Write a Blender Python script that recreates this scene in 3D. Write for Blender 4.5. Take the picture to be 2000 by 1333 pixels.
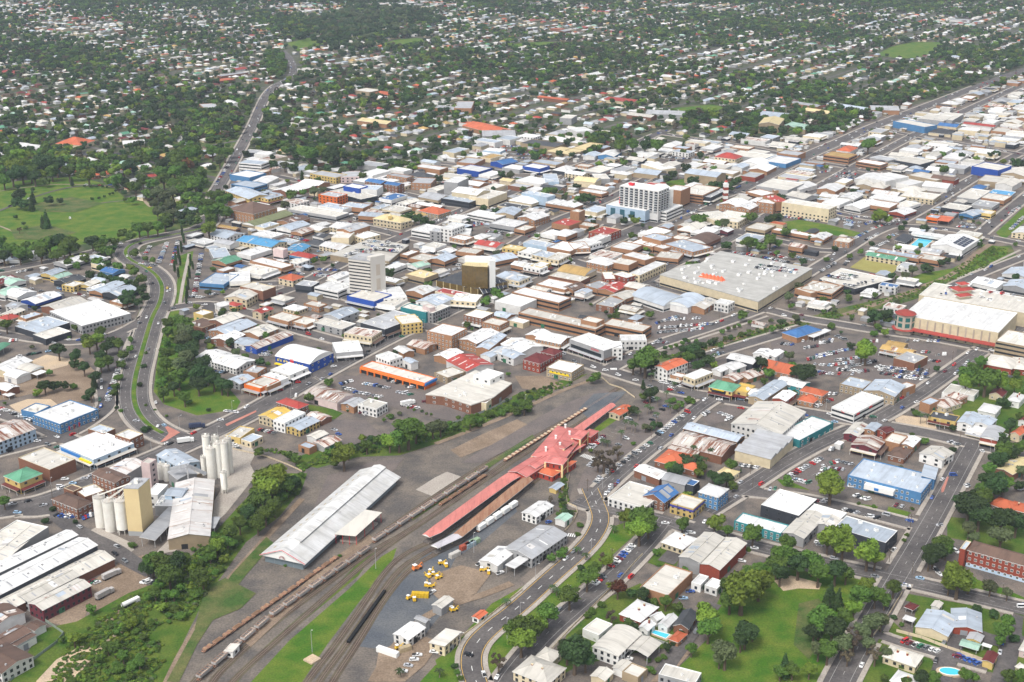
import bpy, math, random, re
import numpy as np
from mathutils import Vector
R = math.radians
for o in list(bpy.data.objects): bpy.data.objects.remove(o)
SC = bpy.context.scene
COL = SC.collection
rnd = random.Random(7)
nrg = np.random.default_rng(11)

# ------------------------------------------------------------ camera, sky, sun, exposure
F, YH, CH = 2550.0, -260.0, 360.0
TH = math.atan((666.5 - YH) / F)
cam = bpy.data.cameras.new('camera'); camo = bpy.data.objects.new('camera', cam); COL.objects.link(camo)
camo.location = (0, 0, CH); camo.rotation_euler = (R(90) - TH, 0, 0)
cam.sensor_width = 36; cam.lens = F / 2000 * 36; cam.clip_start = 1; cam.clip_end = 60000
SC.camera = camo
world = bpy.data.worlds.new('World'); SC.world = world; world.use_nodes = True
nt = world.node_tree; nt.nodes.clear()
sky = nt.nodes.new('ShaderNodeTexSky'); sky.sky_type = 'NISHITA'; sky.sun_disc = False
SUN_EL, SUN_AZ = 56, 215          # azimuth clockwise from +Y: behind and to the left of the camera
sky.sun_elevation = R(SUN_EL); sky.sun_rotation = R(SUN_AZ)
sky.air_density = 1.0; sky.dust_density = 4.0; sky.ozone_density = 1.0
hs = nt.nodes.new('ShaderNodeHueSaturation'); hs.inputs['Saturation'].default_value = 0.35
bg = nt.nodes.new('ShaderNodeBackground'); bg.inputs['Strength'].default_value = 0.13
wo = nt.nodes.new('ShaderNodeOutputWorld')
nt.links.new(sky.outputs[0], hs.inputs['Color']); nt.links.new(hs.outputs[0], bg.inputs[0]); nt.links.new(bg.outputs[0], wo.inputs[0])
sl = bpy.data.lights.new('sun', 'SUN'); sl.energy = 1.3; sl.angle = R(16); sl.color = (1.0, 0.97, 0.92)
so = bpy.data.objects.new('sun', sl); COL.objects.link(so)
az, el = R(SUN_AZ), R(SUN_EL)
sd = Vector((math.sin(az) * math.cos(el), math.cos(az) * math.cos(el), math.sin(el)))
so.rotation_euler = (-sd).to_track_quat('-Z', 'Y').to_euler(); so.location = (0, 0, 3000)
SC.view_settings.view_transform = 'Standard'; SC.view_settings.look = 'None'
SC.view_settings.exposure = 0.76; SC.view_settings.gamma = 1.0; SC.view_settings.use_curve_mapping = False
SC.cycles.max_bounces = 4; SC.cycles.diffuse_bounces = 2; SC.cycles.glossy_bounces = 1; SC.cycles.volume_bounces = 0
SC.cycles.transmission_bounces = 1; SC.cycles.transparent_max_bounces = 4
SC.cycles.use_denoising = True

CT, ST = math.cos(TH), math.sin(TH)
def gp(px, py, z=0.0):
 """photo pixel -> point of the place at height z"""
 x = (px - 1000) / F; y = -(py - 666.5) / F
 t = (CH - z) / (ST - y * CT)
 return np.array([x * t, (CT + y * ST) * t])
def pj(x, y, z=0.0):
 """point -> photo pixel (used for ordering and labels only)"""
 zz = z - CH; d = y * CT - zz * ST; u = y * ST + zz * CT
 return 1000 + F * x / d, 666.5 - F * u / d
TILES = dict(A=(0, 933, .3), B=(500, 933, .3), C=(1000, 933, .3), D=(1500, 933, .3), E=(0, 600, .3), F=(500, 600, .3),
             G=(1000, 600, .3), H=(1500, 600, .3), I=(0, 280, .24), J=(400, 280, .24), K=(800, 280, .24), L=(1200, 280, .24),
             M=(1600, 280, .24), N=(0, 0, .35), O=(650, 0, .35), P=(1300, 0, .35), Z=(0, 0, 1.0))
def T(t, x, y):
 a = TILES[t]; return a[0] + x * a[2], a[1] + y * a[2]

# ------------------------------------------------------------ materials
MATS = {}
def mat(name, col, rough=.85, kind='plain', col2=None, scale=1.0, amt=.5, spec=.3, metal=0):
 if name in MATS: return MATS[name]
 m = bpy.data.materials.new(name); m.use_nodes = True; MATS[name] = m
 t = m.node_tree; n = t.nodes; L = t.links; b = n['Principled BSDF']
 b.inputs['Roughness'].default_value = rough; b.inputs['Specular IOR Level'].default_value = spec; b.inputs['Metallic'].default_value = metal
 c = (*col, 1); c2 = (*(col2 or tuple(v * .7 for v in col)), 1)
 b.inputs['Base Color'].default_value = c
 def noise(sc, det=4, co='Object', rgh=.6):
  tc = n.new('ShaderNodeTexCoord'); z = n.new('ShaderNodeTexNoise'); z.inputs['Scale'].default_value = sc; z.inputs['Detail'].default_value = det
  z.inputs['Roughness'].default_value = rgh
  L.new(tc.outputs[co], z.inputs['Vector']); return z
 def ramp(src, a, bb, c0, c1):
  r = n.new('ShaderNodeValToRGB'); r.color_ramp.elements[0].position = a; r.color_ramp.elements[1].position = bb
  r.color_ramp.elements[0].color = c0; r.color_ramp.elements[1].color = c1; L.new(src, r.inputs[0]); return r
 def mix(fac, A, B):
  x = n.new('ShaderNodeMix'); x.data_type = 'RGBA'
  if isinstance(fac, float): x.inputs[0].default_value = fac
  else: L.new(fac, x.inputs[0])
  for s, v in ((6, A), (7, B)):
   if isinstance(v, tuple): x.inputs[s].default_value = v
   else: L.new(v, x.inputs[s])
  return x.outputs[2]
 if kind in ('roof', 'rust', 'noise', 'patch'):
  z = noise(.12 * scale); r = ramp(z.outputs[0], .35, .7, c, tuple(v * .8 for v in col) + (1,) if kind in ('rust', 'patch') else c2)
  out = r.outputs[0]
  if kind in ('roof', 'rust', 'patch'):
   # ribs run across the ridge, sheets of slightly different weathering
   tc = n.new('ShaderNodeTexCoord'); mp = n.new('ShaderNodeMapping'); mp.inputs['Scale'].default_value = (.42, .035, .035)
   L.new(tc.outputs['Object'], mp.inputs['Vector'])
   z2 = n.new('ShaderNodeTexNoise'); z2.inputs['Scale'].default_value = 1.0; z2.inputs['Detail'].default_value = 5; z2.inputs['Roughness'].default_value = .75
   L.new(mp.outputs[0], z2.inputs['Vector'])
   r2 = ramp(z2.outputs[0], .47, .66, (0, 0, 0, 1), (1, 1, 1, 1)) if kind == 'roof' else ramp(z2.outputs[0], *((.47, .58) if kind == 'rust' else (.54, .66)), (0, 0, 0, 1), (1, 1, 1, 1))
   rgb = n.new('ShaderNodeMath'); rgb.operation = 'MULTIPLY'; rgb.inputs[1].default_value = amt; L.new(r2.outputs[0], rgb.inputs[0])
   out = mix(rgb.outputs[0], out, tuple(v * .55 for v in col) + (1,) if kind == 'roof' else c2)
   w = n.new('ShaderNodeTexWave'); w.inputs['Scale'].default_value = .55; w.bands_direction = 'X'
   L.new(tc.outputs['Object'], w.inputs['Vector'])
   bp = n.new('ShaderNodeBump'); bp.inputs['Strength'].default_value = .35; bp.inputs['Distance'].default_value = .12; L.new(w.outputs[0], bp.inputs['Height'])
   L.new(bp.outputs[0], b.inputs['Normal'])
  oi = n.new('ShaderNodeObjectInfo'); mr = n.new('ShaderNodeMapRange'); mr.inputs[3].default_value = .8; mr.inputs[4].default_value = 1.1
  L.new(oi.outputs['Random'], mr.inputs[0])
  v = n.new('ShaderNodeHueSaturation'); L.new(mr.outputs[0], v.inputs['Value']); L.new(out, v.inputs['Color'])
  L.new(v.outputs[0], b.inputs['Base Color'])
 elif kind == 'ground':
  z = noise(.02 * scale, 8); r = ramp(z.outputs[0], .38, .64, c, c2)
  z2 = noise(.35 * scale, 6); r2 = ramp(z2.outputs[0], .3, .72, (.55, .55, .55, 1), (1.3, 1.3, 1.3, 1))
  x = n.new('ShaderNodeMix'); x.data_type = 'RGBA'; x.blend_type = 'MULTIPLY'; x.inputs[0].default_value = amt + .3
  L.new(r.outputs[0], x.inputs[6]); L.new(r2.outputs[0], x.inputs[7]); L.new(x.outputs[2], b.inputs['Base Color'])
 elif kind == 'leaf':
  oi = n.new('ShaderNodeObjectInfo'); z = noise(.32, 3); r = ramp(z.outputs[0], .35, .68, c2, c)
  mr = n.new('ShaderNodeMapRange'); mr.inputs[3].default_value = .65; mr.inputs[4].default_value = 1.3; L.new(oi.outputs['Random'], mr.inputs[0])
  mh = n.new('ShaderNodeMapRange'); mh.inputs[3].default_value = .48; mh.inputs[4].default_value = .52; L.new(oi.outputs['Random'], mh.inputs[0])
  v = n.new('ShaderNodeHueSaturation'); L.new(mr.outputs[0], v.inputs['Value']); L.new(mh.outputs[0], v.inputs['Hue']); L.new(r.outputs[0], v.inputs['Color'])
  L.new(v.outputs[0], b.inputs['Base Color'])
 elif kind == 'brick':
  tc = n.new('ShaderNodeTexCoord'); mp = n.new('ShaderNodeMapping'); mp.inputs['Rotation'].default_value = (R(90), 0, 0)
  z = noise(.5, 5); r = ramp(z.outputs[0], .3, .75, c, c2); z2 = noise(3.0, 2); r2 = ramp(z2.outputs[0], .3, .7, (.8, .8, .8, 1), (1.15, 1.15, 1.15, 1))
  x = n.new('ShaderNodeMix'); x.data_type = 'RGBA'; x.blend_type = 'MULTIPLY'; x.inputs[0].default_value = 1
  L.new(r.outputs[0], x.inputs[6]); L.new(r2.outputs[0], x.inputs[7]); L.new(x.outputs[2], b.inputs['Base Color'])
 return m
ROOF = {  # letter: colour word, base, second, kind
 'W': ('white', (.76, .76, .75), (.62, .61, .59), 'roof'), 'C': ('cream', (.63, .60, .54), (.53, .50, .44), 'roof'),
 'G': ('grey', (.42, .43, .45), (.33, .33, .33), 'roof'), 'K': ('charcoal', (.05, .055, .065), (.09, .09, .09), 'roof'),
 'I': ('pale blue-grey', (.45, .51, .58), (.36, .40, .45), 'roof'), 'R': ('red', (.42, .06, .05), (.30, .07, .05), 'roof'),
 'O': ('orange', (.58, .15, .07), (.42, .11, .05), 'roof'), 'P': ('pink-red', (.60, .20, .18), (.46, .14, .12), 'roof'),
 'B': ('brown', (.16, .10, .075), (.11, .075, .06), 'roof'), 'T': ('green', (.10, .28, .17), (.14, .33, .22), 'roof'),
 't': ('pale green', (.38, .55, .45), (.30, .45, .37), 'roof'), 'U': ('blue', (.06, .17, .38), (.05, .12, .28), 'roof'),
 'S': ('sky-blue', (.10, .32, .55), (.08, .26, .45), 'roof'), 'Y': ('yellow', (.72, .48, .10), (.60, .42, .12), 'roof'),
 'y': ('pale yellow', (.68, .56, .30), (.58, .48, .28), 'roof'), 'M': ('mustard', (.50, .33, .12), (.40, .26, .10), 'roof'),
 'X': ('rusty', (.60, .55, .50), (.20, .07, .035), 'rust'), 'L': ('light grey', (.48, .47, .44), (.38, .37, .34), 'roof'), 'Z': ('patched white', (.60, .58, .56), (.34, .20, .13), 'patch'), 'Q': ('olive', (.22, .24, .12), (.18, .2, .1), 'roof'), 'V': ('maroon', (.15, .03, .03), (.12, .035, .03), 'roof'),
}
WALL = {
 'w': ('white', (.74, .73, .70)), 'c': ('cream', (.66, .56, .38)), 'g': ('grey', (.34, .34, .34)), 'b': ('orange brick', (.36, .19, .10)),
 'r': ('red brick', (.28, .06, .035)), 'n': ('brown brick', (.22, .10, .06)), 'y': ('yellow', (.64, .47, .17)), 'u': ('blue', (.08, .22, .42)),
 'v': ('deep blue', (.02, .07, .33)), 'k': ('charcoal', (.045, .05, .06)), 't': ('teal', (.03, .22, .24)), 'l': ('pale blue', (.42, .54, .66)),
 'm': ('maroon', (.14, .03, .04)), 'p': ('pale pink', (.66, .52, .50)), 's': ('sandstone', (.36, .28, .18)), 'o': ('orange', (.75, .17, .03)), 'q': ('lime yellow', (.55, .55, .05)),
}
def rm(ch):
 d = ROOF[ch]; return mat('roof_' + d[0].replace(' ', '_'), d[1], .6, d[3], d[2], amt={'roof': .55, 'rust': 1.0, 'patch': .8}[d[3]], spec=.25)
def wm(ch):
 d = WALL[ch]; return mat('wall_' + d[0].replace(' ', '_'), d[1], .9, 'brick' if 'brick' in d[0] else 'noise', tuple(v * .8 for v in d[1]), scale=2)
M_glass = mat('dark_window_glass', (.02, .025, .03), .15, spec=.6)
M_asph = mat('asphalt', (.082, .075, .074), .95, 'ground', (.135, .122, .115), 2.2, .4)
M_asph2 = mat('old_asphalt', (.10, .09, .084), .95, 'ground', (.20, .165, .135), 3.5, .6)
M_grass = mat('grass', (.04, .10, .006), .95, 'ground', (.11, .145, .02), 3, .6)
M_lawn = mat('park_lawn', (.046, .125, .005), .95, 'ground', (.13, .17, .02), 3.2, .6)
M_scrub = mat('rough_grass', (.045, .095, .016), .95, 'ground', (.13, .13, .045), 4, .6)
M_dirt = mat('brown_dirt', (.20, .145, .10), .95, 'ground', (.28, .21, .15), 3, .5)
M_sand = mat('pale_sand', (.55, .42, .28), .95, 'ground', (.46, .36, .26), 4, .4)
M_gravel = mat('rail_yard_gravel', (.10, .09, .083), .95, 'ground', (.19, .16, .13), 2.6, .6)
M_bluegravel = mat('blue_metal_gravel', (.085, .095, .11), .95, 'ground', (.13, .135, .14), 3, .5)
M_ballast = mat('track_ballast', (.085, .062, .046), .95, 'ground', (.13, .11, .07), 5, .6)
M_conc = mat('concrete', (.40, .36, .31), .9, 'ground', (.34, .30, .26), 3, .3)
M_white = mat('white_paint', (.75, .75, .72), .6); M_line = mat('worn_road_paint', (.42, .41, .39), .8)
M_yline = mat('yellow_paint', (.68, .42, .08), .7)
M_suburb = mat('suburb_ground', (.035, .06, .018), .95, 'ground', (.11, .10, .065), 3, .6)
M_water = mat('pool_water', (.06, .50, .68), .12, spec=.5)
M_brown_water = mat('brown_creek_water', (.22, .15, .08), .3)
M_rust = mat('rusted_steel', (.28, .13, .08), .85, 'noise', (.40, .26, .18), 8)
M_trunk = mat('bark', (.11, .08, .055), .95)
M_steel = mat('galvanised_steel', (.4, .4, .4), .5)
M_tyre = mat('tyre_rubber', (.02, .02, .02), .9)

# ------------------------------------------------------------ mesh helpers
def mk(name, verts, faces, mats, mi=None, smooth=False):
 me = bpy.data.meshes.new(name); me.from_pydata([tuple(map(float, v)) for v in verts], [], faces)
 for m in mats: me.materials.append(m)
 if mi is not None: me.polygons.foreach_set('material_index', np.array(mi, dtype=np.int32))
 if smooth: me.polygons.foreach_set('use_smooth', np.ones(len(faces), dtype=bool))
 me.update(); return me
def ob(name, me, parent=None, loc=(0, 0, 0), rot=0, scale=None):
 o = bpy.data.objects.new(name, me); COL.objects.link(o)
 o.location = loc
 if rot: o.rotation_euler = (0, 0, rot)
 if scale is not None: o.scale = scale
 if parent is not None: o.parent = parent
 return o
def tag(o, label=None, cat=None, group=None, kind=None):
 if label: o['label'] = label
 if cat: o['category'] = cat
 if group: o['group'] = group
 if kind: o['kind'] = kind
 return o
class MB:
 def __init__(s): s.v = []; s.f = []; s.m = []; s.mats = []
 def mi(s, m):
  if m not in s.mats: s.mats.append(m)
  return s.mats.index(m)
 def face(s, pts, m):
  b = len(s.v); s.v += [tuple(p) for p in pts]; s.f.append(tuple(range(b, b + len(pts)))); s.m.append(s.mi(m))
 def prism(s, poly, z0, z1, m, top=None, bottom=False):
  n = len(poly); b = len(s.v)
  s.v += [(p[0], p[1], z0) for p in poly] + [(p[0], p[1], z1) for p in poly]
  for i in range(n):
   j = (i + 1) % n; s.f.append((b + i, b + j, b + n + j, b + n + i)); s.m.append(s.mi(m))
  s.f.append(tuple(b + n + i for i in range(n))); s.m.append(s.mi(top or m))
  if bottom: s.f.append(tuple(b + i for i in reversed(range(n)))); s.m.append(s.mi(m))
 def box(s, cx, cy, z0, sx, sy, sz, m, rot=0, bottom=True):
  c, q = math.cos(rot), math.sin(rot)
  P = [(cx + c * x * sx / 2 - q * y * sy / 2, cy + q * x * sx / 2 + c * y * sy / 2) for x, y in ((-1, -1), (1, -1), (1, 1), (-1, 1))]
  s.prism(P, z0, z0 + sz, m, bottom=bottom)
 def cyl(s, cx, cy, z0, r, h, m, n=16, r2=None, top=None):
  r2 = r if r2 is None else r2; b = len(s.v)
  for k in range(n): a = 2 * math.pi * k / n; s.v.append((cx + r * math.cos(a), cy + r * math.sin(a), z0))
  for k in range(n): a = 2 * math.pi * k / n; s.v.append((cx + r2 * math.cos(a), cy + r2 * math.sin(a), z0 + h))
  for i in range(n): j = (i + 1) % n; s.f.append((b + i, b + j, b + n + j, b + n + i)); s.m.append(s.mi(m))
  s.f.append(tuple(b + n + i for i in range(n))); s.m.append(s.mi(top or m))
 def bar(s, p, q, w, m):
  p = Vector(p); q = Vector(q); d = (q - p);
  if d.length < 1e-6: return
  d.normalize(); up = Vector((0, 0, 1)) if abs(d.z) < .95 else Vector((1, 0, 0))
  a = d.cross(up).normalized() * w / 2; c = d.cross(a).normalized() * w / 2; b = len(s.v)
  for e in (p, q):
   for k in (a + c, a - c, -a - c, -a + c): s.v.append(tuple(e + k))
  for i in range(4): j = (i + 1) % 4; s.f.append((b + i, b + j, b + 4 + j, b + 4 + i)); s.m.append(s.mi(m))
  s.f.append((b + 3, b + 2, b + 1, b)); s.f.append((b + 4, b + 5, b + 6, b + 7)); s.m += [s.mi(m)] * 2
 def build(s, name, parent=None, loc=(0, 0, 0), rot=0, smooth=False):
  if not s.f: return None
  return ob(name, mk(name, s.v, s.f, s.mats, s.m, smooth), parent, loc, rot)

# ------------------------------------------------------------ occupancy grid (2.5 m cells)
OC, OX, OY = 2.5, -2600.0, 380.0
OCC = np.zeros((int(5200 / OC), int(4200 / OC)), dtype=np.uint8)   # 1 building 2 road/paved 4 open ground (no fill) 8 tree
def poly_mask(poly):
 P = np.array(poly); x0, y0 = P.min(0); x1, y1 = P.max(0)
 i0, i1 = max(0, int((x0 - OX) / OC)), min(OCC.shape[0] - 1, int((x1 - OX) / OC) + 1)
 j0, j1 = max(0, int((y0 - OY) / OC)), min(OCC.shape[1] - 1, int((y1 - OY) / OC) + 1)
 if i1 <= i0 or j1 <= j0: return None
 X, Y = np.meshgrid(OX + (np.arange(i0, i1) + .5) * OC, OY + (np.arange(j0, j1) + .5) * OC, indexing='ij')
 ins = np.zeros(X.shape, bool); n = len(P)
 for k in range(n):
  xa, ya = P[k]; xb, yb = P[(k + 1) % n]
  if ya == yb: continue
  c = ((ya > Y) != (yb > Y)) & (X < (xb - xa) * (Y - ya) / (yb - ya) + xa); ins ^= c
 return (slice(i0, i1), slice(j0, j1)), ins
def occ(poly, bit):
 r = poly_mask(poly)
 if r: OCC[r[0]] |= (r[1] * bit).astype(np.uint8)
def free(poly, bits):
 r = poly_mask(poly)
 if r is None: return False
 return not np.any(OCC[r[0]][r[1]] & bits)
def cellbits(x, y):
 i, j = int((x - OX) / OC), int((y - OY) / OC)
 if 0 <= i < OCC.shape[0] and 0 <= j < OCC.shape[1]: return int(OCC[i, j])
 return 255
def rect(cx, cy, L, W, a):
 c, s = math.cos(a), math.sin(a)
 return [(cx + c * x * L / 2 - s * y * W / 2, cy + s * x * L / 2 + c * y * W / 2) for x, y in ((-1, -1), (1, -1), (1, 1), (-1, 1))]
def inpoly(x, y, P):
 ins = False; n = len(P)
 for k in range(n):
  xa, ya = P[k]; xb, yb = P[(k + 1) % n]
  if (ya > y) != (yb > y) and x < (xb - xa) * (y - ya) / (yb - ya) + xa: ins = not ins
 return ins

# ------------------------------------------------------------ labels that single things out
LANDMARKS = []   # (px, py, phrase)
ORD = ['nearest', 'second nearest', 'third nearest', 'fourth nearest', 'fifth nearest', 'sixth nearest', 'seventh nearest', 'eighth nearest', 'ninth nearest', 'tenth nearest']
PENDING = []     # (object, descriptor, px, py)
USED = set()
def pend(o, desc, x, y, z=0):
 p = pj(x, y, z); PENDING.append((o, desc, p[0], p[1]))
def resolve_labels():
 groups = {}
 for o, desc, px, py in PENDING:
  best = sorted(((px - lx) ** 2 + ((py - ly) * 1.6) ** 2, i) for i, (lx, ly, ph) in enumerate(LANDMARKS))[:1]
  i = best[0][1]; lx, ly, ph = LANDMARKS[i]; dx, dy = px - lx, (py - ly) * 1.4
  if abs(dx) > 2.2 * abs(dy): rel = 'right of' if dx > 0 else 'left of'
  elif abs(dy) > 2.2 * abs(dx): rel = 'behind' if dy < 0 else 'in front of'
  else: rel = ('behind and ' if dy < 0 else 'in front and ') + ('right of' if dx > 0 else 'left of')
  groups.setdefault((desc, rel, ph), []).append((best[0][0], o))
 for (desc, rel, ph), L in groups.items():
  L.sort(key=lambda t: t[0])
  for k, (d, o) in enumerate(L):
   if len(L) == 1: s = f'{desc} {rel} {ph}'
   elif k < 10: s = f'{desc} {rel} {ph}, {ORD[k]} to it'
   else:
    n = k + 1; w = {11: 'eleventh', 12: 'twelfth', 13: 'thirteenth'}.get(n, f'{n}{"th" if n % 10 > 3 or n % 10 == 0 or 10 < n % 100 < 14 else ("st", "nd", "rd")[n % 10 - 1]}')
    s = f'{desc} {rel} {ph}, {w} nearest to it'
   w = s.split()
   if len(w) > 16: s = s.replace(' and right of', '-right of').replace(' and left of', '-left of').replace(' to it', '')
   if len(s.split()) > 16: s = s.replace('commercial ', '').replace('-walled', '').replace('the ', '').replace(' under', ',')
   if len(s.split()) > 16: s = s.replace(' nearest', '').replace('building ', '')
   o['label'] = s
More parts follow.
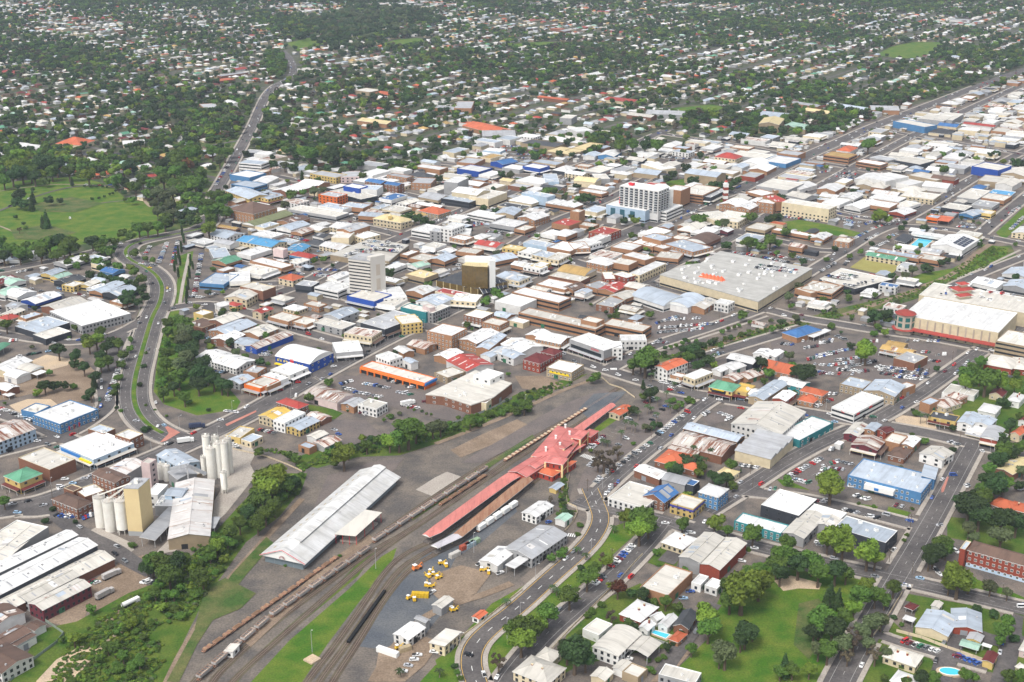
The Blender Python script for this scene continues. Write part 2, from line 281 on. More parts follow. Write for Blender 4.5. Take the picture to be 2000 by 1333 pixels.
# tile ; three or more roof corners ; eave height ; roof form+colour ; wall ; options ; name ; label ; landmark phrase
BLD = '''
E;25,1098 125,1142 275,1085;8;hT;y;a2;corner_hotel;yellow two-storey corner hotel with green hipped roof and red awning;the green-roofed yellow hotel
E;112,985 322,1063 497,995;8;fC;n;;warehouse;flat cream-roofed brown warehouse beside the green-roofed yellow hotel;the flat cream-roofed warehouse
E;-60,900 213,798 100,725;9;gX;l;w;warehouse;big pale blue shed with rust-streaked grey gable roof at the left edge;the pale blue shed
E;200,705 392,765 645,668;7;fW;u;w;showroom;blue-walled showroom with white roof, red doors and black roof lettering;the blue showroom with red doors
E;157,672 235,702 310,650;5;fC;u;;showroom_annex;
E;400,900 590,1005 860,900;6;fW;l;a;shop_building;wide white-roofed store with blue and yellow fascia behind the flour mill;the wide white-roofed store
E;748,838 850,868 932,828;8;fW;n;w;shop_building;two-storey brown brick block with flat white roof by the big bend;the brick block by the bend
E;578,800 680,832 745,795;6;fI;n;;shop_building;
A;337,140 505,205 600,160;7;hB;n;w;office_building;brown brick office with brown hipped roof beside the cream silos;the brown-roofed brick office
A;500,85 550,138 670,90;6;fW;n;;office_building;
A;420,75 480,100 530,70;7;fB;n;;office_building;
E;608,1085 745,1150 835,1105;13;gB;n;w;brick_mill;three-storey brown brick mill with dark skylit roof;the old brick mill
A;-200,640 430,340 500,375;8;gW;g;;factory_shed;long white factory roof running to the left edge behind the dark clerestory;the long factory roofs
A;-200,745 500,395 640,435;9;gW;k;w;factory_shed;long white double factory roof with a dark clerestory window row
A;-100,420 110,275 300,330;8;fC;g;;factory_shed;
A;-200,545 150,350 345,320;8;gC;g;;factory_shed;
A;-60,790 640,462 725,540;5;gC;n;;factory_shed;
A;105,765 425,595 505,640;6;gC;g;w;factory_shed;
A;190,815 505,660 590,706;7;gC;m;w;factory_shed;tan gable roof over a maroon brick wall above the scrap yard;the maroon brick factory
A;-150,870 20,765 110,890;6;gB;w;;factory_shed;
A;-80,1080 110,950 175,1005;5;gB;w;;store_shed;
A;175,970 225,1000 293,960;4;gB;w;;store_shed;
A;70,1080 115,1112 222,1035;4;sB;w;;store_shed;
A;-100,1180 0,1310 155,1170;6;gB;w;w;store_shed;white-walled shed with brown gable roof in the bottom left corner;the bottom left brown sheds
A;1215,60 1010,445 1290,352;7;gZ;s;;mill_building;long patched white and rusty roof of the flour mill's packing hall;the patched mill roof
A;1305,330 1400,332 1435,258;5;fG;k;c;loading_canopy;flat grey loading canopy on posts at the mill's right side;
A;1110,205 905,402 1005,405;5;sG;g;c;loading_canopy;long grey canopy beside the tall yellow mill tower
A;1050,120 1010,190 1130,196;6;fG;g;;mill_building;
A;985,105 1040,135 1060,60;8;fW;w;;mill_building;
A;1110,60 1090,110 1190,130;9;gI;l;;mill_building;
E;720,1060 820,1105 915,1020;10;gZ;g;;mill_building;
E;1010,965 1180,1045 1310,1005;8;gI;l;;mill_building;blue-grey gable shed of the flour mill beside the main road
E;925,1015 975,1030 1010,1000;17;fC;p;;mill_headhouse;pale concrete headhouse tower in the middle of the flour mill
E;1110,1075 1150,1130 1265,1085;8;gG;g;;mill_building;
E;1215,1085 1270,1110 1310,1085;6;fC;s;;mill_building;
E;0,50 60,62 160,20;5;gC;c;w;shop_building;
E;0,70 50,92 122,60;4;hR;c;hx;house;cream cottage with maroon hipped roof near the top left street;
E;330,30 530,130 845,45;7;fW;g;w;showroom;long white showroom with band windows beside the dual carriageway;the long white showroom
E;100,128 240,175 450,105;5;fI;k;;warehouse;
E;210,180 290,212 468,165;5;fC;k;;warehouse;dark-walled flat cream warehouse in front of the long white showroom;
E;-60,285 -10,300 42,245;5;vT;w;c;service_station;green curved service station canopy at the left edge;the green canopy
E;-60,400 45,428 200,350;5;gW;c;;store_shed;
E;137,398 200,432 262,392;5;vC;s;;store_shed;
E;202,430 240,448 298,420;4;fW;k;c;carport;flat white carport roof beside the pale dirt lot;the pale dirt lot
E;45,442 110,472 180,430;5;vW;w;;store_shed;
E;-40,522 50,548 122,515;5;gW;n;;store_shed;
E;20,570 60,586 92,566;3;fW;w;c;carport;
E;1270,40 1320,62 1378,37;6;fW;y;;shop_building;small white-roofed store with yellow and navy walls at the junction;the yellow and navy store
E;1400,82 1450,122 1555,62;7;gC;n;;church_hall;cream gable-roofed brick hall behind the park trees;
E;1238,108 1310,152 1400,105;5;fB;n;;shop_building;
E;1390,152 1490,195 1640,112;6;gI;b;w;warehouse;
E;1400,205 1500,240 1565,182;5;gW;n;;shop_building;
E;1540,230 1620,262 1690,222;5;gI;w;;shop_building;
E;1293,325 1535,410 1655,350;5;gW;w;w;warehouse;long white gable shed with a green awning beside the dark park trees;the long white shed by the park
E;1480,475 1560,505 1650,465;5;gI;g;;shop_building;
E;1600,420 1680,442 1720,400;6;fG;b;;shop_building;
E;1605,507 1700,542 1800,480;6;fC;o;a;cafe;cream and orange-red corner cafe beside the park crossing;the orange corner cafe
E;1500,838 1570,872 1625,800;4;fC;y;;shop_building;yellow-fronted single-storey shop beside the creek bridge;the yellow-fronted shop
E;1575,868 1640,888 1705,845;4;fI;c;w;shop_building;
F;38,708 125,744 212,680;6;gY;c;w;office_building;cream office with bright yellow gable roof;the yellow-roofed office
F;125,742 195,766 310,690;7;fW;w;w;office_building;
F;205,777 285,807 405,742;5;gI;y;w;warehouse;low yellow workshop with pale blue-grey gable roof;
F;143,618 272,668 333,638;6;hR;n;w;shop_building;brick building with red hipped roof behind the yellow-roofed office;
F;340,705 420,747 480,716;4;gX;n;;store_shed;rusty brown shed roof beside the green vacant lot;
F;335,837 385,862 465,827;4;gC;w;;store_shed;
F;375,882 440,917 550,870;4;gX;g;;store_shed;low shed with rust-patched white roof above the creek bank;the rust-patched creek shed
F;285,902 345,932 385,906;4;fI;b;;store_shed;
F;325,560 525,628 628,575;6;gX;p;;warehouse;long rusty-roofed building with pale pink side wall;the long pink-walled building
F;568,630 640,657 700,612;5;gG;b;;shop_building;
F;670,642 795,672 850,627;6;fC;w;w;shop_building;white box building with a mural, beside the junk-filled yard;the mural building
F;1105,572 1215,582 1400,642 1545,592 1666,500 1570,470 1430,415;7;fC;n;;supermarket;big irregular cream-roofed brick supermarket with a round brick corner;the cream-roofed supermarket
F;1433,445 1520,488 1597,440;11;fW;w;;plant_room;
F;1440,622 1500,634 1552,587;6;fC;c;;loading_dock;
F;755,352 690,388 1100,503;5;fC;o;p;shopping_strip;long shopping strip with orange fascia facing the car park;the orange shopping strip
F;1195,430 1245,478 1330,425;5;fC;s;;shop_building;
F;790,318 870,357 945,325;8;fW;w;w;shop_building;
F;895,270 960,302 1030,285;5;gW;b;;shop_building;
F;980,242 1095,272 1180,240;5;gX;b;;shop_building;
F;950,340 1010,365 1060,355;6;gI;w;;shop_building;
F;1180,312 1245,347 1330,297;5;gW;b;;shop_building;
F;1265,350 1368,428 1520,372;6;gR;w;;warehouse;big barn-like building with bright red gable roof;the big red barn roof
F;1203,108 1120,163 1287,195;13;fW;b;w;office_building;four-storey orange brick office with flat white roof on the main street;the orange brick office
F;1335,212 1440,242 1570,165;8;gW;b;w;shop_building;
F;1450,262 1520,282 1615,185;7;gI;b;;shop_building;
F;1550,290 1640,332 1720,272;5;gW;w;;shop_building;
F;1475,312 1530,332 1620,272;5;gI;w;;shop_building;
F;640,130 578,172 755,203;8;fX;c;aw;corner_hotel;cream two-storey corner building with wrap-round awning on the main street;the cream corner building
F;700,100 822,158 1040,72;8;fG;k;a;store_building;large grey-white roofed department store behind the cream corner building
F;940,70 930,130 1045,95;9;fC;y;w;shop_building;ornate yellow shopfront block at the main street corner;
F;265,237 165,322 368,385;8;vW;v;;toy_store;white-roofed store with deep blue, red and yellow street front;the blue and yellow toy store
F;560,250 470,330 630,275;6;fW;g;a;toy_store_annex;
F;-60,252 0,277 232,182;5;gX;v;;shop_building;long low building with deep blue wall and rust-striped roof;the long deep blue wall
F;100,412 220,452 335,400;6;fW;w;a;shop_building;
F;40,452 150,492 205,465;6;fW;w;a;shop_building;
F;-20,492 70,537 140,492;6;fC;b;a;shop_building;
F;95,67 210,107 285,67;6;fC;b;a;shop_building;
F;240,97 330,127 400,87;5;fC;b;a;shop_building;
F;395,102 560,160 625,115;5;fC;g;;parking_deck;
F;450,52 540,82 660,27;7;gI;g;;shop_building;
F;-10,30 40,47 100,12;6;gR;c;;shop_building;
F;-60,165 20,202 115,142;5;gC;b;;shop_building;
J;1390,1225 1330,1290 1560,1345;6;fC;w;a;shop_building;
F;1000,-15 925,8 1108,36;9;fC;t;;bank_building;teal glass-fronted bank block at the clock corner;the teal bank
F;1108,30 1150,50 1250,0;9;fC;g;w;bank_building;
F;1103,-5 1128,20 1150,5;12;fC;p;;clock_tower;square pale pink clock tower with white dials at the bank corner;the pink clock tower
F;1425,15 1365,57 1478,85;9;fW;n;aw;shop_building;ornate two-storey red-brown brick shop row on the main street;the ornate brick shops
F;1530,70 1480,103 1590,130;8;fC;b;aw;shop_building;
G;110,2 62,38 545,160;8;fC;b;b;brick_warehouse;very long orange brick warehouse with cream flat roof;the long brick warehouse
G;500,62 450,87 550,112;11;fC;b;;brick_warehouse;
G;640,77 600,117 862,167;8;fC;b;b;brick_warehouse;banded orange brick wing with cream roof beside the big car park;the banded brick wing
G;500,178 352,212 597,282;10;fW;g;ar;furniture_store;big white and grey furniture store with long dark window band and red letters;the furniture store
G;640,235 597,280 692,262;10;fW;w;w;furniture_store;
G;720,190 695,228 858,215;8;fW;w;w;furniture_store;
G;100,180 185,205 240,165;7;gW;b;a;shop_building;
G;185,205 330,250 360,195;7;gW;b;aw;shop_building;
G;78,340 180,372 262,326;8;hV;r;w;shop_building;dark red brick two-storey building with maroon roof;the dark red building
G;185,290 270,312 330,288;8;hV;r;w;shop_building;
G;300,352 212,402 395,425;7;fW;s;w;shop_building;brown brick corner block with yellow sign on its cream end wall;the block with the yellow sign
G;-60,240 60,300 190,255;6;gW;w;;shop_building;
G;-80,300 10,340 80,310;6;gI;w;;shop_building;
G;928,385 1010,412 1145,360;10;gO;w;w;corner_hotel;white ornate hotel front with orange-red gable roofs;the white ornate hotel
G;1010,437 1110,470 1125,445;5;fW;b;a;shop_building;
G;1113,452 1190,477 1310,430;8;fW;c;aw;shop_building;cream and brick two-storey corner shops beside the ornate hotel
G;1330,477 1285,522 1440,552;7;hT;y;aw;tavern;yellow tavern with green hipped roof and covered balcony;the green-roofed tavern
G;1480,492 1440,542 1535,567;6;fY;y;a;shop_building;
G;1570,522 1530,560 1660,602;5;gW;q;a;shop_building;lime-yellow shopfront sign under a white gable roof
G;1370,457 1450,482 1515,452;4;gX;b;;store_shed;
G;1490,440 1540,480 1620,430;4;gX;b;;store_shed;
G;1460,300 1395,330 1560,372;6;gW;k;;warehouse;charcoal-walled warehouse with white gable roof beside the creek;the charcoal warehouse
G;1355,382 1440,412 1525,382;4;gW;w;;store_shed;
G;1565,302 1666,322 1720,292;5;gW;w;;shop_building;
G;1310,407 1360,427 1400,402;4;gW;w;;store_shed;
G;1140,802 1050,892 1375,974;6;gX;n;;warehouse;wide warehouse with patchy rust-red and white iron roof;the patchy rusty roof
G;1165,747 1128,790 1470,882;8;gI;b;b;warehouse;long grey-roofed warehouse with orange brick end wall behind the patchy rusty roof
G;1080,880 1015,915 1190,970;4;gX;n;;store_shed;
G;1005,922 950,1005 1100,1047;4;hO;n;h;house;orange tiled brick house wrapped in palms beside the rusty warehouse;the orange tiled house
G;1095,1037 1200,1077 1262,1040;4;hO;n;h;house;
G;1335,1072 1430,1102 1487,1076;4;hy;c;h;house;small cream house with pale yellow hipped roof among dark trees;the pale yellow cottage
G;1600,805 1455,938 1690,992;7;wG;c;;sawtooth_warehouse;grey sawtooth-roofed warehouse with long cream street wall;the sawtooth warehouse
G;1590,618 1430,765 1760,830;8;gC;w;w;hall_building;huge white-roofed hall beside the corner car yard;the huge white hall
H;280,703 92,828 212,888;5;fW;t;;hall_building;
H;515,822 595,852 637,772;5;gC;m;;shop_building;small cream-roofed shop with purple wall at the T junction;the purple-walled shop
H;630,792 690,812 735,770;6;gI;b;;shop_building;
H;590,832 555,897 720,937;6;gX;m;a;shop_building;
H;735,800 770,830 800,800;6;gV;r;;shop_building;
H;765,872 860,907 897,850;6;fC;b;;shop_building;
H;865,892 945,917 987,860;5;gW;b;;shop_building;
H;795,962 890,992 925,930;4;hB;n;h;house;
H;1060,897 1000,950 1140,1003;6;gC;w;;workshop;white-walled workshop with grey gable roof behind the blue store;the grey gable workshop
H;435,892 470,907 492,886;3;fW;w;;store_shed;
H;603,543 440,655 568,712;7;fW;w;bw;office_building;white flat-roofed corner building with black windows and red lettering;the white corner building
H;530,450 475,502 620,542;6;fI;s;w;club_building;
H;690,467 640,542 835,587;7;gI;s;w;club_building;tan brick club with blue-grey roofs behind the white corner building;the tan brick club
H;830,522 880,547 950,510;6;fW;b;;club_building;
H;250,515 210,542 350,582;7;hO;b;w;house;two-storey orange brick house with orange tiled roof;the orange brick house
H;245,562 195,602 292,627;4;hO;b;hw;house;
H;100,540 35,592 115,615;7;gW;r;a;shop_building;
H;115,447 60,482 215,530;6;gW;t;;shop_building;
H;50,470 -120,575 -40,610;6;gI;s;;market_hall;long curving grey market roof with skylights behind the lime shopfront;the grey market roof
H;30,348 -20,397 145,447;4;gO;b;h;house;long orange-roofed brick units beside dark green trees;the long orange units
H;95,167 190,200 345,150;5;hU;b;;restaurant;blue hip-roofed restaurant with white porch by the car park entrance;the blue-roofed restaurant
H;260,187 300,200 410,152;4;fW;w;c;carport;
H;0,312 50,332 90,290;5;gW;w;;shop_building;
H;770,245 722,272 925,310;5;gM;b;a;shop_building;mustard-roofed row of takeaway shops in the big car park;the mustard-roofed shops
H;800,215 770,245 880,270;5;gM;s;;shop_building;
H;905,292 820,337 955,374;6;fG;n;;shop_building;
H;1450,312 1405,372 1590,402;6;hC;r;hx;heritage_house;large cream hipped-roof heritage building on the green corner;the cream heritage building
H;1600,330 1590,400 1690,410;5;hC;r;hx;heritage_house;
H;1190,502 1135,562 1260,592;4;fC;w;;shop_building;
H;1260,520 1250,560 1350,590;4;fC;w;;shop_building;
H;1150,577 1250,602 1310,582;5;hX;b;h;house;
H;1085,622 1160,672 1230,622;4;hX;c;h;house;cream house with faded red patched roof on the main road;the faded red roof
H;1010,622 1060,652 1100,612;6;fI;b;;shop_building;
H;1400,622 1383,670 1487,702;5;hW;w;h;house;
H;1570,602 1640,627 1666,580;5;hW;w;hx;house;
H;1435,567 1520,582 1562,550;4;gV;c;h;house;
H;1070,682 1045,722 1225,752;5;fK;y;a;shop_building;yellow single-storey shops with dark flat roof by the playground;the yellow shops
H;1290,682 1235,750 1330,772;6;gI;w;;shop_building;
H;1385,702 1340,747 1440,782;6;gI;w;;shop_building;
H;1335,752 1300,800 1400,832;4;fW;w;a;shop_building;
H;1430,777 1385,852 1495,872;6;vG;r;a;shop_building;curved grey-roofed shop with ornate dark red front;the dark red shopfront
H;1590,822 1640,842 1700,790;5;gO;c;h;house;
H;1640,740 1690,760 1720,730;4;gV;w;h;house;
H;610,990 530,1105 1010,1222;7;fI;u;w;blue_store;very large blue-walled store with pale grey flat roof;the blue store
H;1020,1035 1000,1105 1085,1120;8;sI;u;;blue_store;
H;1505,1050 1600,1102 1700,1010;5;gy;n;;church_hall;brick hall with pale yellow gable roof and arched end window;the pale yellow hall
B;1137,1077 1237,1110 1327,1015;5;sC;c;w;garage;cream garage with sloping pale roof and dark roller doors;the cream garage
B;888,1018 990,1052 1108,977;5;gW;w;w;store_shed;large white gabled shed at the end of the rail yard road;the large white yard shed
B;1037,912 1100,945 1128,928;5;gG;g;;store_shed;
B;1150,828 1208,850 1282,792;5;gC;g;;store_shed;small grey and cream gabled shed beside the yellow machines;the grey yard shed
B;1410,905 1450,922 1503,880;3;gO;w;;gate_hut;tiny white hut with orange-red gable roof beside the curved wall;the tiny orange-roofed hut
C;-20,455 125,547 328,378;6;gG;g;w;depot_shed;long grey gabled railway depot shed with ridge vent;the railway depot shed
B;1480,540 1585,582 1666,480;5;gW;w;;depot_shed;
C;-30,565 15,602 95,535;5;fW;w;c;loading_canopy;flat white loading canopy attached to the railway depot shed
C;83,225 160,267 250,185;5;gW;w;w;store_shed;white gabled shed with green roller door in the rail yard;the green-doored shed
C;290,265 345,290 385,252;4;gt;w;;store_shed;small cream shed with pale greenish roof beside the curving fence;
C;252,67 290,84 330,45;3;gI;y;;gate_hut;small yellow hut with blue-grey roof near the station building;
C;760,27 630,140 870,207;5;fC;w;w;car_dealership;sprawling cream-roofed dealership building beside the roundabout;the cream dealership
C;800,150 870,200 905,150;4;fC;w;;car_dealership;
C;870,115 985,172 1067,102;6;gU;n;hw;house;two-storey house with blue gable roof beside the dealership;the blue gable house
C;1100,105 1037,172 1185,217;6;fC;y;w;shop_building;pale yellow box shop with purple-blue fascia band;the yellow box shop
C;1285,40 1215,92 1340,130;9;hW;u;w;office_building;dark blue three-storey weatherboard building with white hipped roof;the dark blue weatherboard building
G;815,1060 960,1130 1010,1085;5;gW;n;;shop_building;
G;980,1125 1130,1162 1170,1115;6;vG;g;;shop_building;
G;1125,1152 1185,1177 1210,1140;6;fU;k;;shop_building;
C;985,415 1105,475 1192,405;4;hW;c;hwx;house;white hipped cottage with cream walls beside the twin warehouse;the white hipped cottage
C;1245,362 1086,522 1230,548;8;gC;g;;warehouse;left half of the twin warehouse, grey block walls and cream roof;the twin warehouse
C;1385,385 1232,562 1362,607;7;gC;r;;warehouse;right half of the twin warehouse, cream roof and dark red side wall
C;990,565 840,722 1023,780;6;fC;b;;warehouse;flat cream-roofed brick building in front of the twin warehouse;the flat cream brick building
C;1215,630 1175,690 1235,710;4;fW;w;w;demountable_office;
C;1300,655 1262,707 1338,737;4;fW;w;w;demountable_office;white demountable office behind the park trees;the demountable offices
C;693,885 825,937 960,850;4;hW;r;hx;house;large white hipped-roof homestead with brick chimneys;the white homestead
C;830,975 885,1002 925,955;4;gW;w;h;house;
C;960,955 1015,980 1070,912;4;gW;w;h;house;
C;905,905 945,935 985,905;4;gW;w;h;house;
C;1062,962 1152,992 1200,890;4;gK;n;h;house;brick cottage with steep charcoal slate roof next to the pool house;the charcoal-roofed cottage
C;1035,1050 1080,1080 1125,1025;3;hO;b;;pool_house;
C;460,990 560,1037 655,965;4;fC;w;;car_workshop;
C;540,1105 700,1172 825,1020;6;vC;w;w;car_workshop;big white barrel-roofed workshop with parked utes in front;the barrel-roofed workshop
C;740,1115 885,1165 968,1080;5;gC;s;c;car_workshop;
C;5,1268 235,1347 352,1240;5;hC;c;hxw;guest_house;cream guest house with hipped roof at the bottom edge;the cream guest house
C;165,1172 260,1217 305,1140;4;hC;c;h;house;
C;520,1290 610,1322 655,1262;4;gC;c;;store_shed;
C;655,1232 725,1262 790,1215;4;gC;w;;store_shed;
C;720,1267 820,1312 880,1252;4;fC;s;;store_shed;
C;1000,1218 950,1287 1190,1347;4;fC;g;w;store_shed;flat grey-cream building at the bottom edge beside the lane;the flat grey building
D;90,88 -70,182 185,245;7;fW;k;;showroom;white-roofed showroom with charcoal walls behind the teal shop;the charcoal-walled showroom
D;280,163 240,208 468,285;6;fW;w;;showroom;
D;240,212 100,357 235,397;6;gC;g;;showroom;
D;345,240 300,300 440,332;6;gC;g;;showroom;
D;513,240 452,322 765,447;7;fI;k;;tile_showroom;pale grey flat-roofed showroom with charcoal walls at the main road corner;the grey-roofed showroom
C;1500,238 1440,292 1752,367;5;fW;t;w;shop_building;long teal-walled shop with white roof behind the street trees;the teal shop
D;1345,412 1300,470 1900,640;10;hB;r;H;hospital_building;three-storey red brick hospital block with brown roof and white windows;the brick hospital
D;1253,467 1285,480 1318,425;11;fI;r;;stair_tower;bright red brick stair tower at the hospital's left end;
D;1500,120 1460,172 1600,232;4;hO;n;h;house;
D;1600,150 1580,200 1700,240;4;hO;n;h;house;
D;1030,855 972,972 1178,1037;4;gI;c;;childcare_centre;yellow childcare centre with large blue-grey roof and fenced play areas;the childcare centre
D;1170,838 1222,965 1418,1022;4;gI;r;;childcare_centre;
D;895,890 878,918 945,947;3;fW;s;c;shade_shelter;
D;925,810 900,842 945,867;3;hV;s;c;shade_shelter;small dark red pyramid-roofed play shelter beside the childcare lawn
D;1090,800 1068,832 1112,852;3;gC;w;;garden_shed;
D;1315,1005 1300,1047 1385,1072;3;gG;y;;garden_shed;
D;1270,1055 1250,1092 1365,1122;3;gt;s;c;shade_shelter;
D;1430,1130 1400,1190 1465,1210;4;gV;y;;garden_shed;
D;1400,1075 1388,1092 1450,1112;3;fW;s;c;shade_shelter;
D;800,1090 755,1162 960,1237;4;hC;c;hwx;house;pale hipped-roof cottage with enclosed verandah near the oval pool;the cottage by the oval pool
D;860,1260 790,1320 930,1372;4;hW;c;h;house;
D;1640,1210 1615,1232 1680,1262;4;hC;c;h;house;
D;1670,1050 1645,1120 1720,1150;4;hC;p;h;house;
I;-60,1132 0,1165 100,1100;5;gV;n;;shop_building;
I;20,1110 60,1172 150,1125;5;gt;w;;shop_building;
I;-40,1220 40,1252 150,1190;5;gt;w;;shop_building;
I;40,1225 140,1262 280,1210;6;gW;w;;warehouse;
I;180,1282 300,1312 490,1237;6;gW;v;;warehouse;white-roofed warehouse with navy end wall in the left industrial estate;the navy-ended warehouse
I;345,1062 420,1082 515,1037;6;gI;y;;workshop;
I;425,1087 475,1107 570,1067;5;gt;y;;workshop;
I;455,1120 560,1152 680,1100;5;gK;k;;workshop;charcoal gabled workshop amid cream units left of the parkway;the charcoal workshop
I;525,1157 600,1182 670,1142;5;fC;y;w;workshop;
I;670,1150 730,1170 800,1125;5;gC;y;;workshop;
I;755,1107 830,1132 880,1110;5;gI;w;;workshop;
I;720,1180 780,1200 860,1160;5;gW;w;;workshop;
I;745,1200 830,1225 1010,1138;6;gI;b;;workshop;
I;865,1215 965,1252 1095,1185;7;gI;k;;warehouse;large pale blue-grey roof beside the tall hedge of dark pines;the pale roof by the dark hedge
I;845,1037 920,1070 985,1030;5;gU;u;;shop_building;blue roof among trees in the left industrial estate;the blue roof in the trees
I;350,1330 480,1370 700,1285;6;gC;n;;warehouse;
I;560,1360 640,1390 830,1315;5;gI;n;;warehouse;
J;340,128 312,158 465,185;11;fI;w;b;office_building;white banded four-storey office behind the pines by the parkway;the banded white office
J;350,50 335,75 430,88;6;fG;k;;shop_building;
J;450,60 430,88 530,105;6;fW;w;;shop_building;
J;330,217 230,258 370,290;8;fW;u;;shop_building;
J;320,300 240,337 405,372;9;fI;u;b;shop_building;
J;470,270 370,320 500,330;6;gW;w;;shop_building;
J;215,387 345,467 480,425;8;gI;y;w;shop_building;
J;480,442 505,462 615,427;9;gI;y;aw;shop_building;yellow two-storey verandah row near the parkway junction;the yellow verandah row
J;225,537 395,587 555,525;12;hB;b;w;brick_hotel;tall brown brick hotel with brown hipped roofs by the parkway trees;the brown brick hotel
J;360,657 420,692 660,580;6;vQ;s;;railway_club;olive barrel-roofed building beside the brown brick hotel;the olive barrel roof
J;115,677 255,707 275,690;4;gM;b;;shop_building;
J;80,740 165,792 265,740;5;gI;w;w;shop_building;
J;365,738 312,795 562,862;8;gS;c;w;civic_building;big sky-blue roofed cream building with pink corner tower;the sky-blue roof
J;720,822 640,880 775,895;6;gS;c;w;civic_building;
J;590,845 565,862 640,880;10;fC;p;;civic_tower;
J;745,882 700,910 862,942;5;hR;u;;restaurant;blue-walled restaurant with red hipped roof beside the sky-blue roof;the red roof on blue walls
J;45,867 60,945 200,925;4;fI;g;;shop_building;
J;190,912 75,955 170,990;6;gT;b;;shop_building;green-roofed brick building left of the tall grey tower;the green-roofed brick shop
J;480,927 380,957 610,1030;6;fW;b;a;shop_building;
J;400,990 275,1042 470,1082;5;fC;w;a;shop_building;
J;60,1042 25,1132 180,1177;6;fI;u;;shop_building;
J;220,1062 180,1142 350,1120;6;fW;w;a;shop_building;
J;285,1170 205,1250 350,1290;9;gC;c;w;theatre_building;cream gabled theatre front with brown brick hall behind;the cream theatre
J;385,1130 300,1172 478,1217;10;fC;n;;theatre_hall;
J;130,1330 70,1310 180,1290;5;hW;w;;shop_building;
J;230,1290 180,1310 250,1332;5;hR;y;;shop_building;
J;690,1060 620,1100 720,1130;7;hO;c;w;post_office;
J;800,1117 745,1157 870,1177;7;fG;k;;shop_building;
J;1010,1110 945,1177 1100,1232;8;fW;w;b;shop_building;
J;1150,1090 1100,1180 1330,1200;8;fW;w;;shop_building;
J;1290,1182 1180,1247 1390,1302;9;fC;v;a;store_building;flat cream roof over a white and navy facade below the grey tower;the navy facade
J;1480,1200 1390,1300 1560,1240;8;fW;w;w;shop_building;
J;1020,907 1340,780 1660,830 1500,960 1170,932;7;fC;s;P;parking_deck;broad rooftop parking deck full of cars behind the tall grey tower;the rooftop parking deck
J;940,832 1100,872 1200,835;6;gW;c;w;shop_building;
J;1240,642 1100,697 1180,727;12;gG;b;;theatre_hall;
J;1070,720 1040,770 1180,780;10;fC;c;;theatre_hall;
J;1290,700 1180,740 1290,790;8;fW;c;w;theatre_hall;white-roofed theatre complex left of the town hall;the theatre complex
J;1440,580 1385,615 1610,652;9;hy;c;w;town_hall;pale yellow-roofed sandstone town hall with a small cupola;the town hall
J;610,632 700,662 830,610;7;gB;b;;shop_building;
J;600,682 700,712 840,660;7;gI;w;;shop_building;
J;735,722 800,747 860,702;6;gX;b;;shop_building;
J;890,752 960,777 1035,750;5;gK;w;;shop_building;
J;860,690 930,720 980,690;6;gW;c;;shop_building;
J;760,500 705,542 1090,612;6;fC;g;;market_arcade;
J;1000,482 940,512 1130,552;8;fI;w;;shop_building;
J;1170,475 1110,512 1290,540;8;fI;b;;shop_building;
J;1300,560 1240,590 1430,600;8;gI;b;;shop_building;
J;1005,393 932,422 1082,447;12;fG;o;w;office_building;square four-storey orange-red brick office with flat grey roof;the orange-red office
J;1150,365 1010,392 1270,462;8;fC;k;b;office_building;
J;1200,330 1135,352 1255,377;12;fW;v;;office_building;
J;1310,342 1255,377 1400,385;11;fI;w;;office_building;
J;760,320 560,387 700,412;6;gW;n;;shop_building;
J;860,290 790,320 930,350;6;gW;b;;shop_building;
J;950,225 860,252 1068,287;8;fG;y;w;office_building;long yellow two-storey office with grey roof beside the trees;the long yellow office
J;1150,240 1070,287 1222,270;8;fG;p;w;office_building;
J;950,200 1050,222 1190,228;4;fW;s;c;carport;
J;1370,285 1325,307 1430,337;10;gU;n;w;apartment_block;brick flats with slate-blue roof behind the white auditorium;the slate-roofed brick flats
J;1510,312 1475,332 1575,352;10;gU;n;w;apartment_block;
J;1540,245 1485,262 1640,290;8;fG;b;w;office_building;
J;1320,140 1280,172 1420,205;7;fG;g;;shop_building;
J;1560,640 1600,660 1660,630;8;hy;c;w;shop_building;
J;1400,690 1600,760 1660,720;0;;;;;
K;70,285 0,330 165,332;9;fG;b;w;school_block;
K;370,275 280,318 390,330;19;fW;g;;fly_tower;grey fly tower standing behind the cream auditorium;the grey fly tower
K;440,352 370,397 560,432;12;gW;c;;auditorium;cream and white auditorium building in front of the grey fly tower;the cream auditorium
K;350,402 310,450 500,502;8;fI;k;b;auditorium_foyer;
K;620,375 520,440 660,470;10;fC;c;;auditorium_wing;
K;110,432 230,475 310,432;7;gG;s;;stone_church;
K;100,480 40,492 240,525;5;gW;n;;shop_building;
K;180,510 110,547 230,592;6;hO;s;w;courthouse;stone courthouse with orange hipped roof on the tree-lined street;the orange-roofed courthouse
K;500,178 378,207 560,236;8;fW;v;;shop_building;white-roofed store with bright blue side wall in the mid town;the bright blue side wall
K;690,152 760,182 850,150;6;gU;v;;shop_building;
K;830,170 770,200 900,225;6;fW;S;;shop_building;
K;1010,162 935,187 1050,217;9;fW;v;a;shop_building;navy blue store with white roof and pink stripe beside the car yards;the navy blue store
K;1240,180 1200,217 1290,242;6;hW;k;;shop_building;
K;1400,165 1360,182 1450,202;7;fC;b;aw;shop_building;
K;1460,70 1420,102 1510,112;6;gI;w;;shop_building;
K;1600,60 1530,100 1660,110;5;gW;u;;shop_building;
K;1240,30 1090,65 1290,97;6;fy;s;;shopping_centre;
K;1450,-10 1290,62 1400,82;6;fy;s;;shopping_centre;sprawling tan-roofed shopping centre behind the packed car yards;the tan shopping centre
K;1000,-25 880,5 1180,32;5;fK;s;;shopping_centre;
K;640,40 600,62 740,75;6;fW;l;;shop_building;
K;470,118 385,157 530,172;6;fG;b;;shop_building;
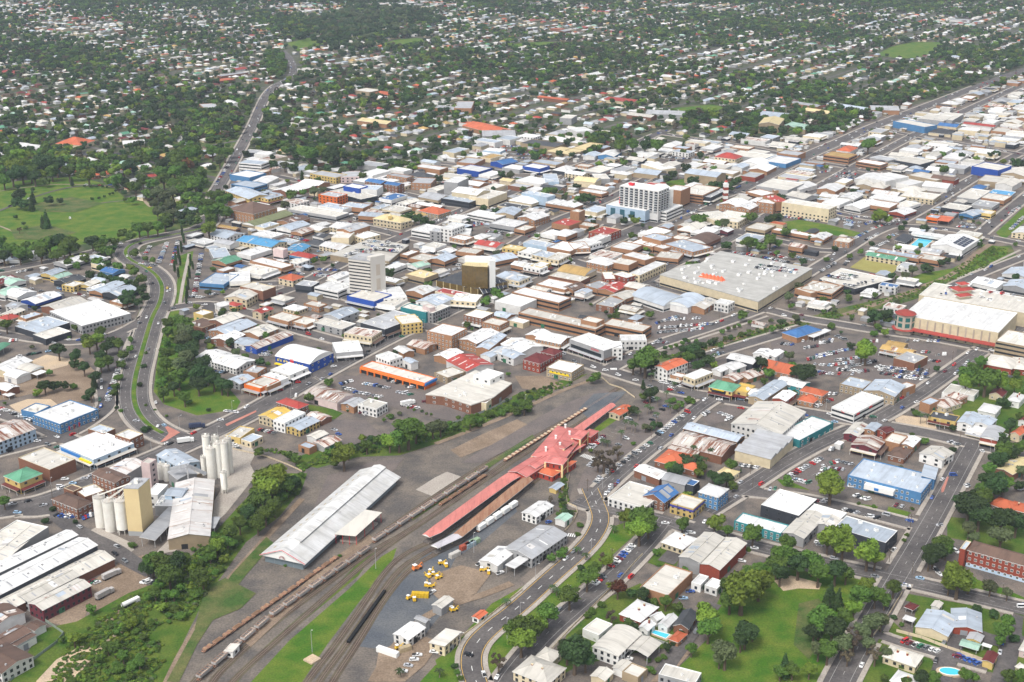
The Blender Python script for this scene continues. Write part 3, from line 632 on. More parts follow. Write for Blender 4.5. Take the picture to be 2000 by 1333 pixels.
K;100,167 55,192 250,227;7;fW;b;;shop_building;
K;520,300 470,330 570,357;6;gW;b;;shop_building;
K;790,280 750,300 820,320;6;gy;c;;shop_building;
K;980,265 890,302 1060,347;7;fW;w;;shop_building;
K;1130,262 1060,330 1170,310;7;fI;l;;shop_building;
K;870,320 820,345 940,375;6;fG;n;;shop_building;
K;1390,275 1345,305 1510,325;8;vy;c;;shop_building;
K;1450,250 1540,290 1666,300;6;fC;g;;shop_building;
K;1500,340 1460,360 1600,385;6;gW;w;;shop_building;
K;1440,365 1400,387 1560,427;6;fW;b;;shop_building;
K;985,388 910,407 1110,447;12;fI;l;;ice_blue_store;large windowless pale ice-blue store building in mid town;the ice-blue store
K;900,430 830,462 990,502;7;hW;c;;shop_building;
K;1180,458 1120,487 1340,530;7;wW;b;;shop_building;
K;740,515 735,570 870,600;8;gI;s;;church_hall;
K;560,542 485,577 700,625;7;fW;w;b;office_building;
K;760,610 655,657 860,692;7;fW;Q;;shop_building;olive-walled store with flat white roof in front of the car park;the olive-walled store
K;1010,552 915,600 1010,640;9;gW;b;w;shop_building;
K;940,665 865,702 940,722;6;fC;b;;shop_building;
K;1350,535 1320,557 1385,572;14;fC;b;;telephone_exchange;
K;1260,610 1175,652 1300,685;9;fR;b;;telephone_exchange;brown brick exchange building with square tower behind;the brick exchange
K;1420,643 1370,667 1490,690;6;fC;b;;shop_building;
K;350,650 262,692 350,712;14;fW;w;w;office_building;four-storey white corner office above the shopping street;the white corner office
K;130,658 25,707 180,735;9;fW;w;b;shop_building;
K;210,688 175,717 260,732;10;fG;g;w;shop_building;
K;390,700 350,745 480,740;8;fW;w;;shop_building;
K;400,740 340,770 450,800;8;fW;b;aw;shop_building;
K;590,777 560,822 720,860;7;gR;w;a;shop_building;
K;800,822 775,852 905,882;9;fy;y;aw;corner_hotel;yellow verandahed hotel on the main shopping street;the yellow verandahed hotel
K;960,842 910,882 1000,915;8;fW;w;aw;shop_building;
K;1080,872 1015,912 1130,945;8;fI;c;aw;shop_building;
K;1190,885 1130,942 1230,965;8;fC;c;aw;shop_building;cream corner shops with awnings at the shopping street crossing;the cream corner shops
K;1250,800 1110,850 1300,885;8;fW;b;;shop_building;
K;1340,820 1300,880 1420,850;8;fW;b;aw;shop_building;
K;1000,787 920,812 1130,852;8;fI;l;;shop_building;
K;1560,735 1465,782 1530,802;9;fW;w;;shop_building;
K;1440,770 1330,810 1440,850;8;fW;w;aw;shop_building;
K;1580,680 1455,722 1600,752;9;fR;r;w;corner_hotel;
K;1245,695 1190,740 1280,770;8;hW;b;;shop_building;
K;1160,700 1090,735 1180,770;7;fW;w;;shop_building;
K;560,930 680,965 900,930;7;gI;b;;shop_building;
K;440,850 370,885 540,905;7;fC;b;;shop_building;
K;260,905 155,945 290,960;7;gI;b;;shop_building;
K;90,890 20,940 140,975;7;fC;b;;shop_building;
K;90,955 0,990 60,1020;6;gt;w;;shop_building;
K;900,960 820,985 930,1010;7;gW;b;;shop_building;
K;990,975 940,1005 1060,1040;8;fW;w;aw;shop_building;
K;1060,960 1000,1000 1080,1020;8;fW;y;aw;shop_building;
K;90,1025 -20,1067 110,1112;7;fy;s;;bank_building;wide pale yellow flat roof left of the gold glass tower;the pale yellow flat roof
K;850,1050 690,1080 850,1130;7;gI;w;;shop_building;
K;870,1060 820,1110 900,1145;8;fG;c;aw;shop_building;
K;270,1185 200,1212 430,1255;8;fR;c;;shop_building;flat red iron roof beside the gold glass tower's podium;the flat red roof
K;80,1150 0,1202 110,1245;7;gW;b;;shop_building;
K;170,1225 70,1290 240,1330;9;gI;w;;shop_building;
K;400,1235 290,1290 520,1290;8;fW;c;aw;shop_building;
K;950,1172 840,1212 1200,1310;9;fW;b;b;department_store;large white-roofed brick department store on the main shopping street;the white department store
K;830,1230 700,1290 900,1340;8;fW;w;;shop_building;
K;1290,985 1240,1040 1440,1092;8;vM;c;;shop_building;white building with curved bronze mansard roof;the bronze mansard
K;1200,1040 1150,1085 1400,1140;7;fC;n;;shop_building;
K;1130,1100 1040,1150 1270,1200;7;fW;b;a;shop_building;
K;1350,1130 1260,1170 1330,1200;7;gB;b;;shop_building;
K;1540,925 1445,960 1600,1000;9;hW;b;w;shop_building;
K;1600,1060 1560,1120 1640,1100;8;fW;r;w;shop_building;
K;1540,1110 1440,1160 1530,1200;7;fG;b;;shop_building;
K;1640,1130 1530,1190 1666,1215;7;gR;b;;shop_building;
K;1620,1250 1520,1320 1666,1340;6;fG;n;;shop_building;
L;130,318 35,350 360,395;34;fW;w;A;apartment_tower;tall white apartment tower with dark balconies and red accents;the white apartment tower
L;380,345 365,395 428,372;30;fW;w;A;apartment_tower_wing;
L;60,450 -40,500 250,565;13;fW;l;;shopping_centre;pale glassy shopping centre podium below the white apartment tower;the glassy podium
L;400,480 290,540 430,570;11;fW;w;b;shopping_centre_wing;
L;490,340 428,375 548,395;20;fW;b;B;car_park_tower;orange and cream banded tower behind the white apartment tower;the orange banded tower
L;650,328 568,402 740,440;10;fC;b;b;shop_building;
L;840,370 740,440 800,450;9;fG;k;aw;shop_building;
L;612,242 850,287 868,245;12;gI;s;;stone_church;long stone church with blue-grey slate roof in a grove;the stone church
L;870,85 823,112 990,134;9;hR;c;w;office_building;cream two-storey building with bright red hipped roof;the red hipped roof
L;1020,60 950,97 1250,142;6;fC;g;;store_building;
L;1310,90 1230,142 1400,185;6;fW;u;;store_building;
L;1380,50 1350,82 1500,112;8;fG;b;;store_building;
L;1100,120 1050,160 1200,190;6;gW;w;;shop_building;
L;1150,170 1110,215 1260,235;6;gW;b;;shop_building;
L;1090,230 1050,270 1160,290;6;fG;r;;shop_building;
L;340,155 230,175 380,225;8;fW;c;;hall_building;
L;220,205 160,240 360,262;7;gI;s;;hall_building;
L;430,145 370,190 460,210;7;gC;w;;hall_building;
L;960,450 865,492 1000,522;9;gW;b;w;post_office;brick post office with white hipped roofs under the red and white clock tower;the post office
L;1040,480 990,522 1110,547;9;gW;b;w;post_office;
L;1150,440 1100,480 1200,500;8;gW;n;;post_office;
L;860,540 735,580 800,650;8;fC;c;;civic_building;
L;900,550 800,620 1020,650;8;fC;c;w;civic_building;curved cream civic building set in trees;the curved cream building
L;1200,455 1165,482 1300,502;11;fW;b;w;brick_office;
L;1270,440 1300,500 1360,470;12;fR;b;;brick_office;
L;1440,455 1358,482 1735,545;14;fC;c;w;government_office;long four-storey cream office block facing the grass lot;the long cream office
L;1290,288 1180,347 1410,397;9;fC;g;;warehouse;big pale flat-roofed warehouse behind the brick post office;the pale warehouse
L;1270,350 1280,400 1400,380;7;fW;b;;shop_building;
L;1500,390 1420,422 1550,462;7;gC;g;;shop_building;
L;1180,370 1100,400 1200,440;6;fW;b;;shop_building;
L;1500,300 1420,350 1520,390;6;gW;w;;shop_building;
L;780,677 720,702 810,732;6;gW;w;;shop_building;
L;880,682 838,707 920,727;6;gW;m;;shop_building;white-roofed shop with magenta side wall;the magenta side wall
L;1160,642 1085,687 1225,722;6;fC;s;;library_building;flat tan-roofed square building right of the civic grove;the flat tan square roof
L;1330,682 1300,702 1700,792;5;fW;b;;club_building;
L;1080,732 1000,782 1150,812;6;fI;w;;shop_building;
L;330,732 230,762 380,802;10;fI;b;;shop_building;
L;520,742 470,770 640,815;7;fC;b;;shop_building;
L;700,740 560,790 740,820;7;vB;n;;shop_building;
L;560,782 400,822 640,892;8;fI;b;aw;store_building;long brick store with white roof on the street to the big mall;the long brick store
L;330,790 250,820 400,870;7;fW;b;;shop_building;
L;250,770 130,810 300,850;7;fW;b;;shop_building;
L;60,800 -20,850 150,880;7;fW;b;;shop_building;
L;150,882 70,912 250,962;8;fW;b;;shop_building;
L;380,880 330,930 520,950;6;fC;b;;shop_building;
L;40,932 -30,972 120,1002;9;fC;b;;shop_building;
L;340,962 130,1060 200,1085;9;fW;c;w;corner_hotel;long cream two-storey verandah building opposite the big mall;the long cream verandah
L;60,1040 0,1070 100,1110;8;fW;r;w;shop_building;
L;370,1072 560,996 700,980 860,880 1610,1022 1170,1292;10;fL;c;m;shopping_mall;huge flat grey-cream mall roof with orange zigzag skylight and rooftop plant;the huge flat mall
L;340,1170 180,1240 400,1340;7;vI;w;;shop_building;
L;560,1222 430,1302 600,1345;7;vI;w;;shop_building;
L;700,1260 600,1330 740,1350;6;gC;b;;shop_building;
L;170,1130 70,1160 200,1190;8;gC;b;;shop_building;
L;90,1180 20,1240 80,1290;7;gC;b;;shop_building;
L;1700,1110 1520,1190 1600,1245;8;fC;b;;brick_office;
M;110,68 38,97 235,127;9;fM;b;b;office_building;long orange brick office with mustard roof beside the main road;the mustard-roofed office
M;360,130 312,152 500,187;8;fW;b;b;office_building;
M;490,100 420,120 560,150;6;fG;g;;warehouse;
M;720,100 660,142 830,190;7;fC;k;;warehouse;
M;380,240 300,292 400,312;7;gW;w;;showroom;
M;560,232 420,282 545,327;10;fW;w;;showroom;tall bright white showroom box in the right mid town;the bright white box
M;640,270 560,305 740,355;7;fW;w;;showroom;
M;830,240 700,262 950,305;7;fC;s;;showroom;
M;960,262 910,282 1090,312;7;vB;r;;showroom;
M;1340,150 1275,192 1470,235;10;fC;v;;blue_warehouse;vivid blue warehouse with pale flat roof at the end of the side street;the vivid blue warehouse
M;1060,165 1010,192 1180,217;7;fG;g;;warehouse;
M;1520,200 1480,250 1700,280;6;gC;s;;warehouse;
M;60,325 0,372 140,397;7;gW;b;;warehouse;
M;120,440 30,482 160,512;7;fW;w;;shop_building;
M;480,410 410,442 640,482;7;fW;w;b;shop_building;
M;350,445 250,510 350,547;7;gW;w;;warehouse;
M;450,460 350,497 560,532;7;fW;b;;shop_building;
M;240,400 160,440 280,460;6;gW;w;;shop_building;
M;700,462 640,502 740,532;6;fC;w;;shop_building;
M;660,520 590,560 700,590;5;gW;r;;shop_building;
M;720,390 650,432 930,462;7;fC;c;w;shop_building;
M;740,350 650,380 780,410;7;hC;c;;shop_building;
M;880,310 840,350 1050,370;6;gW;w;;shop_building;
M;330,300 300,340 420,350;7;gC;s;;warehouse;
M;470,310 420,350 530,375;6;hC;b;;warehouse;
M;1230,365 1140,440 1290,470;8;fC;g;;warehouse;pale flat-roofed shed row right of the straight side street;the pale shed row
M;1060,482 1010,522 1180,562;6;fC;k;;showroom;
M;1230,532 1170,572 1260,602;5;gI;u;;showroom;
M;1310,535 1280,562 1400,587;5;fC;y;;showroom;
M;900,577 885,602 970,622;5;fI;o;;service_station;orange and blue service station with flat grey roof;the orange service station
M;1000,590 960,630 1060,640;5;fO;o;c;service_station;
M;1300,460 1250,502 1410,532;7;fG;g;;warehouse;
M;1360,400 1300,440 1500,480;7;fC;b;;warehouse;
M;1420,380 1370,410 1560,430;7;fS;g;;warehouse;
M;1340,260 1300,310 1500,330;7;fC;s;;warehouse;
M;1510,280 1460,330 1580,360;8;gC;w;;warehouse;
M;1060,740 915,825 1155,877;9;gW;w;;pool_hall;white-roofed indoor pool hall with dark solar panels;the white pool hall
M;680,740 625,797 705,817;5;sK;s;c;grandstand;black-roofed grandstand beside the swimming pool;the swimming pool
M;780,710 760,735 1010,775;5;gW;w;;pool_kiosk;
M;510,855 455,880 800,952;5;fI;b;;club_building;
M;860,900 790,935 970,970;5;fC;b;;club_building;
M;420,885 385,912 690,967;5;gT;c;w;bowls_club;green-roofed bowls club facing the bowling green;the bowls club
M;0,1112 180,1022 600,1112 290,1192;6;fC;k;P;parking_deck;two-level parking deck with dark slatted side beside the creek park;the creek-side parking deck
M;140,760 145,800 265,825;6;fC;b;w;shop_building;
M;0,725 -60,770 40,790;6;gW;b;;shop_building;
M;-60,1122 -155,1192 110,1232;8;fC;b;b;brick_office;brick and blue banded office beside the creek park;the brick creek office
M;1330,1082 1260,1132 1450,1187;7;gW;w;;warehouse;
M;1560,1110 1500,1162 1700,1200;7;gI;g;;warehouse;
M;1580,1010 1480,1060 1680,1100;6;gI;w;;warehouse;
Z;1800,578 1772,617 1957,655;14;fW;c;M;shopping_mall;large cream shopping mall with white roof, dark red awning and corner tower;the cream mall
Z;1964,640 1957,665 2040,690;14;fC;s;b;shopping_mall_wing;
Z;1820,552 1800,578 2040,620;12;fC;c;P;mall_parking_deck;pale rooftop car park behind the white mall roof;the mall rooftop car park
Z;1493,222 1484,248 1528,262;0;;;;;
P;545,655 530,690 640,700;14;gy;s;;stone_church;stone church with steep pale yellow roof in the far trees;the yellow-roofed church
P;720,575 850,600 860,590;7;gG;b;;school_block;
P;770,615 930,640 970,630;6;gy;s;;school_block;
P;930,595 1100,620 1160,608;7;gI;b;;school_block;long blue-grey school roofs among trees beside the main road;the school roofs
P;1120,590 1160,612 1320,620;7;gG;b;;school_block;
P;690,700 780,730 840,712;7;gt;s;;convent;
P;1310,680 1450,720 1475,700;9;fC;u;;warehouse;
P;1460,635 1420,665 1560,680;8;fC;g;;warehouse;
P;1540,625 1520,665 1620,680;8;fC;g;;warehouse;
P;570,625 510,645 660,660;6;gI;w;;school_block;
P;1660,690 1830,712 1850,704;5;gR;w;;shop_building;
O;685,565 690,605 785,610;9;fG;b;;brick_hall;brown brick hall with a chimney among the suburb trees;the far brick hall
O;830,695 670,700 900,735;6;gO;b;;school_block;
O;1290,640 1280,660 1340,668;9;fC;g;;office_building;
O;1340,720 1350,745 1425,730;9;fW;w;;office_building;
O;850,735 820,765 1000,755;6;gG;g;;shop_building;
O;130,505 200,520 260,505;6;fC;s;;school_block;
O;110,675 300,690 380,680;6;gy;b;;school_block;
O;1760,615 1750,635 1960,645;8;gG;g;;hall_building;
N;440,575 1130,600 1210,590;0;;;;;
N;1125,585 1130,610 1215,600;8;fG;b;w;school_block;brick school block with flat roof left of the parkway;the brick school block
N;1250,570 1270,590 1335,580;6;gW;w;;hall_building;
N;690,790 680,810 800,800;5;gW;c;;hall_building;
N;120,810 200,840 230,820;6;gW;w;;hall_building;
N;105,745 240,755 280,735;5;hT;c;;villa_row;green-roofed villa row beyond the park;the green-roofed villas
N;350,800 450,820 490,790;6;hO;c;;villa_row;orange-roofed town houses beyond the park trees;the orange-roofed town houses
'''
# roads: width m | full-photo points
ROADS = '''
20;dashed;main_street;-60,1005 60,990 130,968 200,935 290,902 365,868 430,838 500,803 640,722 770,655 818,633 900,595 1010,545 1110,508 1200,467 1290,430 1400,385 1447,371 1560,312 1650,273 1700,250 1800,212 1860,189 1960,150 2080,110 2300,40
21;lanes;parkway;352,860 322,850 290,832 268,806 260,775 264,738 274,700 285,660 297,620 314,590 318,560 306,538 283,522 252,508 242,490 262,474 345,458 402,446 414,422
15;dashed;upper_parkway;412,432 416,385 436,352 458,312 480,272 496,242 508,212 522,182 545,163 562,156 574,142 570,118 552,100
13;;north_road;-80,545 0,530 80,515 168,497 242,478
10;;estate_street;-60,645 0,652 70,665 150,672 230,655 292,618
10;;estate_street;0,545 40,570 90,590 150,602 200,612 260,614
12;;workshop_street;-60,795 0,808 70,830 130,858 190,885
12;;workshop_street;-40,895 50,872 130,852 190,815 212,790 205,760 210,720 225,680 240,650
11;;mill_lane;105,1000 150,1040 225,1074 250,1095 300,1120
12;;hotel_street;-40,990 30,1000 105,1000 130,968
12;;cross_street;315,606 400,592 440,603 500,614 560,640 640,662 700,678 740,672
14;;station_cross_street;818,633 880,652 1000,668 1100,697 1180,722 1240,741 1320,765 1440,785 1500,795 1620,815 1700,828 1800,845 1900,868 2060,905
12;;cross_street;818,633 760,605 700,590 660,575 600,560 540,553 470,560 405,558
12;;creek_road;1190,722 1258,684 1300,668 1390,640 1500,600
14;dashed;mall_street;1170,600 1235,563 1262,550 1303,520 1402,479 1440,457 1530,405 1600,366 1700,310 1790,262 1860,228 1990,170
13;;mall_front_street;1040,490 1110,508 1180,530 1262,551 1340,575 1420,590 1500,605 1560,622 1640,634 1700,645 1850,665 2060,710
14;dashed;right_main_road;1610,1400 1640,1330 1690,1240 1740,1150 1800,1050 1850,960 1885,895 1900,868
13;dashed;south_street;1380,1000 1420,975 1470,945 1530,905 1610,862 1700,826 1740,805 1800,768 1875,714 1925,680 2060,600
13;dashed;hospital_street;1125,978 1160,990 1280,1012 1350,1035 1500,1075 1660,1112 1750,1132 1860,1157 2060,1205
11;;store_street;1420,958 1500,966 1590,978 1710,1007 1790,1028
11;yellow;boulevard;950,1400 935,1345 918,1300 925,1262 958,1228 1010,1190 1078,1127 1130,1083 1160,1050 1176,1015 1165,985 1152,955
13;dashed;palm_avenue;960,1400 985,1340 1010,1305 1060,1245 1130,1183 1200,1127 1258,1067 1285,1035 1300,1015
12;dashed;station_street;1150,985 1190,942 1255,888 1315,842 1360,800 1395,778
12;;back_street;1500,585 1600,520 1655,488 1700,458 1756,436 1840,388 1920,338 2060,265
13;;creek_side_road;1740,442 1840,446 1912,460 2060,490
13;;far_right_road;1912,460 1960,420 2060,340
10;;park_side_road;1840,570 1890,546 1960,518 2060,480
13;;tree_lined_street;440,598 480,590 560,570 620,540 700,500 800,457 850,436 915,405 968,390 1100,335 1200,300 1300,255
12;;shopping_street;620,430 700,440 820,470 930,487 1010,508 1040,490
11;;cross_street;1000,480 1040,457 1081,433 1143,409 1194,388 1260,350 1330,320
11;;cross_street;1120,505 1150,470 1190,440
11;;cross_street;540,345 640,365 740,372 800,380 860,400 915,405
11;;cross_street;1194,388 1250,395 1330,410 1400,420 1440,457 1520,470 1600,492 1655,488
11;;cross_street;1447,371 1500,385 1560,395 1640,420 1756,436
11;;cross_street;1560,312 1640,325 1750,345 1850,375 1920,338
11;;cross_street;1280,260 1380,275 1480,290 1560,312
11;;cross_street;1700,250 1780,265 1900,285 2040,310
11;;cross_street;700,325 800,315 900,322 1000,340 1100,335
11;;cross_street;1240,741 1310,720 1400,690 1500,660 1570,640
10;;cross_street;405,600 420,640 460,680 500,700
10;;lane;1375,1010 1340,1060 1300,1100
8;;lane;1395,1180 1340,1250 1290,1320
10;;lane;1835,1333 1850,1280 1880,1230 1960,1260 1990,1240
9;;lane;1980,1205 1975,1260 1950,1350
6;;school_street;1710,1240 1760,1258 1840,1281 1930,1306
4;;park_lane;-20,420 120,365 230,362 330,370 420,380
'''
# ------------------------------------------------------------ terrain, districts, roads (setting)
ZB = [0.02]
def sheet(name, pts, m, z=None, kind='structure', bit=0):
 """a flat patch of ground; every patch gets its own level so none coincide"""
 if z is None: ZB[0] += .004; z = ZB[0]
 P = [tuple(p) for p in pts]
 o = ob(name, mk(name, [(x, y, z) for x, y in P], [tuple(range(len(P)))], [m])); tag(o, kind=kind)
 if o.data.polygons[0].normal.z < 0: o.data.flip_normals()
 if bit: occ(P, bit)
 return o
def W(s, t='Z', z=0.0):
 out = []
 for q in s.split():
  a, b = q.split(','); out.append(tuple(gp(*T(t, float(a), float(b)), z)))
 return out
g = ob('ground', mk('ground', [(-30000, -3000, 0), (30000, -3000, 0), (30000, 45000, 0), (-30000, 45000, 0)], [(0, 1, 2, 3)], [M_suburb])); tag(g, kind='structure')
CBD = W('-400,1500 -400,520 150,515 260,500 330,470 400,420 430,350 470,310 520,305 600,335 700,350 800,338 900,305 1010,268 1130,268 1220,300 1330,288 1420,268 1520,272 1640,262 1720,225 1840,190 1960,170 2150,120 2500,200 2600,1700')
sheet('town_centre_ground', CBD, M_asph2)
def cbd(x, y): return inpoly(x, y, CBD)
GR = '''
Z;park_lawn;L;4;-60,362 60,352 150,345 215,362 250,392 300,395 335,440 310,462 240,470 160,478 90,497 -60,510
Z;parkland;S;0;300,470 340,440 330,380 260,340 250,280 330,270 400,220 440,250 440,330 408,370 404,440
Z;meadow;S;0;372,290 470,262 452,330 425,352 400,330
Z;creek_park;S;4;300,598 288,660 268,700 250,770 245,790 215,790 232,700 258,640 275,600
Z;park_lawn;L;4;318,640 305,720 300,765 320,790 385,812 462,800 470,785 430,740 385,700 380,620
Z;grass_strip;L;4;352,500 378,490 366,560 345,625 318,640 345,560
Z;dirt_yard;D;4;0,735 70,700 160,700 200,740 180,780 110,790 60,770 20,780 -60,790
E;dirt_lot;N;4;200,355 300,310 465,340 440,380 330,410 230,400
E;dirt_lot;N;4;60,640 180,600 330,600 380,640 200,680 120,690
Z;embankment_grass;G;4;40,1400 120,1270 200,1190 262,1160 330,1130 380,1080 425,1035 470,985 500,955 560,925 600,925 590,960 545,1010 480,1060 430,1130 400,1180 360,1250 310,1400
Z;rail_yard_ground;V;4;305,1400 360,1250 395,1180 430,1130 480,1060 545,1010 590,955 600,925 590,900 700,893 780,890 850,868 900,850 990,805 1100,755 1160,738 1235,745 1255,760 1200,840 1140,880 1125,930 1110,985 1120,1000 1100,1060 1040,1110 960,1180 925,1220 860,1240 800,1333 790,1400
Z;grass_bank;G;4;560,900 650,870 730,868 800,835 870,825 930,810 1010,770 1090,745 1150,730 1100,755 990,805 900,850 850,868 780,890 700,893 620,915
Z;blue_gravel_apron;U;4;690,1262 720,1215 770,1130 800,1110 860,1060 905,1010 960,985 1000,975 1010,1000 940,1060 890,1090 870,1130 870,1190 830,1240 800,1262 740,1268
Z;concrete_apron;C;4;812,957 850,933 873,922 905,933 858,968 845,970
Z;rail_grass;L;4;440,1400 490,1333 565,1252 680,1152 745,1088 775,1070 768,1092 705,1172 640,1258 590,1333 550,1400
Z;rail_grass;G;4;450,1330 520,1262 590,1200 650,1150 700,1100 740,1070 700,1125 640,1175 560,1240 500,1290 450,1350
Z;station_garden;L;4;1160,838 1192,815 1206,820 1165,848
Z;yard_grass;L;4;850,1290 880,1270 905,1240 960,1180 1040,1135 1090,1085 1100,1090 1010,1185 950,1225 915,1262 910,1310 860,1320
Z;verge_lawn;L;4;940,1310 945,1265 975,1235 1020,1195 1090,1130 1150,1075 1195,1030 1230,1018 1245,1040 1180,1100 1110,1165 1050,1225 1000,1280 970,1335
Z;green_corner;L;4;820,1333 850,1300 890,1290 905,1333 905,1400 800,1400
Z;avenue_verge;L;4;1137,965 1165,925 1175,928 1150,962
Z;homestead_garden;G;4;1110,1230 1160,1180 1250,1140 1290,1170 1340,1190 1360,1230 1330,1265 1270,1270 1130,1300 1080,1330
Z;cottage_garden;G;4;1265,1100 1295,1060 1330,1080 1320,1110 1280,1105
Z;town_park_lawn;L;4;1320,1310 1390,1240 1400,1180 1420,1140 1500,1095 1560,1115 1680,1130 1720,1170 1700,1240 1640,1333 1600,1400 1300,1400
Z;bare_soil;N;0;1512,1135 1545,1125 1605,1140 1600,1152 1560,1150 1530,1155
Z;childcare_garden;G;4;1750,1168 1790,1180 1780,1260 1840,1290 1960,1320 1975,1290 1950,1190 1880,1180 1770,1160
Z;hospital_lawn;G;4;1850,1010 1960,1020 2040,1030 2040,1140 1990,1090 1900,1060 1850,1050
Z;hospital_lawn;L;4;1900,1130 1960,1150 2050,1190 2050,1220 1970,1195 1890,1165
Z;residential_garden;G;0;1640,1333 1700,1230 1740,1210 1850,1320 1830,1400
Z;residential_garden;G;0;1960,1200 2100,1230 2100,1400 1960,1400
Z;store_verge;L;0;1515,935 1590,950 1580,958 1530,950
Z;store_verge;L;0;1665,983 1715,990 1710,1000 1670,992
Z;store_verge;L;0;1735,990 1780,1002 1770,1010 1732,1003
Z;vacant_lot;G;4;600,790 650,800 670,808 650,822 610,815
Z;vacant_lot;D;4;1005,735 1060,735 1100,750 1080,765 1020,760
Z;creek_verge;S;4;1275,700 1330,690 1450,655 1560,625 1660,598 1740,580 1800,562 1850,540 1880,515 1940,482 1975,480 1985,500 1940,520 1890,545 1820,575 1740,600 1640,618 1540,645 1450,675 1350,705 1300,712
Z;creek_lawn;L;4;1775,545 1800,535 1860,525 1880,515 1920,478 1970,484 1965,500 1900,530 1850,550 1790,555
Z;grass_lot;L;4;1525,435 1560,430 1620,440 1680,455 1680,462 1640,462 1600,455 1545,452
Z;church_lawn;L;4;1300,355 1335,350 1340,365 1300,372
Z;bowling_green;B;4;1660,523 1688,503 1760,517 1738,540
Z;right_verge;L;4;1945,455 2000,405 2060,370 2060,385 1960,470
Z;heritage_garden;G;4;1870,740 1900,705 1925,690 1960,715 2040,730 2040,770 1930,770 1880,760
Z;house_gardens;G;4;1850,790 1900,760 2050,760 2050,880 1930,850 1870,820
Z;sports_oval;L;4;1712,108 1740,92 1780,83 1838,83 1836,95 1800,112 1760,115
Z;playing_field;L;4;742,88 775,78 820,75 832,80 800,92 770,95
Z;playing_field;L;4;980,88 1060,82 1130,84 1120,92 1040,94
Z;playing_field;L;4;1315,212 1390,205 1440,214 1400,222 1330,220
Z;far_paddock;L;4;560,85 600,75 650,78 640,90 580,100
Z;playground_sand;N;4;1748,820 1760,812 1815,818 1830,838 1790,850 1755,838
Z;silo_yard;C;4;170,1040 190,1030 255,1060 262,1075 240,1090 175,1052
Z;silo_yard;D;4;160,1150 240,1095 280,1085 300,1100 285,1150 250,1190 210,1222 170,1180
Z;silo_lane;C;4;300,1085 340,1078 400,1040 440,1005 500,930 480,890 445,895 430,960 400,1010 330,1055
Z;silo_forecourt;C;4;395,900 440,840 470,850 500,885 480,925 430,930
Z;scrap_yard;D;4;80,1190 150,1160 178,1170 165,1210 130,1225 90,1215
Z;pine_verge;G;4;80,1230 150,1215 250,1160 330,1130 220,1200 120,1300 60,1380 -60,1400 30,1320
Z;car_park;A;2;656,735 722,735 833,770 912,805 895,826 820,810 690,775
Z;car_park;A;2;1290,600 1400,622 1400,645 1285,672 1265,640
Z;car_park;A;2;1560,680 1690,660 1870,680 1860,730 1810,765 1620,735
Z;car_park;A;2;1500,640 1620,660 1610,680 1510,700
Z;car_park;A;2;1530,935 1600,890 1668,905 1650,935 1590,962
Z;forecourt;A;2;1125,960 1140,920 1200,860 1290,775 1360,785 1340,810 1255,875 1190,930 1150,985
Z;car_park;A;2;1408,800 1372,818 1385,832 1425,822 1462,800 1430,788
Z;rail_yard_patch;A;0;610,1000 640,930 720,905 790,895 760,930 700,940 640,1010
Z;rail_yard_patch;A;0;900,905 990,850 1100,790 1180,760 1200,775 1100,820 1000,875 940,905
Z;rail_yard_patch;D;0;880,880 940,850 1010,820 1030,830 960,870 900,895
Z;rail_yard_patch;U;0;1130,800 1160,770 1225,765 1200,790 1150,820
Z;rail_yard_patch;D;0;840,1125 900,1105 960,1120 930,1160 870,1185 845,1160
Z;rail_yard_patch;D;0;740,1270 830,1245 860,1255 830,1300 790,1333 730,1333
Z;weedy_strip;S;0;400,1195 455,1120 520,1050 535,1062 480,1125 430,1190 385,1260 350,1333 325,1333
Z;weedy_strip;D;0;470,1250 560,1170 660,1085 720,1045 735,1055 670,1105 570,1190 490,1265
Z;weedy_strip;S;0;800,1010 860,965 960,900 1040,850 1045,856 970,905 870,975 806,1018
Z;dry_slope;N;0;70,1333 110,1290 160,1262 200,1268 170,1300 130,1345
Z;dry_grass_patch;S;0;60,400 140,385 200,398 150,415 80,415
Z;dry_grass_patch;S;0;20,450 90,440 150,455 90,470 30,468
Z;dry_grass_patch;S;0;1560,1180 1600,1170 1620,1220 1580,1290 1550,1260
Z;scrub_strip;S;0;400,1150 440,1130 500,1160 470,1190 410,1215 380,1230
Z;town_park_path;D;0;1270,1333 1330,1270 1350,1275 1300,1333
Z;yard;A;2;580,835 640,820 715,822 745,850 690,870 640,868 560,850
'''
GM = dict(L=M_lawn, S=M_scrub, G=M_grass, D=M_dirt, N=M_sand, V=M_gravel, U=M_bluegravel, C=M_conc, B=mat('bowling_green_turf', (.27, .24, .07), .95, 'ground', (.3, .28, .09), 5, .2), A=mat('car_park_asphalt', (.13, .112, .105), .95, 'ground', (.17, .14, .125), 3, .35))
for ln in GR.strip().splitlines():
 t, nm, m, bit, s = ln.split(';'); sheet(nm, W(s, t), GM[m], bit=int(bit))

M_path = mat('path_gravel', (.34, .27, .19), .95, 'ground', (.28, .23, .17), 4, .3)
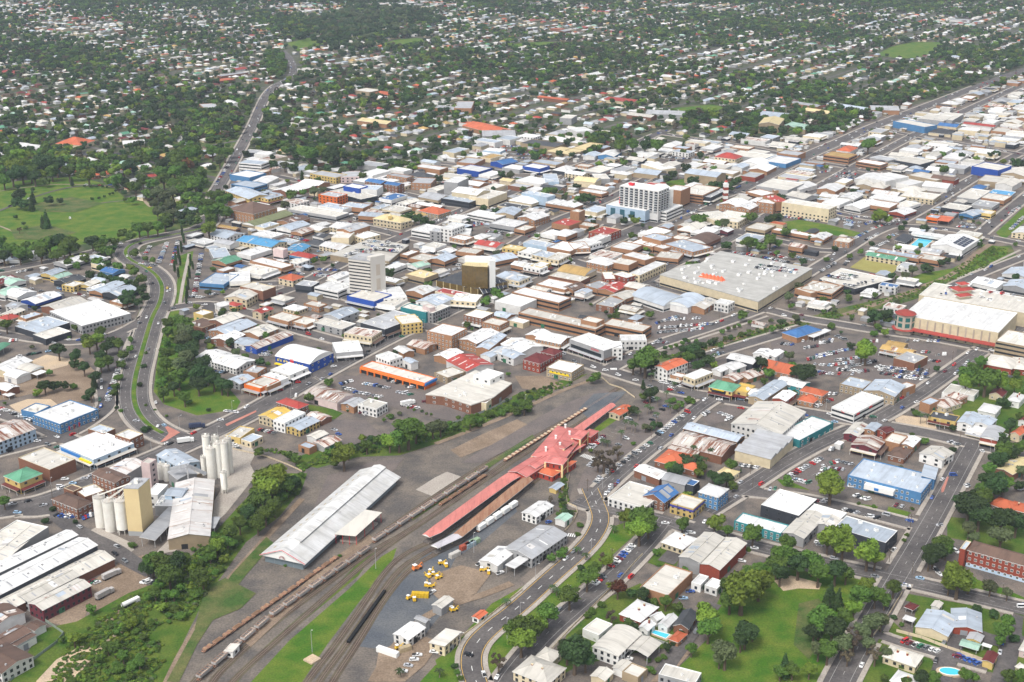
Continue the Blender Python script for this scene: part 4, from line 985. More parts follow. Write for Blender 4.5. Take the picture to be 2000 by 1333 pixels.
# roads: strip with kerbs and markings
def offset(P, d):
 P = np.array(P); n = len(P); out = []
 for i in range(n):
  a = P[max(0, i - 1)]; b = P[min(n - 1, i + 1)]; t = b - a; t = t / (np.linalg.norm(t) + 1e-9)
  out.append(P[i] + np.array([-t[1], t[0]]) * d)
 return out
def smooth(P, k=2):
 P = [np.array(p) for p in P]
 for _ in range(k):
  Q = [P[0]]
  for a, b in zip(P[:-1], P[1:]): Q += [a * .75 + b * .25, a * .25 + b * .75]
  Q.append(P[-1]); P = Q
 return P
def ribbon(mb, P, d0, d1, z, m):
 A, B = offset(P, d0), offset(P, d1)
 for i in range(len(P) - 1):
  mb.face([(*B[i], z), (*B[i + 1], z), (*A[i + 1], z), (*A[i], z)], m)
def dashes(mb, P, d, w, z, m, on=4, off=8):
 A = np.array(offset(P, d)); s = 0.0;
 for a, b in zip(A[:-1], A[1:]):
  L = np.linalg.norm(b - a); t = (b - a) / (L + 1e-9); nn = np.array([-t[1], t[0]]) * w / 2
  u = -(s % (on + off))
  while u < L:
   u0, u1 = max(0, u), min(L, u + on)
   if u1 - u0 > .5:
    p, q = a + t * u0, a + t * u1
    mb.face([(*(p - nn), z), (*(q - nn), z), (*(q + nn), z), (*(p + nn), z)], m)
   u += on + off
  s += L
ROADPTS = []
MARK = MB(); FOOT = []
for k, ln in enumerate(ROADS.strip().splitlines()):
 w, st, nm, s = ln.split(';'); w = float(w); P = smooth([gp(*map(float, q.split(','))) for q in s.split()])
 z = .30 + k * .003; mb = MB(); ribbon(mb, P, w / 2, -w / 2, z, M_asph); o = mb.build(nm); tag(o, kind='structure')
 ROADPTS.append((nm, w, P))
 for a, b in zip(P[:-1], P[1:]):
  t = b - a; L = np.linalg.norm(t); t = t / (L + 1e-9); nn = np.array([-t[1], t[0]]) * (w / 2 + (3 if w < 11 else 5.5))
  occ([tuple(a - nn), tuple(b - nn), tuple(b + nn), tuple(a + nn)], 2)
 zz = z + .01
 if st == 'dashed': dashes(MARK, P, 0, .2, zz, M_line, 3, 9); ribbon(MARK, P, w / 2 - 2.6, w / 2 - 2.76, zz, M_line); ribbon(MARK, P, -w / 2 + 2.76, -w / 2 + 2.6, zz, M_line)
 elif st == 'yellow': ribbon(MARK, P, w / 2 - .5, w / 2 - .75, zz, M_yline); ribbon(MARK, P, -w / 2 + .75, -w / 2 + .5, zz, M_yline); dashes(MARK, P, 0, .3, zz, M_white)
 elif st == 'lanes':
  md = MB(); Q = P[6:-4]
  A, B = offset(Q, 1.6), offset(Q, -1.6)
  for i in range(len(Q) - 1):
   md.face([(*B[i], z + .2), (*B[i + 1], z + .2), (*A[i + 1], z + .2), (*A[i], z + .2)], M_lawn)
   md.face([(*A[i], z), (*A[i], z + .2), (*A[i + 1], z + .2), (*A[i + 1], z)], M_conc); md.face([(*B[i], z), (*B[i + 1], z), (*B[i + 1], z + .2), (*B[i], z + .2)], M_conc)
  tag(md.build('median_strip'), kind='structure')
  for d in (6.0, -6.0): dashes(MARK, P, d, .2, zz, M_line, 3, 9)
  for d in (2.2, -2.2, 9.6, -9.6): ribbon(MARK, P, d + .08, d - .08, zz, M_line)
tag(MARK.build('road_markings'), kind='structure')
# footpaths: raised strips with a kerb beside the streets, broken where another road crosses
def on_road(p, skip):
 for nm, w, P in ROADPTS:
  if P is skip: continue
  A = np.array(P); d = A - p; i = int(np.argmin((d ** 2).sum(1)))
  for j in (i - 1, i):
   if 0 <= j < len(A) - 1:
    a, b = A[j], A[j + 1]; t = b - a; u = np.clip(np.dot(p - a, t) / (t @ t + 1e-9), 0, 1)
    if np.linalg.norm(a + t * u - p) < w / 2 + .6: return True
 return False
fp = MB()
for nm, w, P in ROADPTS:
 if nm in ('mill_lane', 'park_lane', 'lane'): continue
 D = [P[0]]
 for a, b in zip(P[:-1], P[1:]):
  n = max(1, int(np.linalg.norm(b - a) / 12))
  for q in range(1, n + 1): D.append(a + (b - a) * q / n)
 for sg in (1, -1):
  A, B = offset(D, sg * (w / 2 + .05)), offset(D, sg * (w / 2 + 2.5))
  for i in range(len(D) - 1):
   mid = (A[i] + B[i + 1]) / 2
   if mid[1] > 2300 or on_road(mid, P): continue
   q = [A[i], A[i + 1], B[i + 1], B[i]]
   if sg > 0: q = q[::-1]
   q = q[::-1]
   zt = .56
   fp.face([(*v, zt) for v in q], M_conc)
   fp.face([(*A[i], .2), (*A[i + 1], .2), (*A[i + 1], zt), (*A[i], zt)], M_conc)
   fp.face([(*B[i], .0), (*B[i + 1], .0), (*B[i + 1], zt), (*B[i], zt)], M_conc)
tag(fp.build('footpath'), kind='structure')
# small ground marks: zebra crossings, painted red islands, tracks of the park paths
zm = MB()
def zebra(p, q, n, w, wide, m=M_white, z=.47):
 a, b = gp(*p), gp(*q); t = (b - a); L = np.linalg.norm(t); t /= L; nn = np.array([-t[1], t[0]]) * wide / 2
 for i in range(n):
  c = a + t * L * (i + .5) / n; zm.face([(*(c - nn - t * w / 2), z), (*(c - nn + t * w / 2), z), (*(c + nn + t * w / 2), z), (*(c + nn - t * w / 2), z)], m)
zebra((1136, 890), (1174, 903), 13, .7, 5)
zebra((1192, 722), (1205, 722), 5, .8, 4); zebra((1108, 1046), (1125, 1048), 4, .7, 4); zebra((612, 738), (645, 752), 9, .6, 4, M_conc)
zm.build('painted_crossings'); tag(bpy.data.objects['painted_crossings'], kind='structure')
M_redpaint = mat('faded_red_paint', (.42, .17, .13), .9, 'ground', (.50, .22, .17), 6, .3)
for s in ('318,829 352,846 325,862 312,866 330,848', '1838,957 1850,932 1853,934 1843,962 1839,964', '440,830 500,803 501,806 443,834'):
 sheet('red_painted_island', W(s), M_redpaint, z=.46)
for k, (nm, w, m, t, q) in enumerate((('park_path', 2.5, M_path, 'I', '-20,395 100,375 240,358 440,335 620,338 780,342 920,360 1020,380'), ('park_path', 2.5, M_path, 'I', '-20,670 60,700 160,745 270,778'), ('park_path', 3, M_asph2, 'I', '540,485 640,495 760,497 900,480 1000,470 1060,455'), ('bare_track', 4, M_path, 'I', '1130,420 1170,460 1200,500 1230,520'),
  ('creek_channel', 5, M_brown_water, 'Z', '1290,712 1345,694 1440,662 1500,638 1560,630'), ('old_rail_trace', 6, M_dirt, 'M', '1400,820 1350,850 1240,930 1130,1040 1000,1110 860,1160 700,1230 560,1280 400,1333 200,1400'), ('creek_path', 3, M_conc, 'M', '1640,870 1450,960 1300,1030 1180,1080 1060,1120'), ('creek_path', 3, M_conc, 'G', '870,300 960,290 1180,220 1400,150 1666,60'),
  ('creek_path', 3, M_conc, 'I', '1540,900 1520,1000 1490,1130 1460,1333'), ('bank_track', 4, M_dirt, 'Z', '300,1400 340,1300 400,1200 440,1140 520,1050 590,975'), ('yard_track', 4, M_dirt, 'Z', '850,868 930,838 1010,805 1100,762 1160,742'), ('bank_track', 3, M_path, 'A', '380,1333 480,1240 620,1130 760,1030 850,950'), ('yard_track', 5, M_dirt, 'B', '760,1333 900,1100 1100,900 1300,820 1500,760 1666,690'))):
 mb = MB(); ribbon(mb, smooth([gp(*T(t, *map(float, v.split(',')))) for v in q.split()]), w / 2, -w / 2, .285 + k * .001, m); tag(mb.build(nm), kind='structure')
# ------------------------------------------------------------ buildings
UNIT = {}
def unit_window(fr, key):
 """0.1 deep framed window, 1 x 1, centre at origin, facing +Y"""
 if key in UNIT: return UNIT[key]
 mb = MB(); a, b = .5, .36
 mb.face([(-a, .06, -a), (a, .06, -a), (a, .06, a), (-a, .06, a)][::-1], fr)
 for (p, q) in (((-a, -a), (a, -a)), ((a, -a), (a, a)), ((a, a), (-a, a)), ((-a, a), (-a, -a))):
  mb.face([(p[0], 0, p[1]), (q[0], 0, q[1]), (q[0], .06, q[1]), (p[0], .06, p[1])], fr)
 for x0, x1 in ((-.4, -.04), (.04, .4)):
  mb.face([(x0, .09, -.4), (x1, .09, -.4), (x1, .09, .4), (x0, .09, .4)][::-1], M_glass)
 UNIT[key] = mk('window', mb.v, mb.f, mb.mats, mb.m); return UNIT[key]
WIN_W = lambda: unit_window(M_white, 'w')
WIN_D = lambda: unit_window(mat('dark_frame', (.06, .06, .06), .6), 'd')
def unit_box(name, m, key):
 if key in UNIT: return UNIT[key]
 mb = MB(); mb.box(0, 0, 0, 1, 1, 1, m, bottom=False); mb.box(0, 0, 1, .6, .6, .12, M_steel, bottom=False); UNIT[key] = mk(name, mb.v, mb.f, mb.mats, mb.m); return UNIT[key]
NB = [0]; HH = [0]; BSTAT = {}
CAMXY = np.array([0.0, 0.0])
def orient(P, h):
 """3 corners -> centred rectangle: cx, cy, length, width, angle of the long side"""
 A, B, C = [np.array(p) for p in P]; u = A - B; v = C - B; lu, lv = np.linalg.norm(u), np.linalg.norm(v)
 au = math.atan2(u[1], u[0]); av = math.atan2(v[1], v[0]) - math.pi / 2
 d = (av - au + math.pi) % (2 * math.pi) - math.pi
 if abs(d) > math.pi / 2: d = (d + math.pi + math.pi) % (2 * math.pi) - math.pi
 a = au + d * lv / (lu + lv)
 g0 = R(55.5)
 k = round((a - g0) / (math.pi / 2)); g = g0 + k * math.pi / 2
 if abs(a - g) < R(9): a = g * .6 + a * .4
 ex = np.array([math.cos(a), math.sin(a)]); ey = np.array([-ex[1], ex[0]])
 ctr = (A + C) / 2
 L = abs(u @ ex); Wd = abs(v @ ey);
 if L < 2: L = lu
 if Wd < 2: Wd = lv
 if Wd > L: a += math.pi / 2; L, Wd = Wd, L
 return ctr[0], ctr[1], L, Wd, a
def wall_windows(root, pts, z0, h, rootrot, rootloc, mesh, dens=1.0, maxn=40, skip_ground=True, spacing=3.0, wz=1.5, ww=1.4, kid='window'):
 """framed windows, each its own part, on the outside of a wall p->q (local coordinates, outside on the right)"""
 (p, q) = pts; p, q = np.array(p), np.array(q); t = q - p; L = np.linalg.norm(t); t = t / L; n = np.array([t[1], -t[0]])
 fl = max(1, int(round(h / 3.3))); f0 = 1 if (skip_ground and fl > 1) else 0; c = max(1, int(L / spacing)); made = 0
 fh = h / fl
 for f in range(f0, fl):
  for i in range(c):
   if made >= maxn: return
   x = (i + .5) / c * L; pos = p + t * x + n * .02
   o = ob(kid, mesh, root, (pos[0], pos[1], z0 + f * fh + fh * .52), 0, (ww, 1, wz)); o.rotation_euler = (0, 0, math.atan2(n[1], n[0]) - math.pi / 2); made += 1
def band(mb, p, q, z0, z1, m, off=.06):
 p, q = np.array(p), np.array(q); t = q - p; L = np.linalg.norm(t); t = t / L; n = np.array([t[1], -t[0]]) * off
 a, b = p + t * .4 + n, q - t * .4 + n
 mb.face([(*a, z0), (*b, z0), (*b, z1), (*a, z1)], m)
 a0, b0 = p + t * .4, q - t * .4
 mb.face([(*a0, z1), (*a, z1), (*b, z1), (*b0, z1)][::-1], m)
def roof_part(mb, form, L, Wd, h, m, pitch=None, ov=.45):
 x, y = L / 2 + ov, Wd / 2 + ov
 if form == 'g':
  p = pitch or .2; r = Wd / 2 * p + .2; th = .18
  for s in (1, -1):
   q = [(-x, s * y, h - ov * p), (x, s * y, h - ov * p), (x, 0, h + r), (-x, 0, h + r)]
   if s < 0: pass
   else: q = q[::-1]
   mb.face(q, m)
   mb.face([(a, b, c - th) for a, b, c in q][::-1], m)
   e = [(-x, s * y, h - ov * p), (x, s * y, h - ov * p), (x, s * y, h - ov * p - th), (-x, s * y, h - ov * p - th)]
   mb.face(e if s > 0 else e[::-1], M_white)
  for sx in (1, -1):
   q = [(sx * x, -y, h - ov * p), (sx * x, 0, h + r), (sx * x, y, h - ov * p), (sx * x, y, h - ov * p - th), (sx * x, 0, h + r - th), (sx * x, -y, h - ov * p - th)]
   mb.face(q[::-1] if sx > 0 else q, M_white)
  mb.bar((-x, 0, h + r + .05), (x, 0, h + r + .05), .35, m)
  return r
 if form == 'h':
  p = pitch or .42; r = min(y, x) * p; xr = max(x - y, .3); z = h - .05
  c = [(-x, -y, z), (x, -y, z), (x, y, z), (-x, y, z)]; r0, r1 = (-xr, 0, z + r), (xr, 0, z + r)
  mb.face([c[0], c[1], r1, r0], m); mb.face([c[2], c[3], r0, r1], m); mb.face([c[1], c[2], r1], m); mb.face([c[3], c[0], r0], m)
  mb.prism([(-x, -y), (x, -y), (x, y), (-x, y)], z - .25, z - .01, M_white, bottom=True)
  for a, b in ((r0, r1), (c[0], r0), (c[3], r0), (c[1], r1), (c[2], r1)): mb.bar(Vector(a) + Vector((0, 0, .04)), Vector(b) + Vector((0, 0, .04)), .25, m)
  return r
 if form == 'v':
  n = 8; r = Wd * .14; pr = None
  for i in range(n + 1):
   a = -1 + 2 * i / n; cur = (a * y, h + r * (1 - a * a))
   if pr: mb.face([(-x, pr[0], pr[1]), (x, pr[0], pr[1]), (x, cur[0], cur[1]), (-x, cur[0], cur[1])], m)
   pr = cur
  for sx in (1, -1):
   q = [(sx * (x - .3), -y + 2 * y * i / n, h + r * (1 - (-1 + 2 * i / n) ** 2)) for i in range(n + 1)]
   mb.face(q if sx > 0 else q[::-1], M_white)
  mb.face([(-x, -y, h - .02), (-x, y, h - .02), (x, y, h - .02), (x, -y, h - .02)], m)
  return r
 if form == 's':
  r = Wd * .1 + .3; P = [(-x, -y), (x, -y), (x, y), (-x, y)]
  mb.face([(-x, -y, h), (x, -y, h), (x, y, h + r), (-x, y, h + r)], m)
  mb.face([(-x, -y, h - .2), (-x, y, h + r - .2), (x, y, h + r - .2), (x, -y, h - .2)], m)
  mb.face([(-x, -y, h - .2), (x, -y, h - .2), (x, -y, h), (-x, -y, h)], M_white); mb.face([(x, y, h + r - .2), (-x, y, h + r - .2), (-x, y, h + r), (x, y, h + r)], M_white)
  mb.face([(x, -y, h - .2), (x, y, h + r - .2), (x, y, h + r), (x, -y, h)], M_white); mb.face([(-x, y, h + r - .2), (-x, -y, h - .2), (-x, -y, h), (-x, y, h + r)], M_white)
  return r
 if form == 'w':
  n = max(3, int(L / 9)); s = 2 * x / n; r = 1.8
  for i in range(n):
   a = -x + i * s
   mb.face([(a, -y, h), (a + s * .8, -y, h + r), (a + s * .8, y, h + r), (a, y, h)], m)
   mb.face([(a + s * .8, -y, h + r), (a + s, -y, h), (a + s, y, h), (a + s * .8, y, h + r)], M_glass if False else rm('G'))
   mb.face([(a, -y, h - .2), (a + s, -y, h - .2), (a + s, -y, h), (a + s * .8, -y, h + r), (a, -y, h)], m)
   mb.face([(a, y, h), (a + s * .8, y, h + r), (a + s, y, h), (a + s, y, h - .2), (a, y, h - .2)], m)
  return r
 return 0
def vis_edges(poly, a, loc):
 """wall edges (local) whose outside faces the camera"""
 out = []; n = len(poly); c, s = math.cos(a), math.sin(a)
 for i in range(n):
  p, q = np.array(poly[i]), np.array(poly[(i + 1) % n]); t = q - p
  if np.linalg.norm(t) < 2.5: continue
  nn = np.array([t[1], -t[0]]); nw = np.array([c * nn[0] - s * nn[1], s * nn[0] + c * nn[1]]); nw /= np.linalg.norm(nw)
  m = (p + q) / 2; mw = np.array([loc[0] + c * m[0] - s * m[1], loc[1] + s * m[0] + c * m[1]])
  if nw @ (CAMXY - mw) > 0.12 * np.linalg.norm(mw): out.append((p, q))
 return out
def make_building(P, h, form, rc, wc, opts='', name='', label='', land='', z0=0.0, detail=2, auto=True, small=False):
 """a building from its eave corners: root, wall, roof, windows, awning, roof plant"""
 roofm, wallm = rm(rc), wm(wc if wc in WALL else 'g')
 if len(P) == 3:
  cx, cy, L, Wd, a = orient(P, h); poly = [(-L / 2, -Wd / 2), (L / 2, -Wd / 2), (L / 2, Wd / 2), (-L / 2, Wd / 2)]
 else:
  Q = np.array(P); cx, cy = Q.mean(0); a = R(55.5); c, s = math.cos(-a), math.sin(-a)
  poly = [(c * (x - cx) - s * (y - cy), s * (x - cx) + c * (y - cy)) for x, y in Q]
  ar = sum(poly[i][0] * poly[(i + 1) % len(poly)][1] - poly[(i + 1) % len(poly)][0] * poly[i][1] for i in range(len(poly)))
  if ar < 0: poly = poly[::-1]
  L, Wd = np.ptp([p[0] for p in poly]), np.ptp([p[1] for p in poly]); form = 'f'
 area = L * Wd; NB[0] += 1; h = h + (NB[0] % 37) * .007
 if not name: name = 'warehouse' if (form in 'gv' and area > 500) else 'shop_building'
 c, s = math.cos(a), math.sin(a); wpoly = [(cx + c * x - s * y, cy + s * x + c * y) for x, y in poly]
 occ(wpoly, 1)
 root = bpy.data.objects.new(name, None); COL.objects.link(root); root.location = (cx, cy, z0); root.rotation_euler = (0, 0, a); root.empty_display_size = 1
 tag(root, cat='building' if 'house' not in name or name in ('warehouse', 'sawtooth_warehouse', 'courthouse') else 'house')
 ve = vis_edges(poly, a, (cx, cy)); px, py = pj(cx, cy)
 near = py > 600; mid = py > 380
 if 'c' in opts:
  mb = MB()
  if form == 'f': mb.prism(poly, h - .3, h, roofm, bottom=True)
  else: roof_part(mb, form, L, Wd, h, roofm)
  mb.build('roof', root)
  nx = max(1, int(L / 7)); pm = MB(); pm.box(0, 0, 0, .25, .25, h - .3, M_steel)
  pmesh = mk('post', pm.v, pm.f, pm.mats, pm.m)
  for i in range(nx + 1):
   for sy in (-1, 1): ob('post', pmesh, root, (-L / 2 + .5 + (L - 1) * i / nx, sy * (Wd / 2 - .5), 0))
 else:
  wb = MB(); par = .55 if form == 'f' else 0
  if form == 'f' and len(poly) == 4:
   wb.prism(poly, 0, h + par, wallm)
   wb.f.pop(); wb.m.pop()
   t = .35; inn = [(x - math.copysign(t, x), y - math.copysign(t, y)) for x, y in poly]
   capm = M_white if wc in 'wgckl' else wm('c') if wc in 'nr' else wallm
   for i in range(4):
    j = (i + 1) % 4
    wb.face([(*poly[i], h + par), (*poly[j], h + par), (*inn[j], h + par), (*inn[i], h + par)], capm)
    wb.face([(*inn[j], h), (*inn[i], h), (*inn[i], h + par), (*inn[j], h + par)], capm)
   wb.build('wall', root); rb = MB(); rb.face([(*p, h + .02) for p in inn], roofm); rb.build('roof', root)
  elif form == 'f':
   wb.prism(poly, 0, h, wallm); wb.f.pop(); wb.m.pop(); wb.build('wall', root)
   rb = MB(); rb.prism([(x * 1.004, y * 1.004) for x, y in poly], h - .4, h + .3, roofm, bottom=False); rb.build('roof', root)
  else:
   wb.prism(poly, 0, h - .05, wallm)
   pitch = .45 if ('h' in opts and form == 'g') else None
   rb = MB(); r = roof_part(rb, form, L, Wd, h, roofm, pitch)
   if form == 'g':
    for sx in (1, -1):
     q = [(sx * L / 2, -Wd / 2, h - .06), (sx * L / 2, Wd / 2, h - .06), (sx * L / 2, 0, h + r - .22)]
     wb.face(q if sx > 0 else q[::-1], wallm)
   wb.build('wall', root); rb.build('roof', root)
  # windows and doors
  wn = WIN_W() if wc in 'rnbuvts' else WIN_D()
  if 'b' in opts:
   bb = MB(); fl = max(1, round(h / 3.4))
   for p, q in ve:
    for f in range(fl): band(bb, p, q, f * h / fl + h / fl * .38, f * h / fl + h / fl * .78, M_glass)
   bb.build('window_strip', root)
  elif 'w' in opts or 'H' in opts:
   for p, q in ve:
    Lw = np.linalg.norm(q - p); sp = 3.2 if near else 4.5
    wall_windows(root, (p, q), 0, h, a, (cx, cy), wn, maxn=60 if 'H' in opts else 26, skip_ground='a' in opts, spacing=max(sp, Lw / 18), wz=1.7, ww=1.5 if near else 2.0)
  elif 'h' in opts:
   for p, q in ve: wall_windows(root, (p, q), 0, min(h, 4), a, (cx, cy), WIN_W(), maxn=6, skip_ground=False, spacing=4.2)
  elif near and 'n' not in opts and auto:
   for p, q in ve:
    if rnd.random() < .5 and name not in ('warehouse', 'store_shed', 'factory_shed'): wall_windows(root, (p, q), 0, h, a, (cx, cy), wn, maxn=8, skip_ground=False, spacing=6.5, ww=2.0)
  elif auto and mid:
   bb = MB()
   for p, q in ve[:2]: band(bb, p, q, 1.0, 2.6, M_glass)
   bb.build('window_strip', root)
  # doors on near sheds
  if near and form in 'gvsf' and ve and not small:
   p, q = max(ve, key=lambda e: np.linalg.norm(e[1] - e[0])); Lw = np.linalg.norm(q - p); db = MB()
   t = (q - p) / Lw; n = np.array([t[1], -t[0]]) * .1; dw = min(3.6, Lw * .25); b = p + t * (Lw * .3) + n
   dm = rnd.choice([mat('green_door', (.03, .14, .07), .6), mat('grey_door', (.25, .26, .28), .6), mat('dark_opening', (.02, .02, .02), .9)])
   db.face([(*b, .05), (*(b + t * dw), .05), (*(b + t * dw), min(3.2, h - .6)), (*b, min(3.2, h - .6))], dm); db.build('door', root)
  if 'a' in opts:
   for p, q in ve:
    Lw = np.linalg.norm(q - p)
    if Lw < 5: continue
    t = (q - p) / Lw; n = np.array([t[1], -t[0]]); am = MB(); za = min(3.4, h * .55); d = 3.0
    colr = rnd.choice([rm('C'), rm('C'), rm('G'), rm('W'), rm('B')]) if wc != 'y' else rm('V')
    A0, B0, A1, B1 = p, q, p + n * d, q + n * d
    am.face([(*A1, za - .1), (*B1, za - .1), (*B0, za + .3), (*A0, za + .3)], colr)
    am.face([(*A1, za - .45), (*B1, za - .45), (*B1, za - .1), (*A1, za - .1)], rnd.choice([rm('C'), rm('V'), rm('G'), rm('y'), M_white]))
    am.face([(*A0, za + .05), (*B0, za + .05), (*B1, za - .45), (*A1, za - .45)], colr)
    am.build('awning', root)
    sb = MB(); band(sb, p, q, .4, za - .6, M_glass); sb.build('shopfront', root)
    if near:
     pm = MB(); pm.box(0, 0, 0, .16, .16, za - .4, M_white); pmesh = mk('awning_post', pm.v, pm.f, pm.mats, pm.m); k = max(1, int(Lw / 6))
     for i in range(k + 1): pp = p + t * (.3 + (Lw - .6) * i / k) + n * (d - .25); ob('awning_post', pmesh, root, (pp[0], pp[1], 0))
  # roof plant
  if area > 130 and (near or mid) and not small:
   k = min(14, int(area / 150) + 1)
   for i in range(k):
    x = rnd.uniform(-.4, .4) * L; y = rnd.uniform(-.36, .36) * Wd
    if len(poly) > 4 and not inpoly(x, y, poly): continue
    if form == 'f':
     sc = rnd.choice([(1.6, 1.2, 1.0), (2.4, 1.8, 1.4), (1.0, 1.0, .9)]); ob('air_conditioner', unit_box('air_conditioner', M_white, 'ac'), root, (x, y, h + .02), rnd.uniform(0, 3), sc)
    elif form == 'g':
     zr = h + (1 - abs(y) / (Wd / 2)) * (Wd * .1 + .2); ob('roof_vent', unit_box('roof_vent', M_steel, 'rv'), root, (x, y, zr - .15), 0, (.8, .8, .8))
   if form == 'g' and rnd.random() < .7:
    sk = MB()
    for i in range(rnd.randint(1, 4)):
     x = rnd.uniform(-.42, .3) * L; w_ = rnd.uniform(1.5, 5); sy = rnd.choice([-1, 1]); y0, y1 = sy * Wd * .03, sy * Wd * rnd.uniform(.2, .48); zf = lambda y: h + (1 - abs(y) / (Wd / 2)) * (Wd * (.225 if 'h' in opts else .1) + .2) + .03 + i * .01
     q = [(x, y0, zf(y0)), (x + w_, y0, zf(y0)), (x + w_, y1, zf(y1)), (x, y1, zf(y1))]; sk.face(q[::-1] if sy > 0 else q, rm(rnd.choice('GCWIZX' if rc != 'X' else 'WXC')))
    tag(sk.build('replaced_roof_sheets', root), kind='stuff')
   if form == 'g' and area > 350 and near:
    sk = MB(); nn = int(L / 9)
    for i in range(nn):
     for sy in (-1, 1):
      if rnd.random() < .6:
       x = -L / 2 + (i + .5) * L / nn; y0, y1 = sy * Wd * .12, sy * Wd * .42; zf = lambda y: h + (1 - abs(y) / (Wd / 2)) * (Wd * .1 + .2) + .06
       q = [(x - .4, y0, zf(y0)), (x + .4, y0, zf(y0)), (x + .4, y1, zf(y1)), (x - .4, y1, zf(y1))]
       sk.face(q[::-1] if sy > 0 else q, rm('G') if rc in 'WC' else M_white)
    o = sk.build('skylight_strips', root); tag(o, kind='stuff') if o else None
  if 'x' in opts or ('h' in opts and rnd.random() < .4):
   for k in range(2 if 'x' in opts else 1):
    cb = MB(); cb.box(0, 0, 0, .9, .7, 2.4, wm('r'), bottom=False); cb.box(0, 0, 2.4, 1.1, .9, .25, wm('c')); cb.build('chimney', root, ((k - .5) * L * .3, Wd * .12, h + .6))
 if label: root['label'] = label
 else:
  nn = name.replace('_', ' '); size = 'large' if area > 900 else 'small' if area < 170 else ''
  fm = {'f': 'flat-roofed', 'g': 'gable-roofed', 'h': 'hip-roofed', 'v': 'barrel-roofed', 's': 'lean-to', 'w': 'sawtooth-roofed'}[form]
  d = f"{size} {WALL.get(wc, ('grey',))[0]}-walled {nn} under {ROOF[rc][0]} {fm.split('-')[0]} roof".strip()
  pend(root, d, cx, cy, 0)
 if land: LANDMARKS.append((px, pj(cx, cy, h / 2)[1], land))
 if name in ('warehouse', 'house', 'shop_building', 'store_shed', 'workshop', 'office_building', 'showroom'): root['group'] = {'warehouse': 'warehouses of the town', 'house': 'houses of the town', 'shop_building': 'shops and small commercial buildings of the town', 'store_shed': 'storage sheds', 'workshop': 'workshops', 'office_building': 'office blocks', 'showroom': 'showrooms'}[name]
 BSTAT[name] = BSTAT.get(name, 0) + 1
 HH[0] = h; return root, (cx, cy, L, Wd, a)
HERO = {}
for ln in BLD.strip().splitlines():
 f = [q.strip() for q in ln.split(';')]; f += [''] * (9 - len(f))
 if f[2] == '0' or not f[3]: continue
 t, pts, h, rf, wl, op, nm, lb, ld = f[:9]; h = float(h)
 if t in 'IJKLM' and 5 < h < 10: h *= .85
 P = [tuple(gp(*T(t, *map(float, q.split(','))), h)) for q in pts.split()]
 op2 = op.replace('P', '').replace('p', '').replace('m', '').replace('M', '').replace('A', '').replace('B', '').replace('r', '').replace('2', '')
 root, geo = make_building(P, h, rf[0], rf[1], wl, op2, nm, lb, ld)
 HERO[(nm, ld) if ld else (nm, pts)] = (root, geo, HH[0], op, P)
def hero(land):
 for k, v in HERO.items():
  if k[1] == land: return v
print('buildings', sum(BSTAT.values()), BSTAT)
# ------------------------------------------------------------ landmark buildings and structures
def thing(name, label, cat, loc, rot=0, group=None, land=None, landz=0):
 o = bpy.data.objects.new(name, None); COL.objects.link(o); o.location = loc; o.rotation_euler = (0, 0, rot); tag(o, label, cat, group)
 if land: p = pj(loc[0], loc[1], landz); LANDMARKS.append((p[0], p[1], land))
 return o
def text(s, size, m, name, parent, loc, rot, ext=.05, align='CENTER'):
 cu = bpy.data.curves.new(name, 'FONT'); cu.body = s; cu.size = size; cu.extrude = ext; cu.align_x = align; cu.align_y = 'CENTER';
 q = bpy.data.objects.new(name, cu); COL.objects.link(q); bpy.context.view_layer.update(); me = bpy.data.meshes.new_from_object(q.evaluated_get(bpy.context.evaluated_depsgraph_get())); bpy.data.objects.remove(q); me.materials.clear(); me.materials.append(m)
 o = bpy.data.objects.new(name, me); COL.objects.link(o); o.parent = parent; o.location = loc; o.rotation_euler = rot; return o
def wall_text(v, edge_i, s, size, m, zf, u=.5, name='lettering'):
 """lettering on the visible wall number edge_i of a building"""
 root, (cx, cy, L, Wd, a), h, op, P = v
 poly = [(-L / 2, -Wd / 2), (L / 2, -Wd / 2), (L / 2, Wd / 2), (-L / 2, Wd / 2)]
 ve = vis_edges(poly, a, (cx, cy)); ve.sort(key=lambda e: -np.linalg.norm(e[1] - e[0]))
 p, q = ve[min(edge_i, len(ve) - 1)]; t = (q - p) / np.linalg.norm(q - p); n = np.array([t[1], -t[0]]); pos = p + (q - p) * u + n * .12
 return text(s, size, m, name, root, (pos[0], pos[1], zf), (R(90), 0, math.atan2(n[1], n[0]) + math.pi / 2))
def wall_panel(v, edge_i, u0, u1, z0, z1, m, name='sign_panel', off=.1, th=.0):
 root, (cx, cy, L, Wd, a), h, op, P = v
 poly = [(-L / 2, -Wd / 2), (L / 2, -Wd / 2), (L / 2, Wd / 2), (-L / 2, Wd / 2)]
 ve = vis_edges(poly, a, (cx, cy)); ve.sort(key=lambda e: -np.linalg.norm(e[1] - e[0]))
 p, q = ve[min(edge_i, len(ve) - 1)]; d = q - p; t = d / np.linalg.norm(d); n = np.array([t[1], -t[0]])
 A, B = p + d * u0, p + d * u1; mb = MB(); mb.prism([tuple(A), tuple(B), tuple(B - n * 0 + n * off)][:0] or [tuple(A + n * off), tuple(A), tuple(B), tuple(B + n * off)], z0, z1, m, bottom=True)
 return mb.build(name, root)
TR = mat('red_lettering', (.6, .03, .04), .6); TK = mat('black_lettering', (.02, .02, .02), .6); TY = mat('sign_yellow', (.8, .58, .02), .6); TP = mat('pink_lettering', (.75, .25, .3), .6)
TB = mat('sign_blue', (.03, .18, .5), .6); TO = mat('sign_orange', (.8, .2, .04), .6)
